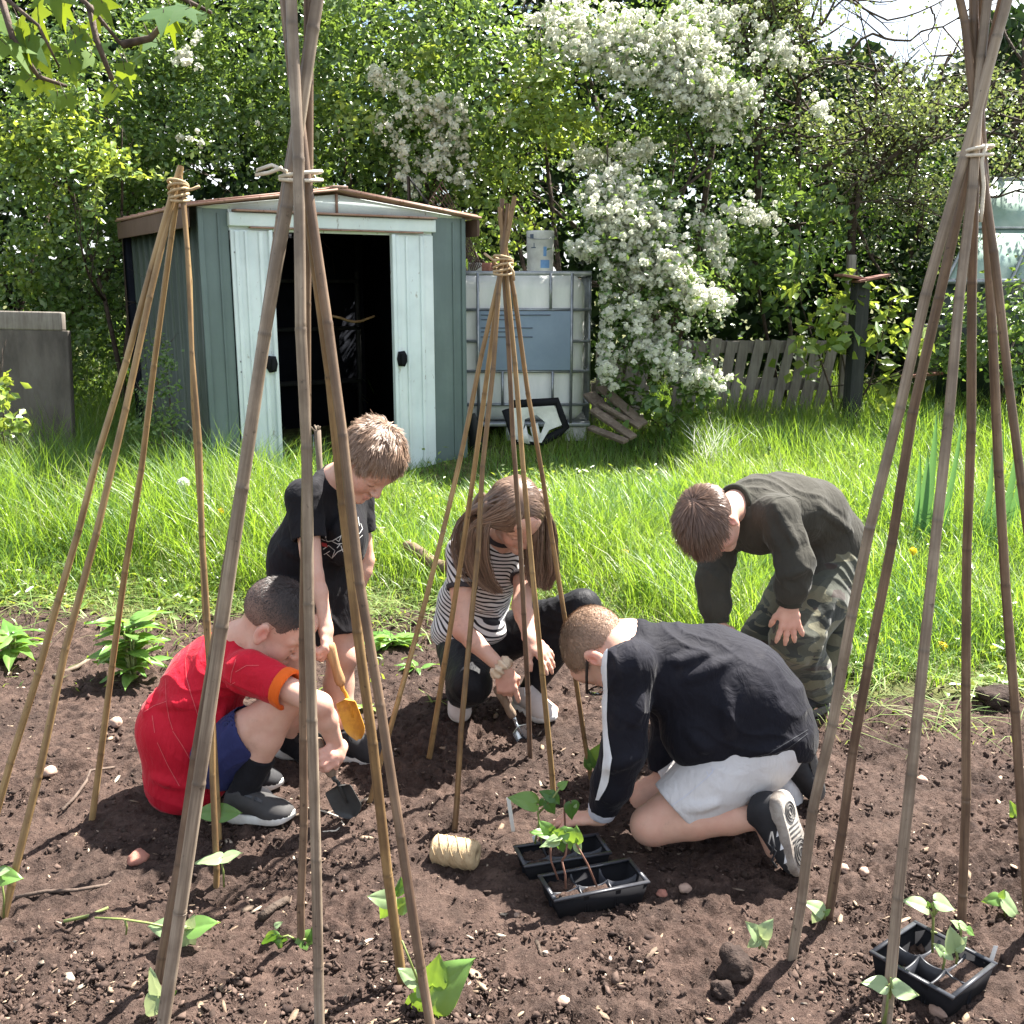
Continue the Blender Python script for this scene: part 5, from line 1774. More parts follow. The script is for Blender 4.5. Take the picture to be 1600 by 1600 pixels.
# ---------------------------------------------------------------- head
class Head:
    def __init__(s, o, fwd, up, sc_=1.0):
        s.o, s.R, s.s = Vector(o), frame(fwd, up), sc_
        s.Rn = np.array(s.R)
    def __call__(s, x, y, z):
        return s.o + s.R @ (Vector((x, y, z)) * s.s)
    def local(s, V):
        return ((np.asarray(V) - np.array(s.o)) @ s.Rn) / s.s
    def grow(s, S, neck, neck_r=.043):
        q, Rm, k = s, s.Rn, s.s
        e = lambda c, r, kk=.02, op='u': S.ell(q(*c), Rm, [a * k for a in r], kk * k, op)
        e((-.008, 0, .045), (.094, .074, .083), .02)
        e((.026, 0, -.018), (.062, .058, .078), .03)
        for sd in (-1, 1):
            S.cap(q(.0, sd * .048, -.05), q(.062, sd * .014, -.093), .019 * k, .016 * k, .03 * k)
            e((.050, sd * .034, -.036), (.028, .024, .028), .022)
            S.cap(q(.078, sd * .012, .016), q(.066, sd * .046, .014), .012 * k, .010 * k, .018 * k)
        e((.070, 0, -.094), (.017, .018, .015), .02)
        e((.078, 0, .055), (.02, .045, .03), .03)
        for sd in (-1, 1):
            e((.097, sd * .031, -.004), (.016, .017, .011), .010, 's')
            e((.070, sd * .031, -.004), (.0155, .0165, .0135), .003)          # closed lids
        S.cap(q(.086, 0, .008), q(.106, 0, -.030), .0075 * k, .0098 * k, .010 * k)
        for sd in (-1, 1):
            e((.096, sd * .011, -.034), (.010, .0075, .0075), .006)
        S.cap(q(.085, -.014, -.0585), q(.085, .014, -.0585), .0062 * k, .0062 * k, .006 * k)
        e((.0915, 0, -.058), (.007, .011, .0055), .005)
        e((.088, 0, -.0685), (.008, .015, .0065), .006)
        e((.096, 0, -.0633), (.008, .02, .0016), .002, 's')
        for sd in (-1, 1):                                     # ears: a dished flap with a rim
            ef = np.array(frame(s.R @ Vector((.94, sd * .30, 0)), s.R @ Vector((-.28, 0, .96))))
            S.ell(q(-.010, sd * .077, -.006), ef, [.0185 * k, .0085 * k, .031 * k], .006 * k)
            S.ell(q(-.002, sd * .0885, -.002), ef, [.0115 * k, .0085 * k, .021 * k], .004 * k, 's')
            S.ell(q(-.006, sd * .078, -.030), ef, [.010 * k, .006 * k, .010 * k], .006 * k)
            S.ell(q(.002, sd * .078, -.010), ef, [.006 * k, .006 * k, .007 * k], .004 * k)
        S.cap(q(-.022, 0, -.035), neck, neck_r * k, neck_r * 1.08, .03)
    def spots(s):
        q, k = s, s.s
        out = []
        for sd in (-1, 1):
            out.append((q(.055, sd * .04, -.035), .028 * k, (0.58, 0.25, 0.20), .55))
            out.append((q(-.008, sd * .085, -.004), .024 * k, (0.58, 0.21, 0.16), .75))
            for t in np.linspace(-1, 1, 7):                    # lash line of the lowered lids, brows
                out.append((q(.0835 - .004 * t * t, sd * (.031 + .013 * t), -.0115 + .002 * t * t), .0032 * k, (0.10, 0.055, 0.045), .95))
                out.append((q(.084 - .012 * max(0, t) ** 2, sd * (.031 + .018 * t), .0165 - .003 * t * t), .0045 * k, (0.22, 0.13, 0.09), .75))
            out.append((q(.106, sd * .006, -.040), .0035 * k, (0.24, 0.10, 0.08), .7))
        for y in np.linspace(-.015, .015, 6):
            out.append((q(.093 - abs(y) * .25, y, -.058), .0055 * k, (0.52, 0.19, 0.17), .6))
            out.append((q(.092 - abs(y) * .25, y, -.068), .0055 * k, (0.52, 0.20, 0.18), .6))
            out.append((q(.091 - abs(y) * .3, y, -.0633), .0025 * k, (0.28, 0.09, 0.08), .9))
        out.append((q(.108, 0, -.03), .012 * k, (0.60, 0.28, 0.22), .4))
        return out

HAIRLINE = [(-.11, -.055), (-.07, -.05), (-.035, -.02), (-.018, .024), (.012, .024), (.018, .0), (.030, .004), (.045, .048), (.075, .074), (.1, .082)]
def hair_z(x, line=HAIRLINE):
    return np.interp(x, [a for a, b in line], [b for a, b in line])

def skull_pts(n, line=HAIRLINE, seed=3):
    rg = np.random.default_rng(seed)
    d = rg.normal(size=(n * 3, 3))
    d /= np.linalg.norm(d, axis=1, keepdims=True)
    p = d * np.array([.094, .074, .083]) + np.array([-.008, 0, .045])
    ok = p[:, 2] > hair_z(p[:, 0], line) + rg.normal(size=len(p)) * .004
    p = p[ok][:n]
    nn = (p - np.array([-.008, 0, .045])) / np.array([.094, .074, .083]) ** 2
    nn /= np.linalg.norm(nn, axis=1, keepdims=True)
    return p, nn

def ribbons(name, paths, normals, width, mat, root):
    """paths: n x m x 3; flat tapering hairs lying square to the normals"""
    n, m, _ = paths.shape
    T = np.gradient(paths, axis=1)
    S_ = np.cross(T, normals)
    S_ /= np.maximum(1e-9, np.linalg.norm(S_, axis=2, keepdims=True))
    t = np.linspace(0, 1, m)
    wd = (np.asarray(width).reshape(-1, 1) * (1 - .75 * t ** 2)[None])[..., None] / 2
    V = np.stack([paths - S_ * wd, paths + S_ * wd], 2).reshape(-1, 3)
    o = (np.arange(n) * m * 2)[:, None, None]
    k = (np.arange(m - 1) * 2)[None, :, None]
    F = (o + k + np.array([0, 1, 3, 2])[None, None]).reshape(-1, 4)
    return np_mesh(name, V, F, mat, root, True)

def short_hair(head, n, length, lift, mat, root, whorl=(-.06, 0, .12), line=HAIRLINE, width=.0016, thick=.006, tousle=.25, grav=0., seed=3, lenfn=None, fringe=None, fade=None, m=5, name='hair'):
    """a close cap plus thousands of strands combed away from the whorl"""
    rg = np.random.default_rng(seed)
    p, nn = skull_pts(n, line, seed)
    n = len(p)
    L = length * rg.uniform(.65, 1.2, n)
    if lenfn is not None:
        L = L * lenfn(p)
    d = p - np.array(whorl)
    d = d - nn * (d * nn).sum(1, keepdims=True)
    d /= np.maximum(1e-6, np.linalg.norm(d, axis=1, keepdims=True))
    if fringe is not None:
        d = fringe(p, d, nn)
    # locks: neighbouring hairs lean the same way
    lock = np.array([[mnoise.noise((a * 45 + seed, b * 45, c * 45)), mnoise.noise((a * 45, b * 45 + 9, c * 45)), mnoise.noise((a * 45, b * 45, c * 45 + 21))] for a, b, c in p])
    d = d + lock * tousle * 2.2 + rg.normal(size=d.shape) * tousle * .35
    d /= np.maximum(1e-6, np.linalg.norm(d, axis=1, keepdims=True))
    g = np.array(head.R.transposed() @ Vector((0, 0, -1)))
    pts = [p - nn * .002]
    cur = p.copy()
    base = np.array([-.008, 0, .045])
    rad = np.array([.094, .074, .083]) + thick
    for j in range(1, m):
        t = j / (m - 1)
        stp = d * (1 - lift * (1 - t)) + nn * lift * (1 - .6 * t) + g * grav * t
        stp /= np.linalg.norm(stp, axis=1, keepdims=True)
        cur = cur + stp * (L / (m - 1))[:, None]
        q = (cur - base) / (rad * (0.99 + .0 * t))
        r_ = np.linalg.norm(q, axis=1, keepdims=True)
        ins = (r_ < 1)
        cur = np.where(ins, base + q / np.maximum(r_, 1e-6) * rad, cur)
        pts.append(cur.copy())
    path = np.stack(pts, 1)
    W = np.array(head.o) + (path * head.s) @ head.Rn.T
    NN = np.repeat((nn @ head.Rn.T)[:, None, :], m, 1) + rg.normal(size=W.shape) * .25
    o = ribbons(name, W, NN, width * rg.uniform(.7, 1.4, n), mat, root)
    # the close cap under the strands, so no scalp shows between them
    S = Sculpt()
    S.ell(head(-.008, 0, .045), head.Rn, [(a + thick * .75) * head.s for a in (.094, .074, .083)], .005)
    def fn(X):
        q = head.local(X.reshape(-1, 3))
        return ((hair_z(q[:, 0], line) - q[:, 2]) * head.s * .8).reshape(X.shape[:-1])
    S.keep(fn, .006)
    V, F = S.mesh(.004)
    c = np_mesh('hair_cap', V, F, M['hair_fade'] if fade else mat, o, True)
    if fade:
        q = head.local(V)
        t = np.clip((q[:, 2] - fade[2] + .35 * q[:, 0]) / fade[3], 0, 1)[:, None]
        set_tone(c, np.array(fade[0]) * (1 - t) + np.array(fade[1]) * t)
    return o

def hand(S, wrist, x, z, side, curl=(.3, .3, .3, .3), spread=.12, sc_=1.0, thumb=(.5, .3), k=.006, r=.0076):
    """five fingers on a palm; x towards the fingers, z the back of the hand; side +1 right hand, -1 left"""
    x = Vector(x).normalized()
    z = Vector(z)
    z = (z - x * z.dot(x)).normalized()
    y = z.cross(x) * side
    w_ = Vector(wrist)
    k_ = sc_
    L = lambda a, b, c: w_ + (x * a + y * b + z * c) * k_
    lat = tuple(y)
    S.cap(L(-.01, 0, 0), L(.012, 0, 0), .0185 * k_, .019 * k_, .012, (lat, 1.2))
    S.chain([L(.01, .0, .0), L(.036, .0, .0), L(.062, 0, .0)], [.0125 * k_, .0125 * k_, .0115 * k_], .010, (lat, 2.3))
    S.ell(L(.028, .021, -.006), np.array(frame(x, z)), [.024 * k_, .013 * k_, .013 * k_], .008)
    tips = []
    for i, (yy, fl) in enumerate(((.0235, .060), (.0075, .067), (-.0085, .062), (-.0235, .049))):
        a = spread * (1.2, .35, -.45, -1.3)[i]
        d = (x * math.cos(a) + y * math.sin(a))
        p = L((.062, .066, .063, .056)[i], yy, 0)
        c = curl[i] if hasattr(curl, '__len__') else curl
        ang = 0
        pts, rad = [w_ + (p - w_) * .75, p], [r * 1.05 * k_, r * 1.08 * k_]
        for j, (f, b) in enumerate(((.44, .9), (.31, 1.1), (.25, .75))):
            ang += c * b
            dd = d * math.cos(ang) - z * math.sin(ang)
            p = p + dd * (fl * f * k_)
            pts.append(p)
            rad.append(r * (1.0, .92, .78)[j] * k_)
        S.chain(pts, rad, k)
        tips.append(p)
    # thumb leaves the side of the palm near its base
    t0 = L(.018, .022, -.004)
    a, b = thumb
    d1 = (x * .72 + y * .62 - z * .35 * (1 + b)).normalized()
    t1 = t0 + d1 * (.028 * k_)
    d2 = (x * (.9 - a * .2) + y * (.5 - a * .9) - z * (.25 + b)).normalized()
    t2 = t1 + d2 * (.026 * k_)
    d3 = (d2 + (-y) * a * .5 - z * .2).normalized()
    t3 = t2 + d3 * (.020 * k_)
    S.chain([t0, t1, t2, t3], [.0105 * k_, .0088 * k_, .0082 * k_, .0068 * k_], .007)
    tips.append(t3)
    return tips

# ---------------------------------------------------------------- shoes
def shoe(root, heel, toe, up, upper='shoe_dark', sole='sole_white', laces='lace', width=1.0, straps=False, stripes=False, toecap=None, tread=None, name='shoe', collar_mat=None):
    heel, toe = Vector(heel), Vector(toe)
    Lw = (toe - heel).length
    fr = frame(toe - heel, up)
    k = Lw / .22
    W = lambda x, y, z: heel + fr @ (Vector((x, y * width, z)) * k)
    Rm = np.array(fr)
    S = Sculpt()
    e = lambda c, r, kk=.02, op='u': S.ell(W(*c), Rm, [r[0] * k, r[1] * k * width, r[2] * k], kk * k, op)
    lat = tuple(fr @ Vector((0, 1, 0)))
    e((.044, 0, .050), (.043, .033, .047), .02)
    S.chain([W(.045, 0, .065), W(.085, 0, .062), W(.125, 0, .045), W(.16, 0, .033)], [.034 * k * width, .033 * k * width, .033 * k * width, .032 * k * width], .02 * k, (lat, 1.02))
    e((.162, 0, .026), (.057, .042, .031), .02)
    S.cap(W(.048, 0, .075), W(.050, 0, .100), .035 * k * width, .036 * k * width, .015 * k)
    S.cut(W(0, 0, .014), fr @ Vector((0, 0, -1)), .004)
    S.cut(W(.05, 0, .106), fr @ Vector((-.25, 0, 1)), .005)
    S.cap(W(.052, 0, .085), W(.052, 0, .16), .0285 * k * width, .03 * k * width, .004, None, 's')
    V, F = S.mesh(.004)
    V = relax(V, F, 1)
    o = np_mesh(name, V, F, M[upper], root, True)
    # sole: outline in layers
    out = [(.0, .0), (.004, .018), (.02, .031), (.05, .033), (.09, .0315), (.13, .037), (.16, .042), (.19, .036), (.212, .018), (.22, 0)]
    fine = []
    n = 36
    xs_ = [.11 - .1115 * math.cos(math.pi * i / (n / 2)) for i in range(n // 2 + 1)]
    ys_ = [float(np.interp(min(max(x, 0), .22), [a for a, b in out], [b for a, b in out])) for x in xs_]
    ring = [(x, y) for x, y in zip(xs_, ys_)] + [(x, -y) for x, y in list(zip(xs_, ys_))[-2:0:-1]]
    mb = MB()
    V, F = [], []
    lay = [(.93, .0), (1.0, .004), (1.03, .014), (1.02, .024), (.97, .028)]
    m = len(ring)
    for f, z in lay:
        for (x, y) in ring:
            zz = z + .010 * max(0, (x - .17) / .05) ** 2 * (1 if z < .02 else .7) + (.006 if (z > .02 and x < .07) else 0)
            V.append(W(.11 + (x - .11) * f, y * f * 1.02, zz))
    for i in range(len(lay) - 1):
        for j in range(m):
            j2 = (j + 1) % m
            F.append((i * m + j, i * m + j2, (i + 1) * m + j2, (i + 1) * m + j))
    V.append(W(.11, 0, .0)); V.append(W(.11, 0, .026))
    for j in range(m):
        F.append(((j + 1) % m, j, len(V) - 2))
        F.append(((len(lay) - 1) * m + j, (len(lay) - 1) * m + (j + 1) % m, len(V) - 1))
    mb.add(V, F)
    so = mb.build('sole', M[sole], o, True)
    soft(so, 50)
    if tread:
        tb = MB()
        for (cx, rx) in ((.05, .020), (.158, .028)):
            for q in (1.0, .68, .36):
                pts = [W(cx + rx * 1.25 * q * math.cos(a), rx * q * math.sin(a), -.001) for a in [2 * math.pi * i / 20 for i in range(21)]]
                tb.tube(pts, .0022 * k, 5)
        for i in range(5):
            x = .085 + .012 * i
            tb.tube([W(x, -.024, -.0005), W(x, .024, -.0005)], .002 * k, 5)
        tb.build('tread', M[tread], so)
    def top(x, y):
        z = float(np.interp(x, [.05, .085, .125, .16, .2, .218], [.100, .096, .079, .062, .050, .03]))
        return W(x, y, z - 6.5 * y * y)
    if laces:
        lb = MB()
        for i in range(4):
            x = .088 + .018 * i
            lb.tube([top(x, -.020), top(x + .002, -.008) + fr @ Vector((0, 0, .003)) , top(x + .002, .008) + fr @ Vector((0, 0, .003)), top(x, .020)], .0026 * k, 5)
            lb.tube([top(x, -.02), top(x + .012, 0) + fr @ Vector((0, 0, .003)), top(x + .018, .02)], .0022 * k, 5)
        lb.tube([top(.086, 0), top(.08, .022) + fr @ Vector((0, 0, .012)), top(.095, .034) + fr @ Vector((0, 0, .002))], .0022 * k, 5)
        lb.tube([top(.086, 0), top(.08, -.022) + fr @ Vector((0, 0, .012)), top(.1, -.034) + fr @ Vector((0, 0, .002))], .0022 * k, 5)
        lb.build('laces', M[laces], o, True)
    if straps:
        for x in (.092, .122):
            V, F = [], []
            for i in range(11):
                y = -.034 + .068 * i / 10
                for dx in (-.011, .011):
                    V.append(top(x + dx, y * .92) + fr @ Vector((0, 0, .003 + .001 * (1 - (y / .034) ** 2))))
            F = [(i * 2, i * 2 + 1, i * 2 + 3, i * 2 + 2) for i in range(10)]
            V2 = [v - fr @ Vector((0, 0, .006)) for v in V]
            nv = len(V)
            F2 = [tuple(nv + q for q in reversed(f)) for f in F]
            side = [(2 * i, 2 * i + 2, nv + 2 * i + 2, nv + 2 * i) for i in range(10)] + [(2 * i + 3, 2 * i + 1, nv + 2 * i + 1, nv + 2 * i + 3) for i in range(10)]
            MB().add(V + V2, F + F2 + side).build('strap', M['shoe_grey'], o, True)
    return o, W, fr

# ---------------------------------------------------------------- marks that lie on cloth or leather
def tree_of(V, F):
    return BVHTree.FromPolygons([tuple(v) for v in V], [tuple(f) for f in F])

def hit(tree, px, py, lift):
    o = Vector((0, 0, CAM_H))
    d = ray(px, py).normalized()
    loc, nor, i, dist = tree.ray_cast(o, d)
    if loc is None:
        return None
    if nor.dot(d) > 0:
        nor = -nor
    return loc + nor * lift, nor

def seam(tree, lines, width, name, mat, root, lift=.0012, step=3):
    """thin stitched lines laid on the cloth"""
    if name == 'seam' and len(lines) > 1:
        for ln_ in lines:
            seam(tree, [ln_], width, name, mat, root, lift, step)
        return
    mb = MB()
    ok = False
    for pl in lines:
        pts, nrm = [], []
        for i in range(len(pl) - 1):
            L = math.dist(pl[i], pl[i + 1])
            n = max(1, int(L / step))
            for j in range(n + (i == len(pl) - 2)):
                t = j / n
                r = hit(tree, pl[i][0] * (1 - t) + pl[i + 1][0] * t, pl[i][1] * (1 - t) + pl[i + 1][1] * t, lift)
                if r:
                    pts.append(r[0]); nrm.append(r[1])
        if len(pts) < 2:
            continue
        V = []
        for i, p in enumerate(pts):
            tg = (pts[min(i + 1, len(pts) - 1)] - pts[max(0, i - 1)])
            s = tg.cross(nrm[i])
            s = s.normalized() if s.length > 1e-9 else Vector((1, 0, 0))
            V += [p - s * width / 2, p + s * width / 2]
        mb.add(V, [(2 * i, 2 * i + 1, 2 * i + 3, 2 * i + 2) for i in range(len(pts) - 1)])
        ok = True
    return mb.build(name, M[mat], root) if ok else None

def inside(poly, x, y):
    c = False
    j = len(poly) - 1
    for i in range(len(poly)):
        xi, yi = poly[i]
        xj, yj = poly[j]
        if (yi > y) != (yj > y) and x < (xj - xi) * (y - yi) / (yj - yi) + xi:
            c = not c
        j = i
    return c

def fold_in(S, folds, h=.007):
    """cloth folds: soft ridges laid on the garment where the sight line px1->px2 meets it"""
    V, F = S.mesh(h)
    tr = tree_of(V, F)
    for (x0, y0, x1, y1, r_) in folds:
        pts, rr = [], []
        n = 6
        for i in range(n + 1):
            t = i / n
            q = hit(tr, x0 + (x1 - x0) * t, y0 + (y1 - y0) * t + 2.2 * math.sin(t * 3.1), 0)
            if q:
                r = r_ * (.35 + .65 * math.sin(math.pi * min(1, t * .9 + .1)))
                pts.append(q[0] - q[1] * (r * .45))
                rr.append(r)
        if len(pts) > 1 and all((pts[i + 1] - pts[i]).length < .06 for i in range(len(pts) - 1)):
            S.chain(pts, rr, .022)

def patch(tree, poly, name, mat, root, lift=.0015, rows=14):
    """a sewn-on patch following the cloth: rows run between the left and right edges of the outline"""
    ys = [p[1] for p in poly]
    y0, y1 = min(ys) + .3, max(ys) - .3
    V, F = [], []
    prev = None
    cols = 5
    for r in range(rows + 1):
        y = y0 + (y1 - y0) * r / rows
        xs = []
        for i in range(len(poly)):
            (xa, ya), (xb, yb) = poly[i], poly[(i + 1) % len(poly)]
            if (ya > y) != (yb > y):
                xs.append(xa + (xb - xa) * (y - ya) / (yb - ya))
        if len(xs) < 2:
            prev = None
            continue
        row = []
        for c in range(cols + 1):
            h = None
            for nud in (0, 1.5, 3, 5, 8, -2, -4):
                h = hit(tree, min(xs) + (max(xs) - min(xs)) * c / cols + nud, y, lift)
                if h is not None:
                    break
            if h is None:
                row = None
                break
            V.append(h[0])
            row.append(len(V) - 1)
        if row and prev:
            for c in range(cols):
                a, b, c2, d = prev[c], prev[c + 1], row[c + 1], row[c]
                if (V[a] - V[c2]).length < .06:
                    F.append((a, b, c2, d))
        prev = row
    if not F:
        return None
    return MB().add(V, F).build(name, mat if not isinstance(mat, str) else M[mat], root, True)
# ================================================================ the five children
def V3(*a): return Vector(a)

def trowel(label, butt, tip_dir, face, handle='wood_handle', blade='rust_blade', hl=.115, bl=.15, bw=.075, neck=.05, twist=0, ferr=True):
    """wooden handle, bent steel neck, dished blade; face = the way the hollow of the blade looks"""
    butt = Vector(butt)
    ax = Vector(tip_dir).normalized()
    fr = frame(ax, face)
    L = lambda a, b, c: butt + fr @ Vector((a, b, c))
    root = thing('hand_trowel', butt, label, 'trowel', 'hand trowels')
    mb = MB()
    prof = [(0, 0), (.010, .001), (.0155, .006), (.0165, .016), (.0135, .05), (.0125, .075), (.015, hl - .016), (.0125, hl - .004), (.0085, hl), (0, hl)]
    rot = Matrix((fr.col[1], fr.col[2], fr.col[0])).transposed()
    mb.lathe([(r, z) for r, z in prof], butt, rot, 20)
    soft(mb.build('handle', M[handle], root, True), 50)
    mb = MB()
    mb.tube([L(hl - .005, 0, 0), L(hl + .012, 0, 0), L(hl + neck * .55, 0, -.008), L(hl + neck, 0, -.010), L(hl + neck + .05, 0, -.008)], [.0075, .0058, .005, .006, .003], 8)
    mb.build('neck', M[blade], root, True)
    V, F = [], []
    nu, nv = 14, 8
    x0 = hl + neck * .8
    for lay in (0, 1):
        for i in range(nu + 1):
            u = i / nu
            w_ = bw / 2 * (min(1, (u / .08) ** .5) if u < .08 else 1) * (1 - max(0, (u - .62) / .38) ** 2.2 * .82) * (.93 + .07 * u)
            for j in range(nv + 1):
                v = j / nv * 2 - 1
                V.append(L(x0 + bl * u, w_ * v, -.012 + .016 * v * v * (1 - .4 * u) + lay * .0022))
    m = (nu + 1) * (nv + 1)
    id_ = lambda l, i, j: l * m + i * (nv + 1) + j
    for i in range(nu):
        for j in range(nv):
            F.append((id_(0, i, j), id_(0, i + 1, j), id_(0, i + 1, j + 1), id_(0, i, j + 1)))
            F.append((id_(1, i, j + 1), id_(1, i + 1, j + 1), id_(1, i + 1, j), id_(1, i, j)))
    for i in range(nu):
        F.append((id_(0, i, 0), id_(1, i, 0), id_(1, i + 1, 0), id_(0, i + 1, 0)))
        F.append((id_(0, i + 1, nv), id_(1, i + 1, nv), id_(1, i, nv), id_(0, i, nv)))
    for j in range(nv):
        F.append((id_(0, 0, j + 1), id_(1, 0, j + 1), id_(1, 0, j), id_(0, 0, j)))
        F.append((id_(0, nu, j), id_(1, nu, j), id_(1, nu, j + 1), id_(0, nu, j + 1)))
    soft(MB().add(V, F).build('blade', M[blade], root, True), 45)
    return root
M['wood_handle'] = mat_wood('wood_handle', (0.52, 0.33, 0.17), (0.42, 0.25, 0.12), (0.28, 0.15, 0.07), 2.0)
M['wood_handle_grey'] = mat_wood('wood_handle_grey', (0.30, 0.22, 0.16), (0.22, 0.16, 0.115), (0.13, 0.09, 0.065), 2.0)
M['rust_blade'] = mat_plain('rust_blade', (0.56, 0.29, 0.04), (0.30, 0.12, 0.03), 18, 0.55, 0.4, 0.4, 120, 0.002, c3=(0.64, 0.36, 0.05))
M['dark_blade'] = mat_plain('dark_blade', (0.035, 0.036, 0.036), (0.02, 0.02, 0.02), 20, 0.5, 0.5, 0.3, 120, 0.002)
M['bright_blade'] = mat_plain('bright_blade', (0.45, 0.48, 0.52), (0.28, 0.30, 0.33), 16, 0.28, 0.6, 0.2, 120, 0.002, metal=.8)

# ---------------------------------------------------------------- boy in the red shirt, squatting
def red_boy():
    root = thing('person', on(-.72, 2.6), 'squatting child in a red jersey and navy shorts digging with a dark trowel', 'person', 'children planting beans')
    pel = P(300, 1185, 2.64)
    hipR, hipL = P(318, 1192, 2.56), P(318, 1190, 2.73)
    knR, knL = P(448, 1093, 2.53), P(452, 1088, 2.76)
    anR, anL = P(378, 1240, 2.53), P(362, 1212, 2.74)
    shR, shL = P(388, 1046, 2.545), P(368, 1020, 2.79)
    neck = P(372, 998, 2.66)
    chest = P(332, 1052, 2.655)
    mid = P(292, 1120, 2.65)
    elR, wrR = P(500, 1101, 2.45), P(526, 1166, 2.50)
    elL, wrL = P(462, 1060, 2.90), P(500, 1100, 2.84)
    hd = Head(P(425, 976, 2.645), (.76, .02, -.65), (.65, .02, .76), 1.03)
    S = Sculpt()
    S.chain([pel, mid, chest], [.085, .085, .09], .03, ((0, 1, 0), 1.15))
    S.cap(chest, neck, .062, .046, .03)
    S.cap(shR, shL, .036, .036, .025)
    hd.grow(S, neck - Vector((.02, 0, .02)), .045)
    for h_, k_, a_ in ((hipR, knR, anR), (hipL, knL, anL)):
        S.cap(h_.lerp(k_, .15), h_.lerp(k_, .5), .046, .054, .03)
        S.cap(h_.lerp(k_, .5), k_, .053, .043, .02)
        S.ell(k_ + Vector((.006, 0, .004)), None, (.042, .041, .042), .02)
        c_ = k_.lerp(a_, .38) + Vector((-.010, 0, -.006))
        S.chain([k_, c_, a_], [.041, .044, .029], .014)
        S.cap(a_, a_ + Vector((.10, 0, -.045)), .026, .024, .01)
    for s_, e_, w_, sd in ((shR, elR, wrR, 1), (shL, elL, wrL, -1)):
        S.chain([s_, e_], [.036, .030], .02)
        S.chain([e_, e_.lerp(w_, .35), w_], [.030, .0295, .0195], .012)
    hy = Vector((.40, -.12, -.90)).normalized()
    hx = Vector((-.30, -.86, -.02))
    hx = (hx - hy * hx.dot(hy)).normalized()
    hz = hx.cross(hy)
    hw = wrR + Vector((.006, .018, -.012))
    hand(S, hw, hx + hz * .15, hz, 1, (1.0, 1.05, 1.05, 1.1), .04, .94, (.9, .6), r=.0086)
    hand(S, wrL, (.5, .25, -.8), (.5, .5, .6), -1, .45, .1, .9)
    sp = hd.spots()
    sp += [(knR, .05, (.52, .24, .18), .35), (elR, .045, (.54, .25, .19), .35), (hw + hx * .06, .05, (.56, .25, .19), .5)]
    skin_mesh(S, root, sp)
    short_hair(hd, 9000, .011, .55, M['hair_black'], root, (-.02, 0, .13), thick=.003, tousle=.12, width=.0013, m=3,
               lenfn=lambda p: np.clip(.12 + (p[:, 2] - .03) / .07, .12, 1.3), fade=((.20, .125, .10), (.030, .024, .023), .005, .085))
    # jersey
    T = Sculpt()
    T.chain([P(288, 1205, 2.645), P(286, 1140, 2.65), P(318, 1072, 2.655), chest + Vector((.012, 0, .012))], [.108, .114, .106, .094], .03, ((0, 1, 0), 1.22))
    T.cap(chest, neck + Vector((.0, 0, .0)), .088, .055, .035)
    T.cap(shR + Vector((-.01, 0, -.005)), shL + Vector((-.01, 0, -.005)), .054, .054, .03)
    T.ell(P(262, 1120, 2.65), None, (.06, .12, .075), .04)
    T.ell(P(300, 1225, 2.65), None, (.10, .13, .05), .03)
    T.ell(P(345, 1140, 2.64), None, (.06, .12, .12), .03)
    cuR, cuL = shR.lerp(elR, .48), shL.lerp(elL, .5)
    for s_, c_, e_ in ((shR, cuR, elR), (shL, cuL, elL)):
        d_ = (e_ - s_).normalized()
        T.cap(s_, c_, .052, .051, .02)
        T.cap(s_ - Vector((.01, 0, .02)), c_ - Vector((0, 0, .012)), .042, .040, .02)
        T.cut(c_, d_, .004, (c_ + d_ * .06, .085))
        T.cap(c_ - d_ * .035, c_ + d_ * .05, .040, .041, .003, None, 's')
    T.cut(neck + Vector((.030, 0, .040)), (.62, 0, .78), .004, (neck + Vector((.05, 0, .06)), .09))
    T.cap(neck, neck + Vector((.06, 0, .08)), .046, .052, .004, None, 's')
    # folds running from the shoulder and round the waist
    fold_in(T, [(395, 1035, 440, 1068, .006), (372, 1050, 425, 1085, .006), (242, 1085, 228, 1115, .008), (250, 1100, 300, 1095, .005), (240, 1215, 320, 1235, .006), (350, 1110, 330, 1180, .006)])
    o, V, F = cloth_mesh(T, 'jersey', root, 'red_jersey', .0032, 7, (.5, .2, .8), 3.1)
    bt = tree_of(V, F)
    seam(bt, [[(300, 1000), (290, 1030), (292, 1060), (300, 1090), (310, 1120)], [(259, 1060), (260, 1095), (264, 1120), (270, 1140)], [(260, 1096), (240, 1103), (226, 1112)], [(270, 1142), (285, 1165), (298, 1188)], [(246, 1160), (262, 1195), (280, 1228)], [(238, 1118), (242, 1145)], [(369, 1030), (362, 1052), (360, 1070), (368, 1066)], [(368, 1050), (385, 1040), (405, 1040)], [(360, 1115), (370, 1135)]], .0019, 'seam', 'red_trim', o)
    d_ = (elR - shR).normalized()
    C = Sculpt()
    C.cap(cuR - d_ * .004, cuR + d_ * .022, .0535, .0545, .004)
    C.cap(cuR - Vector((0, 0, .012)), cuR + d_ * .02 - Vector((0, 0, .014)), .043, .044, .01)
    C.cut(cuR + d_ * .026, d_, .003)
    C.cut(cuR - d_ * .006, -d_, .003)
    C.cap(cuR - d_ * .05, cuR + d_ * .06, .0425, .0435, .003, None, 's')
    cloth_mesh(C, 'cuff', o, 'orange', .0008, 9, (0, 0, 1), 1, .004, 1)
    # shorts
    N = Sculpt()
    N.ell(pel + Vector((.03, 0, -.01)), None, (.085, .105, .075), .02)
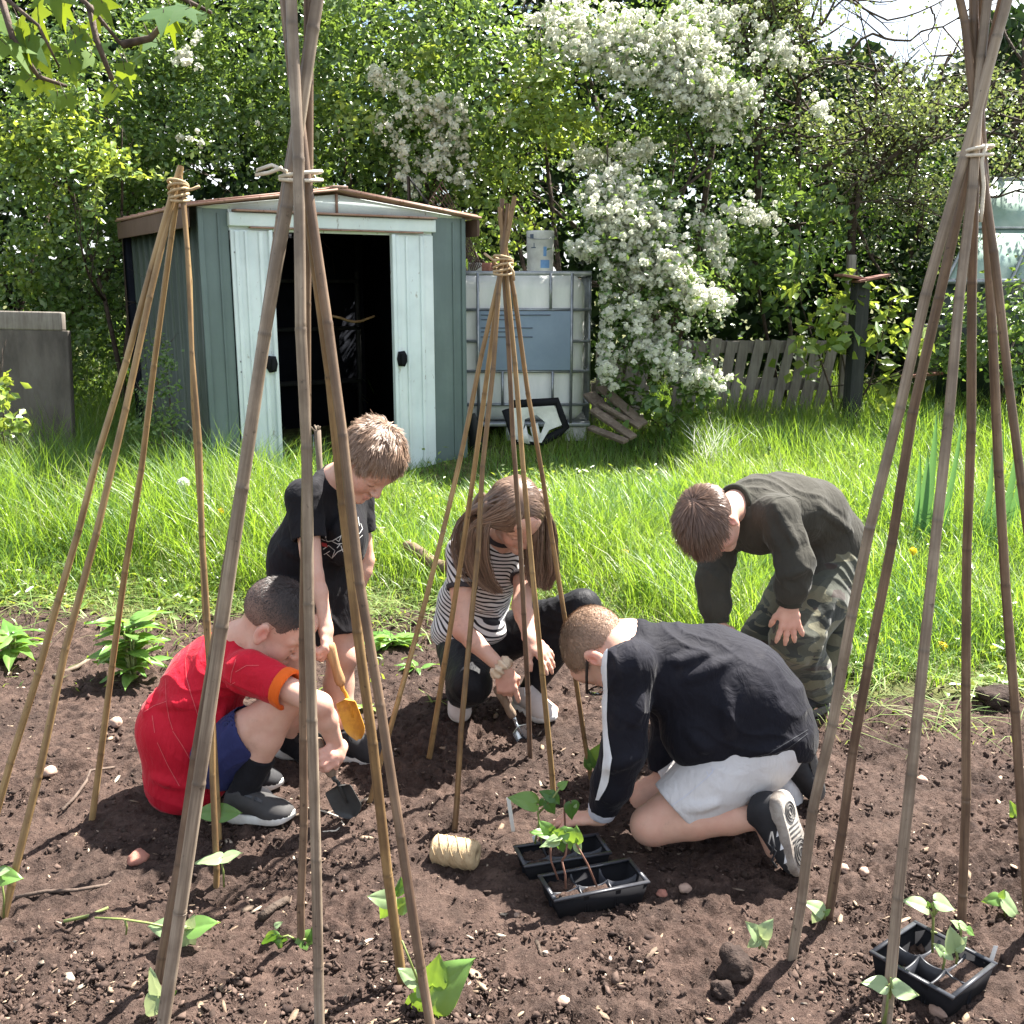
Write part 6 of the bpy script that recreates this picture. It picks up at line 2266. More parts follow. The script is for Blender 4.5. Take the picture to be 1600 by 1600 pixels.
    for h_, k_ in ((hipR, knR), (hipL, knL)):
        d_ = (k_ - h_).normalized()
        m_ = h_.lerp(k_, .56)
        N.chain([h_.lerp(m_, .3), m_ + Vector((0, 0, -.008))], [.072, .072], .03)
        N.cap(h_ + Vector((.045, 0, -.045)), m_ + Vector((.0, 0, -.055)), .036, .030, .03)
        N.cut(m_, d_ + Vector((.25, 0, -.2)), .004, (m_ + d_ * .07, .12))
        N.cap(m_ - d_ * .04, m_ + d_ * .06, .060, .062, .004, None, 's')
    cloth_mesh(N, 'shorts', root, 'navy', .003, 9, (.7, 0, -.4), 5)
    for k_, a_, nm in ((knR, anR, 1), (knL, anL, 2)):
        K = Sculpt()
        t0 = k_.lerp(a_, .60)
        K.chain([t0, k_.lerp(a_, .8), a_, a_ + Vector((.05, 0, -.02))], [.0435, .039, .036, .034], .01)
        K.cut(t0 - (a_ - k_).normalized() * .004, k_ - a_, .003)
        cloth_mesh(K, 'sock', root, 'sock_black', .0012, 14, (.3, 0, .9), 2, .004, 1)
    g = P(350, 1284, 2.50)
    shoe(root, (g.x, 2.53, H(g.x, 2.53) + .004), (P(462, 1280, 2.5).x, 2.50, H(-.5, 2.5) + .004), (0, 0, 1), 'shoe_charcoal', 'sole_white', None, 1.05, straps=True)
    q = P(336, 1236, 2.74)
    shoe(root, (q.x, 2.74, H(q.x, 2.74) + .004), (q.x + .205, 2.71, H(q.x + .2, 2.7) + .004), (0, 0, 1), 'shoe_dark', 'sole_white', 'shoe_dark', 1.0)
    # the trowel in the right fist
    palm = hw + hx * .045 - hz * .026
    ax = hy
    trowel('small trowel with a dark square blade in the fist of the red jersey child', palm - ax * .055, ax, (-.2, -.9, -.1), 'wood_handle_grey', 'dark_blade', .11, .098, .088, .034)
red_boy()

# ---------------------------------------------------------------- boy in the black tee, standing stooped
def tee_boy():
    root = thing('person', on(-.56, 2.9), 'standing child in a black T-shirt and black shorts stooping with an orange trowel', 'person', 'children planting beans')
    pel = P(490, 905, 2.95)
    mid = P(488, 855, 2.94)
    chest = P(512, 800, 2.92)
    neck = P(527, 752, 2.87)
    hipR, hipL = P(480, 925, 2.89), P(518, 925, 2.98)
    knR, knL = P(462, 1040, 2.86), P(533, 1025, 2.93)
    anR, anL = P(452, 1158, 2.90), P(537, 1160, 2.89)
    shR, shL = P(476, 778, 2.79), P(556, 776, 2.99)
    elR, wrR = P(489, 900, 2.70), P(509, 984, 2.66)
    elL, wrL = P(570, 875, 3.00), P(556, 930, 2.97)
    hd = Head(P(574, 722, 2.775), (.50, -.42, -.76), (.56, -.25, .62), .89)
    S = Sculpt()
    S.chain([pel, mid, chest], [.082, .08, .084], .03, ((.35, .94, 0), 1.25))
    S.cap(chest, neck, .06, .044, .03)
    S.cap(shR, shL, .04, .04, .03)
    hd.grow(S, neck, .044)
    for h_, k_, a_ in ((hipR, knR, anR), (hipL, knL, anL)):
        S.chain([h_, h_.lerp(k_, .5), k_], [.070, .060, .044], .03)
        S.ell(k_ + Vector((.014, -.012, 0)), None, (.036, .036, .042), .02)
        c_ = k_.lerp(a_, .34) + Vector((-.012, .012, 0))
        S.chain([k_, c_, k_.lerp(a_, .7), a_], [.041, .045, .034, .028], .014)
        S.cap(a_, a_ + Vector((.09, -.03, -.035)), .026, .022, .01)
    for s_, e_, w_ in ((shR, elR, wrR), (shL, elL, wrL)):
        S.chain([s_, e_], [.035, .028], .02)
        S.chain([e_, e_.lerp(w_, .3), w_], [.028, .0285, .0195], .012)
    ax = Vector((.30, -.10, -.93)).normalized()
    hx = Vector((.12, -.45, -.85)).normalized()
    hz = Vector((.9, -.1, .2))
    hand(S, wrR, hx, hz, 1, (1.0, 1.0, 1.05, 1.1), .05, .9, (.9, .5), r=.0084)
    hand(S, wrL, (-.1, 0, -1), (.8, .3, 0), -1, .4, .08, .9)
    sp = hd.spots() + [(knR, .05, (.54, .25, .19), .3), (knL, .05, (.54, .25, .19), .3), (wrR + hx * .06, .05, (.57, .26, .2), .4)]
    skin_mesh(S, root, sp)
    short_hair(hd, 10000, .032, .27, M['hair_sandy'], root, (-.045, .01, .125), thick=.013, tousle=.30, width=.0017, m=5, grav=.12, seed=5,
               lenfn=lambda p: np.clip(.5 + (p[:, 2] + .02) / .12, .42, 1.15))
    T = Sculpt()
    sq = ((.35, .94, 0), 1.28)
    T.chain([P(490, 905, 2.95), mid, chest + Vector((0, 0, .01))], [.106, .103, .098], .03, sq)
    T.ell(P(450, 880, 2.93), None, (.055, .10, .08), .05)
    T.cap(chest, neck, .085, .056, .035)
    T.cap(shR, shL, .052, .052, .03)
    T.ell(P(545, 840, 2.86), None, (.055, .09, .09), .04)
    cu = []
    for s_, e_, f in ((shR, elR, .55), (shL, elL, .55)):
        c_ = s_.lerp(e_, f)
        d_ = (e_ - s_).normalized()
        T.chain([s_, c_], [.050, .050], .02)
        T.cut(c_, d_, .004, (c_ + d_ * .06, .08))
        T.cap(c_ - d_ * .03, c_ + d_ * .05, .039, .041, .003, None, 's')
    T.cut(neck + Vector((.02, -.012, .036)), (.45, -.35, .82), .004, (neck + Vector((.04, -.03, .06)), .085))
    T.cap(neck, neck + Vector((.05, -.05, .08)), .047, .054, .004, None, 's')
    T.cut(P(490, 932, 2.95), (0, 0, -1), .01)
    fold_in(T, [(515, 742, 505, 775, .006), (500, 735, 490, 760, .006), (440, 850, 480, 870, .007), (430, 905, 475, 912, .007), (545, 800, 520, 830, .006)])
    o, V, F = cloth_mesh(T, 'T_shirt'.lower(), root, 'black_tee', .0036, 7, (.2, .2, .9), 8.1)
    bt = tree_of(V, F)
    # line drawing printed on the front of the shirt
    ln = [[(503, 842), (512, 846), (520, 845), (532, 838), (543, 828), (548, 822)], [(520, 846), (528, 850), (540, 848), (552, 846)], [(512, 846), (508, 838)], [(505, 858), (514, 852), (524, 860), (519, 872), (510, 864)], [(519, 872), (528, 862), (540, 856), (552, 853)], [(524, 842), (530, 846), (533, 838)], [(536, 836), (540, 846), (546, 826)], [(533, 852), (536, 862), (542, 852), (546, 858)], [(556, 828), (561, 834), (566, 826), (563, 818)], [(559, 808), (561, 822)], [(506, 866), (516, 861)], [(527, 856), (532, 850)], [(545, 832), (550, 838), (548, 845)], [(555, 836), (560, 842), (566, 836)]]
    seam(bt, ln, .0022, 'print_line', 'ink_white', o, .0014, 2)
    patch(bt, [(502, 847), (511, 849), (513, 855), (503, 853)], 'print_patch', 'ink_red', o)
    N = Sculpt()
    N.ell(pel, None, (.105, .115, .09), .02)
    for h_, k_ in ((hipR, knR), (hipL, knL)):
        d_ = (k_ - h_).normalized()
        m_ = h_.lerp(k_, .66)
        N.chain([h_, m_ + Vector((.004, 0, 0))], [.088, .074], .03)
        N.cut(m_, d_, .004, (m_ + d_ * .08, .12))
        N.cap(m_ - d_ * .05, m_ + d_ * .06, .062, .064, .004, None, 's')
    cloth_mesh(N, 'shorts', root, 'black_shorts', .0035, 9, (.5, .1, .8), 4)
    for a_, dx in ((anR, 0), (anL, 0)):
        K = Sculpt()
        t0 = a_ + Vector((0, 0, .055))
        K.chain([t0, a_, a_ + Vector((.05, -.02, -.03))], [.034, .0345, .034], .01)
        K.cut(t0 + Vector((0, 0, -.002)), (0, 0, 1), .003)
        cloth_mesh(K, 'sock', root, 'sock_black', .001, 14, (0, 0, 1), 2, .004, 1)
    for hx_, hy_, tx, ty in ((432, 2.92, .205, -.035), (515, 2.90, .20, -.06)):
        q = P(hx_, 1190, hy_)
        hl = Vector((q.x, hy_, H(q.x, hy_) + .004))
        sh_, W, fr = shoe(root, hl, hl + Vector((tx, ty, 0)), (0, 0, 1), 'shoe_dark', 'sole_white', 'shoe_dark', 1.08)
        c = Sculpt()
        c.ell(W(.178, 0, .024), np.array(fr), (.042, .043, .030), .01)
        c.cut(W(.165, 0, 0), fr @ Vector((-1, 0, .25)), .004)
        c.cut(W(0, 0, .02), fr @ Vector((0, 0, -1)), .004)
        cloth_mesh(c, 'toecap', sh_, 'shoe_grey', 0, h=.004)
    palm = wrR + hx * .045 - hz.normalized() * .022
    trowel('rusty orange trowel with a wooden handle hanging from the hand of the black T-shirt child', P(513, 1004, 2.64), P(548, 1118, 2.63) - P(513, 1004, 2.64), (-.35, -.9, .1), 'wood_handle', 'rust_blade', .125, .125, .068, .05)
tee_boy()

# ---------------------------------------------------------------- girl in the striped tee, squatting
def girl():
    root = thing('person', on(-.05, 3.2), 'long-haired child in a striped T-shirt and black leggings crouching behind the middle wigwam', 'person', 'children planting beans')
    pel = P(742, 990, 3.36)
    mid = P(742, 940, 3.33)
    chest = P(765, 885, 3.25)
    neck = P(783, 845, 3.17)
    shR, shL = P(722, 862, 3.14), P(826, 868, 3.24)
    hipR, hipL = P(722, 1010, 3.32), P(780, 1000, 3.36)
    knR, knL = P(736, 1066, 3.04), P(908, 950, 3.20)
    anR, anL = P(716, 1088, 3.22), P(826, 1082, 3.24)
    elR, wrR = P(722, 985, 3.02), P(787, 1047, 2.97)
    elL, wrL = P(815, 945, 3.08), P(828, 998, 2.98)
    hd = Head(P(806, 806, 3.06), (.36, -.66, -.62), (.12, -.60, .78), .94)
    S = Sculpt()
    S.chain([pel, mid, chest], [.078, .074, .082], .03, ((.94, .3, 0), 1.25))
    S.cap(chest, neck, .07, .044, .03)
    S.cap(shR, shL, .038, .038, .03)
    hd.grow(S, neck, .040)
    for h_, k_, a_ in ((hipR, knR, anR), (hipL, knL, anL)):
        S.chain([h_, k_], [.062, .044], .03)
        S.chain([k_, k_.lerp(a_, .4), a_], [.042, .042, .027], .014)
    S.cap(anR, anR + Vector((0, -.06, -.05)), .024, .02, .01)
    S.cap(anL, anL + Vector((.08, -.06, -.04)), .024, .02, .01)
    for s_, e_, w_ in ((shR, elR, wrR), (shL, elL, wrL)):
        S.chain([s_, s_.lerp(e_, .5), e_], [.035, .035, .030], .02)
        S.chain([e_, e_.lerp(w_, .3), w_], [.030, .029, .0195], .012)
    hx = Vector((.18, -.15, -.97)).normalized()
    hz = Vector((.1, -1, .1))
    hand(S, wrR, hx, hz, 1, (.28, .95, 1.05, 1.1), .10, .98, (.7, .3), r=.0082)
    hand(S, wrL, (.62, -.22, -.62), (.35, -.5, .75), -1, (.15, .2, .25, .3), .20, .96, (.1, .2), r=.0078)
    sp = hd.spots() + [(elR, .05, (.56, .26, .2), .35), (wrR + hx * .06, .05, (.57, .26, .2), .4), (wrL + Vector((.03, -.02, -.03)), .04, (.57, .27, .21), .3)]
    skin_mesh(S, root, sp)
    # striped tee
    T = Sculpt()
    sq = ((.94, .3, 0), 1.25)
    b0 = P(734, 985, 3.35)
    T.chain([b0, mid + Vector((-.005, 0, 0)), chest + Vector((-.006, 0, 0))], [.108, .096, .096], .03, sq)
    T.ell(P(740, 985, 3.28), None, (.12, .09, .05), .04)
    T.cap(chest, neck, .078, .05, .035)
    T.cap(shR, shL, .048, .048, .03)
    for s_, e_, f in ((shR, elR, .46), (shL, elL, .5)):
        c_ = s_.lerp(e_, f)
        d_ = (e_ - s_).normalized()
        T.chain([s_, c_], [.049, .048], .02)
        T.cut(c_, d_, .004, (c_ + d_ * .06, .075))
        T.cap(c_ - d_ * .03, c_ + d_ * .05, .039, .041, .003, None, 's')
    T.cut(neck + Vector((.01, -.02, .03)), (.1, -.55, .8), .004, (neck + Vector((.01, -.04, .05)), .075))
    T.cap(neck, neck + Vector((.02, -.05, .07)), .042, .048, .004, None, 's')
    T.cut(b0 + Vector((0, 0, -.035)), Vector((-.12, .2, -1)), .006)
    fold_in(T, [(740, 930, 780, 960, .008), (750, 950, 790, 940, .008), (745, 975, 785, 975, .008)])
    V, F = T.mesh(.005)
    V = relax(V, F, 2)
    # stripes follow the trunk, and turn with the sleeve
    up = (neck - b0).normalized()
    tr = (V - np.array(b0)) @ np.array(up)
    V2 = wrinkle(V, F, .0034, 8, (.5, 0, .7), 2.7)
    o = np_mesh('t_shirt', V2, F, M['stripes'], root, True)
    bend = np.array([.010 * math.sin(p[0] * 14 + 1) + .006 * mnoise.noise((p[0] * 9, p[1] * 9, p[2] * 9)) for p in V])
    at = o.data.attributes.new('trunk', 'FLOAT', 'POINT')
    at.data.foreach_set('value', (tr + bend + 1).astype(np.float32))
    for s_, e_, f in ((shR, elR, .46), (shL, elL, .5)):
        c_ = s_.lerp(e_, f)
        d_ = (e_ - s_).normalized()
        C = Sculpt()
        C.cap(c_ - d_ * .012, c_ + d_ * .012, .0505, .0495, .004)
        C.cut(c_ + d_ * .008, d_, .003)
        C.cut(c_ - d_ * .010, -d_, .003)
        C.cap(c_ - d_ * .05, c_ + d_ * .05, .041, .042, .003, None, 's')
        cloth_mesh(C, 'cuff', o, 'charcoal_trim', 0, h=.004, it=1)
    nb = MB()
    c0 = neck + Vector((.006, -.016, .026))
    fr_ = frame((.1, -.55, .8), (0, 1, .5))
    nb.tube([c0 + fr_ @ Vector((0, .051 * math.cos(a), .049 * math.sin(a))) for a in [2 * math.pi * i / 28 for i in range(29)]], .008, 8)
    nb.build('collar', M['charcoal_trim'], o, True)
    # leggings
    N = Sculpt()
    N.ell(pel + Vector((0, -.02, -.02)), None, (.125, .12, .085), .03)
    N.chain([hipR, hipR.lerp(knR, .5), knR + Vector((0, -.015, 0))], [.088, .082, .066], .03)
    N.chain([knR, knR.lerp(anR, .5), anR], [.060, .058, .040], .02)
    N.chain([hipL, hipL.lerp(knL, .5), knL], [.086, .076, .060], .03)
    N.ell(knL + Vector((.01, 0, .004)), None, (.055, .058, .058), .02)
    N.chain([knL, knL.lerp(anL, .4) + Vector((.0, .015, 0)), anL], [.055, .056, .036], .02)
    cloth_mesh(N, 'leggings', root, 'leggings', .0022, 10, (.6, .2, .6), 6)
    # scrunchie
    Q = MB()
    fr_ = frame(wrR - elR, (0, 0, 1))
    c0 = wrR.lerp(elR, .06)
    V, F = [], []
    n1, n2 = 48, 14
    for i in range(n1):
        a = 2 * math.pi * i / n1
        rr = .027 + .003 * math.sin(a * 9)
        for j in range(n2):
            b = 2 * math.pi * j / n2
            r2 = .0125 + .0035 * math.sin(a * 11 + 1) + .003 * math.sin(b * 3 + a * 5)
            V.append(c0 + fr_ @ Vector((math.sin(b) * r2 * 1.25, math.cos(a) * (rr + r2 * math.cos(b)), math.sin(a) * (rr + r2 * math.cos(b)))))
    for i in range(n1):
        for j in range(n2):
            F.append((i * n2 + j, i * n2 + (j + 1) % n2, ((i + 1) % n1) * n2 + (j + 1) % n2, ((i + 1) % n1) * n2 + j))
    Q.add(V, F)
    tag(Q.build('scrunchie', M['cream'], None, True), 'cream scrunchie round the wrist of the striped T-shirt child', 'scrunchie')
    # shoes: right foot up on its toes, left flat and turned out
    q = P(718, 1122, 3.13)
    tz = H(q.x, 3.13)
    shoe(root, Vector((q.x - .008, 3.25, tz + .105)), Vector((q.x + .004, 3.10, tz + .006)), (0, -.62, .78), 'shoe_pale', 'sole_white', 'lace', 1.12)
    h1 = P(806, 1078, 3.24)
    hl = Vector((h1.x, 3.25, H(h1.x, 3.25) + .004))
    t1 = P(866, 1128, 3.11)
    shoe(root, hl, Vector((t1.x, 3.10, H(t1.x, 3.1) + .004)), (0, 0, 1), 'shoe_pale', 'sole_white', 'lace', 1.1)
    for a_, u in ((anL, (0, 0, 1)),):
        K = Sculpt()
        K.cap(a_ + Vector((0, 0, .012)), a_ + Vector((.01, -.01, -.03)), .042, .038, .01)
        K.cut(a_ + Vector((0, 0, .022)), (0, 0, 1), .003)
        cloth_mesh(K, 'sock', root, 'sock_white', 0, h=.004)
    # hair: two long curtains parted on the crown
    rg = np.random.default_rng(11)
    Rn = hd.Rn
    paths, norms = [], []
    base = np.array([-.008, 0, .045])
    rad = np.array([.094, .074, .083])
    line = [(-.11, -.07), (-.03, -.05), (.02, .0), (.04, .03), (.07, .062), (.1, .075)]
    p, nn = skull_pts(6500, line, 21)
    gl = np.array(hd.R.transposed() @ Vector((0, 0, -1)))
    g2 = np.array([0, 0, -1.0])
    sgn = np.where(p[:, 1] > -.004, 1, -1)
    n = len(p)
    m = 22
    # hair ends: guides in the place for the two curtains and the back
    def gp(lst): return np.array([list(P(*a)) for a in lst])
    left_curtain = [gp([(762, 790, 3.02), (746, 830, 3.02), (744, 870, 3.03), (756, 905, 3.04), (778, 925, 3.04)]), gp([(752, 775, 3.08), (732, 815, 3.10), (728, 855, 3.09), (736, 890, 3.07), (752, 912, 3.06)]), gp([(748, 780, 3.14), (722, 830, 3.18), (712, 860, 3.2), (708, 880, 3.22), (703, 892, 3.24)])]
    right_curtain = [gp([(846, 780, 3.03), (848, 825, 3.04), (846, 865, 3.06), (850, 890, 3.08), (842, 915, 3.08)]), gp([(842, 770, 3.10), (856, 830, 3.12), (855, 870, 3.13), (858, 895, 3.14), (850, 920, 3.14)]), gp([(838, 800, 3.0), (838, 840, 3.02), (834, 880, 3.04), (836, 900, 3.06), (838, 918, 3.06)])]
    W0 = np.array(hd.o) + (p * hd.s) @ Rn.T
    for i in range(n):
        # over the skull first
        cur = p[i].copy()
        sd = sgn[i]
        pl = [cur.copy()]
        side_amt = .85 if p[i, 0] > -.03 else .55
        for j in range(7):
            d = np.array([-.10 if p[i, 0] > .03 else -.35, sd * side_amt, -.25]) + gl * .55
            nrm = (cur - base) / rad ** 2
            nrm /= np.linalg.norm(nrm)
            d = d - nrm * (d @ nrm)
            d /= max(1e-6, np.linalg.norm(d))
            cur = cur + d * .015
            q = (cur - base) / (rad + .012)
            cur = base + q / np.linalg.norm(q) * (rad + .010 + .008 * rg.random())
            pl.append(cur.copy())
            if abs(cur[1]) > .068:
                break
        pw = [np.array(hd.o) + (a * hd.s) @ Rn.T for a in pl]
        # then down into its curtain
        G_ = left_curtain if sd < 0 else right_curtain
        u = rg.random()
        back = np.clip((.05 - p[i, 0]) / .15, 0, 1)
        gi = min(2, int(back * 2.99)) if sd < 0 else min(1, int(back * 1.99)) if rg.random() < .8 else 2
        gg = G_[gi]
        # clumps share an offset
        cl = np.random.default_rng(int(rg.integers(0, 26)) + 100 * gi + (1000 if sd > 0 else 0))
        off = cl.normal(size=3) * np.array([.013, .010, .004]) + rg.normal(size=3) * .0035
        endlen = rg.uniform(.72, 1.06)
        tail = []
        for t in np.linspace(0.12, endlen, m - 8 + 4):
            tt = min(t, 1) * (len(gg) - 1)
            k0 = min(int(tt), len(gg) - 2)
            a = gg[k0] + (gg[k0 + 1] - gg[k0]) * (tt - k0)
            if t > 1:
                a = a + np.array([0, 0, -.05 * (t - 1)])
            wv = .004 * math.sin(t * 9 + cl.random() * 6)
            tail.append(a + off * (.7 + .5 * math.sin(t * 3)) + np.array([wv, 0, 0]))
        full = np.array(pw + tail)
        # smooth the join and resample
        for _ in range(2):
            full[1:-1] = .25 * full[:-2] + .5 * full[1:-1] + .25 * full[2:]
        s_ = np.concatenate([[0], np.cumsum(np.linalg.norm(np.diff(full, axis=0), axis=1))])
        tq = np.linspace(0, s_[-1], m)
        res = np.stack([np.interp(tq, s_, full[:, a]) for a in range(3)], 1)
        paths.append(res)
        nw = np.array([hd.Rn @ nn[i]])
        norms.append(np.repeat(nw, m, 0) * np.linspace(1, .2, m)[:, None] + np.array([0, -1, .2]) * np.linspace(0, .8, m)[:, None] + rg.normal(size=(m, 3)) * .12)
    hair = ribbons('hair', np.array(paths), np.array(norms), .0024 * rg.uniform(.7, 1.4, n), M['hair_long'], root)
    S2 = Sculpt()
    S2.ell(hd(-.008, 0, .045), Rn, [(a + .008) * hd.s for a in rad], .005)
    S2.keep(lambda X: ((hair_z(hd.local(X.reshape(-1, 3))[:, 0], line) - hd.local(X.reshape(-1, 3))[:, 2]) * .8).reshape(X.shape[:-1]), .006)
    for G_ in (left_curtain, right_curtain):
        for gg in G_:
            S2.chain([Vector(a) for a in gg[:-1]], [.015, .016, .014, .010][:len(gg) - 1], .02)
    V, F = S2.mesh(.004)
    V = relax(V, F, 2)
    np_mesh('hair_mass', V, F, M['hair_long'], hair, True)
    # her trowel
    trowel('bright steel trowel with a wooden handle pushed into the soil by the striped T-shirt child', P(776, 1072, 2.99), P(818, 1150, 2.985) - P(776, 1072, 2.99), (.3, -.9, .3), 'wood_handle_grey', 'bright_blade', .115, .12, .06, .04)
girl()

# ---------------------------------------------------------------- boy in the black top and white shorts, kneeling
def kneeling_boy():
    root = thing('person', on(.45, 2.45), 'kneeling child in a black top with white shorts, back turned, reaching for the trays', 'person', 'children planting beans')
    pel = P(1180, 1128, 2.47)
    mid = P(1110, 1068, 2.50)
    chest = P(1040, 1035, 2.49)
    neck = P(985, 1000, 2.49)
    shL, shR = P(982, 1040, 2.385), P(1010, 1010, 2.64)
    hipL, hipR = P(1180, 1170, 2.42), P(1185, 1160, 2.60)
    knL, knR = P(1020, 1288, 2.37), P(1015, 1250, 2.62)
    anL, anR = P(1190, 1276, 2.325), P(1215, 1230, 2.60)
    elL, wrL = P(975, 1172, 2.365), P(937, 1276, 2.42)
    elR, wrR = P(1052, 1135, 2.68), P(1032, 1222, 2.62)
    hd = Head(P(950, 1018, 2.465), (-.10, .10, -.99), (-.80, .58, .06), 1.0)
    S = Sculpt()
    S.chain([pel, mid, chest], [.085, .08, .074], .02, ((.3, .7, .5), 1.1))
    S.cap(chest, neck, .062, .046, .03)
    S.cap(shL, shR, .036, .036, .025)
    hd.grow(S, neck, .046)
    for h_, k_, a_ in ((hipL, knL, anL), (hipR, knR, anR)):
        S.chain([h_, h_.lerp(k_, .5), k_], [.085, .066, .050], .03)
        S.ell(k_ + Vector((-.012, 0, -.004)), None, (.044, .046, .046), .02)
        c_ = k_.lerp(a_, .38) + Vector((0, 0, .006))
        S.chain([k_ + Vector((.01, 0, -.008)), c_, k_.lerp(a_, .72), a_], [.044, .050, .038, .030], .012)
        S.cap(a_, a_ + Vector((.035, 0, -.09)), .027, .023, .01)
    for s_, e_, w_ in ((shL, elL, wrL), (shR, elR, wrR)):
        S.chain([s_, e_], [.036, .031], .02)
        S.chain([e_, e_.lerp(w_, .3), w_], [.031, .031, .0205], .012)
    hand(S, wrL + Vector((-.004, .002, -.004)), (-.93, .30, -.20), (-.15, .1, .98), -1, (.12, .14, .16, .2), .10, .98, (.2, .1), r=.0082)
    hand(S, wrR, (-.75, .0, -.45), (.2, -.75, .6), 1, (.5, .5, .5, .5), .06, .95, (.3, .2))
    sp = hd.spots() + [(knL + Vector((-.02, 0, -.03)), .045, (.26, .17, .13), .6), (wrL + Vector((-.06, .02, -.02)), .05, (.57, .28, .22), .4)]
    skin_mesh(S, root, sp, (.54, .32, .235))
    short_hair(hd, 10000, .013, .5, M['hair_fair'], root, (-.05, 0, .12), thick=.0045, tousle=.12, width=.0014, m=3, seed=8,
               lenfn=lambda p: np.clip(.3 + (p[:, 2] + .0) / .10, .25, 1.4), fade=((.33, .21, .15), (.21, .135, .09), -.02, .10))
    # glasses
    g = thing('glasses', hd(.08, 0, 0), 'black framed glasses on the kneeling child in the black top', 'glasses')
    mb = MB()
    for sd in (-1, 1):
        mb.tube([hd(-.018, sd * .078, .004), hd(.0, sd * .080, .012), hd(.05, sd * .075, .010), hd(.098, sd * .066, .008)], .0028, 6, flat=1.6)
        c = (.102, sd * .034, .0)
        mb.tube([hd(c[0] - .004 * abs(math.cos(a)), c[1] + .026 * math.cos(a), c[2] + .017 * math.sin(a)) for a in [2 * math.pi * i / 20 for i in range(21)]], .0022, 6)
    mb.tube([hd(.103, -.009, .004), hd(.106, 0, .006), hd(.103, .009, .004)], .002, 6)
    mb.build('frame', M['glasses'], g, True)
    lb = MB()
    for sd in (-1, 1):
        c = (.101, sd * .034, .0)
        pts = [hd(c[0], c[1] + .025 * math.cos(a), c[2] + .016 * math.sin(a)) for a in [2 * math.pi * i / 18 for i in range(18)]]
        lb.prism(pts, 0, hd.R @ Vector((.0015, 0, 0)))
    k = NT('lens')
    lm = k.done(k.bsdf((.9, .93, .95), .05, .5, None, 0, Transmission_Weight=1.0, IOR=1.1))
    lb.build('lens', lm, g, True)
    # black top
    T = Sculpt()
    sq = ((.35, .75, .4), 1.16)
    T.chain([P(1184, 1112, 2.475), P(1150, 1080, 2.49), P(1105, 1060, 2.5), P(1045, 1045, 2.5)], [.128, .132, .128, .110], .03, sq)
    T.cap(chest, neck + Vector((.01, 0, -.004)), .092, .060, .04)
    T.cap(shL, shR, .060, .060, .04)
    T.ell(P(1110, 1130, 2.44), None, (.115, .085, .085), .05)
    T.ell(P(1080, 1150, 2.45), None, (.055, .07, .05), .05)
    T.cap(P(1090, 1150, 2.44), P(1225, 1155, 2.46), .075, .085, .05, ((.2, .9, .1), 1.25))
    for s_, e_, w_ in ((shL, elL, wrL), (shR, elR, wrR)):
        w2 = e_.lerp(w_, .86)
        d_ = (w_ - e_).normalized()
        T.chain([s_, s_.lerp(e_, .5), e_, e_.lerp(w_, .5), w2], [.060, .057, .056, .052, .043], .025)
        T.cut(w2, d_, .004, (w2 + d_ * .06, .075))
    T.cut(neck + Vector((-.030, -.008, .012)), (-.85, -.1, .5), .004, (neck + Vector((-.06, -.02, .03)), .085))
    T.cap(neck, neck + Vector((-.07, -.01, .05)), .048, .052, .004, None, 's')
    hp = P(1180, 1184, 2.42)
    T.cut(P(1175, 1196, 2.36), Vector((.14, .10, -.98)), .005, (P(1175, 1290, 2.43), .235))
    fold_in(T, [(1075, 1060, 1140, 1030, .010), (1140, 1150, 1135, 1080, .011), (1050, 1035, 1105, 1020, .008), (1000, 1090, 990, 1130, .008), (945, 1200, 1000, 1180, .008), (1110, 1170, 1080, 1150, .009), (1160, 1180, 1240, 1160, .006)])
    o, V, F = cloth_mesh(T, 'sports_top', root, 'black_top', .0045, 5.5, (.7, .2, .6), 9.3)
    bt = tree_of(V, F)
    patch(bt, [(944, 1010), (951, 1006), (949, 1040), (950, 1080), (949, 1120), (951, 1150), (955, 1175), (957, 1185), (954, 1200), (951, 1222), (947, 1232), (936, 1250), (931, 1250), (940, 1215), (944, 1180), (943, 1150), (941, 1100), (940, 1060), (940, 1030)], 'sleeve_stripe', 'white_stripe', o, .002, 60)
    seam(bt, [[(1120, 1196), (1180, 1190), (1230, 1170), (1262, 1146)], [(1150, 1188), (1200, 1178), (1262, 1140)], [(964, 1012), (975, 1005)]], .0016, 'hem_stitch', 'shoe_grey', o)
    d_ = (wrL - elL).normalized()
    C = Sculpt()
    w2 = elL.lerp(wrL, .86)
    C.cap(w2 - d_ * .006, w2 + d_ * .022, .040, .034, .004)
    C.cut(w2 + d_ * .026, d_, .004)
    C.cut(w2 - d_ * .006, -d_, .004)
    C.cap(w2, w2 + d_ * .07, .026, .026, .003, None, 's')
    cloth_mesh(C, 'cuff', o, 'white_cuff', .0008, 30, d_, 1, .004, 1)
    # white shorts
    N = Sculpt()
    N.ell(P(1195, 1140, 2.48), None, (.118, .13, .105), .03)
    for h_, k_ in ((hipL, knL), (hipR, knR)):
        d_ = (k_ - h_).normalized()
        m_ = h_.lerp(k_, .78)
        N.chain([h_ + Vector((.005, 0, -.004)), h_.lerp(k_, .45), m_], [.102, .090, .078], .03)
        N.cap(h_ + Vector((.01, 0, -.04)), m_ + Vector((.02, 0, -.02)), .065, .055, .04)
        N.cut(m_, d_ + Vector((.05, 0, -.15)), .004, (m_ + d_ * .08, .13))
        N.cap(m_ - d_ * .04, m_ + d_ * .07, .064, .066, .004, None, 's')
    fold_in(N, [(1050, 1170, 1085, 1215, .007), (1042, 1195, 1090, 1245, .007), (1062, 1165, 1110, 1200, .006), (1070, 1262, 1120, 1255, .006)])
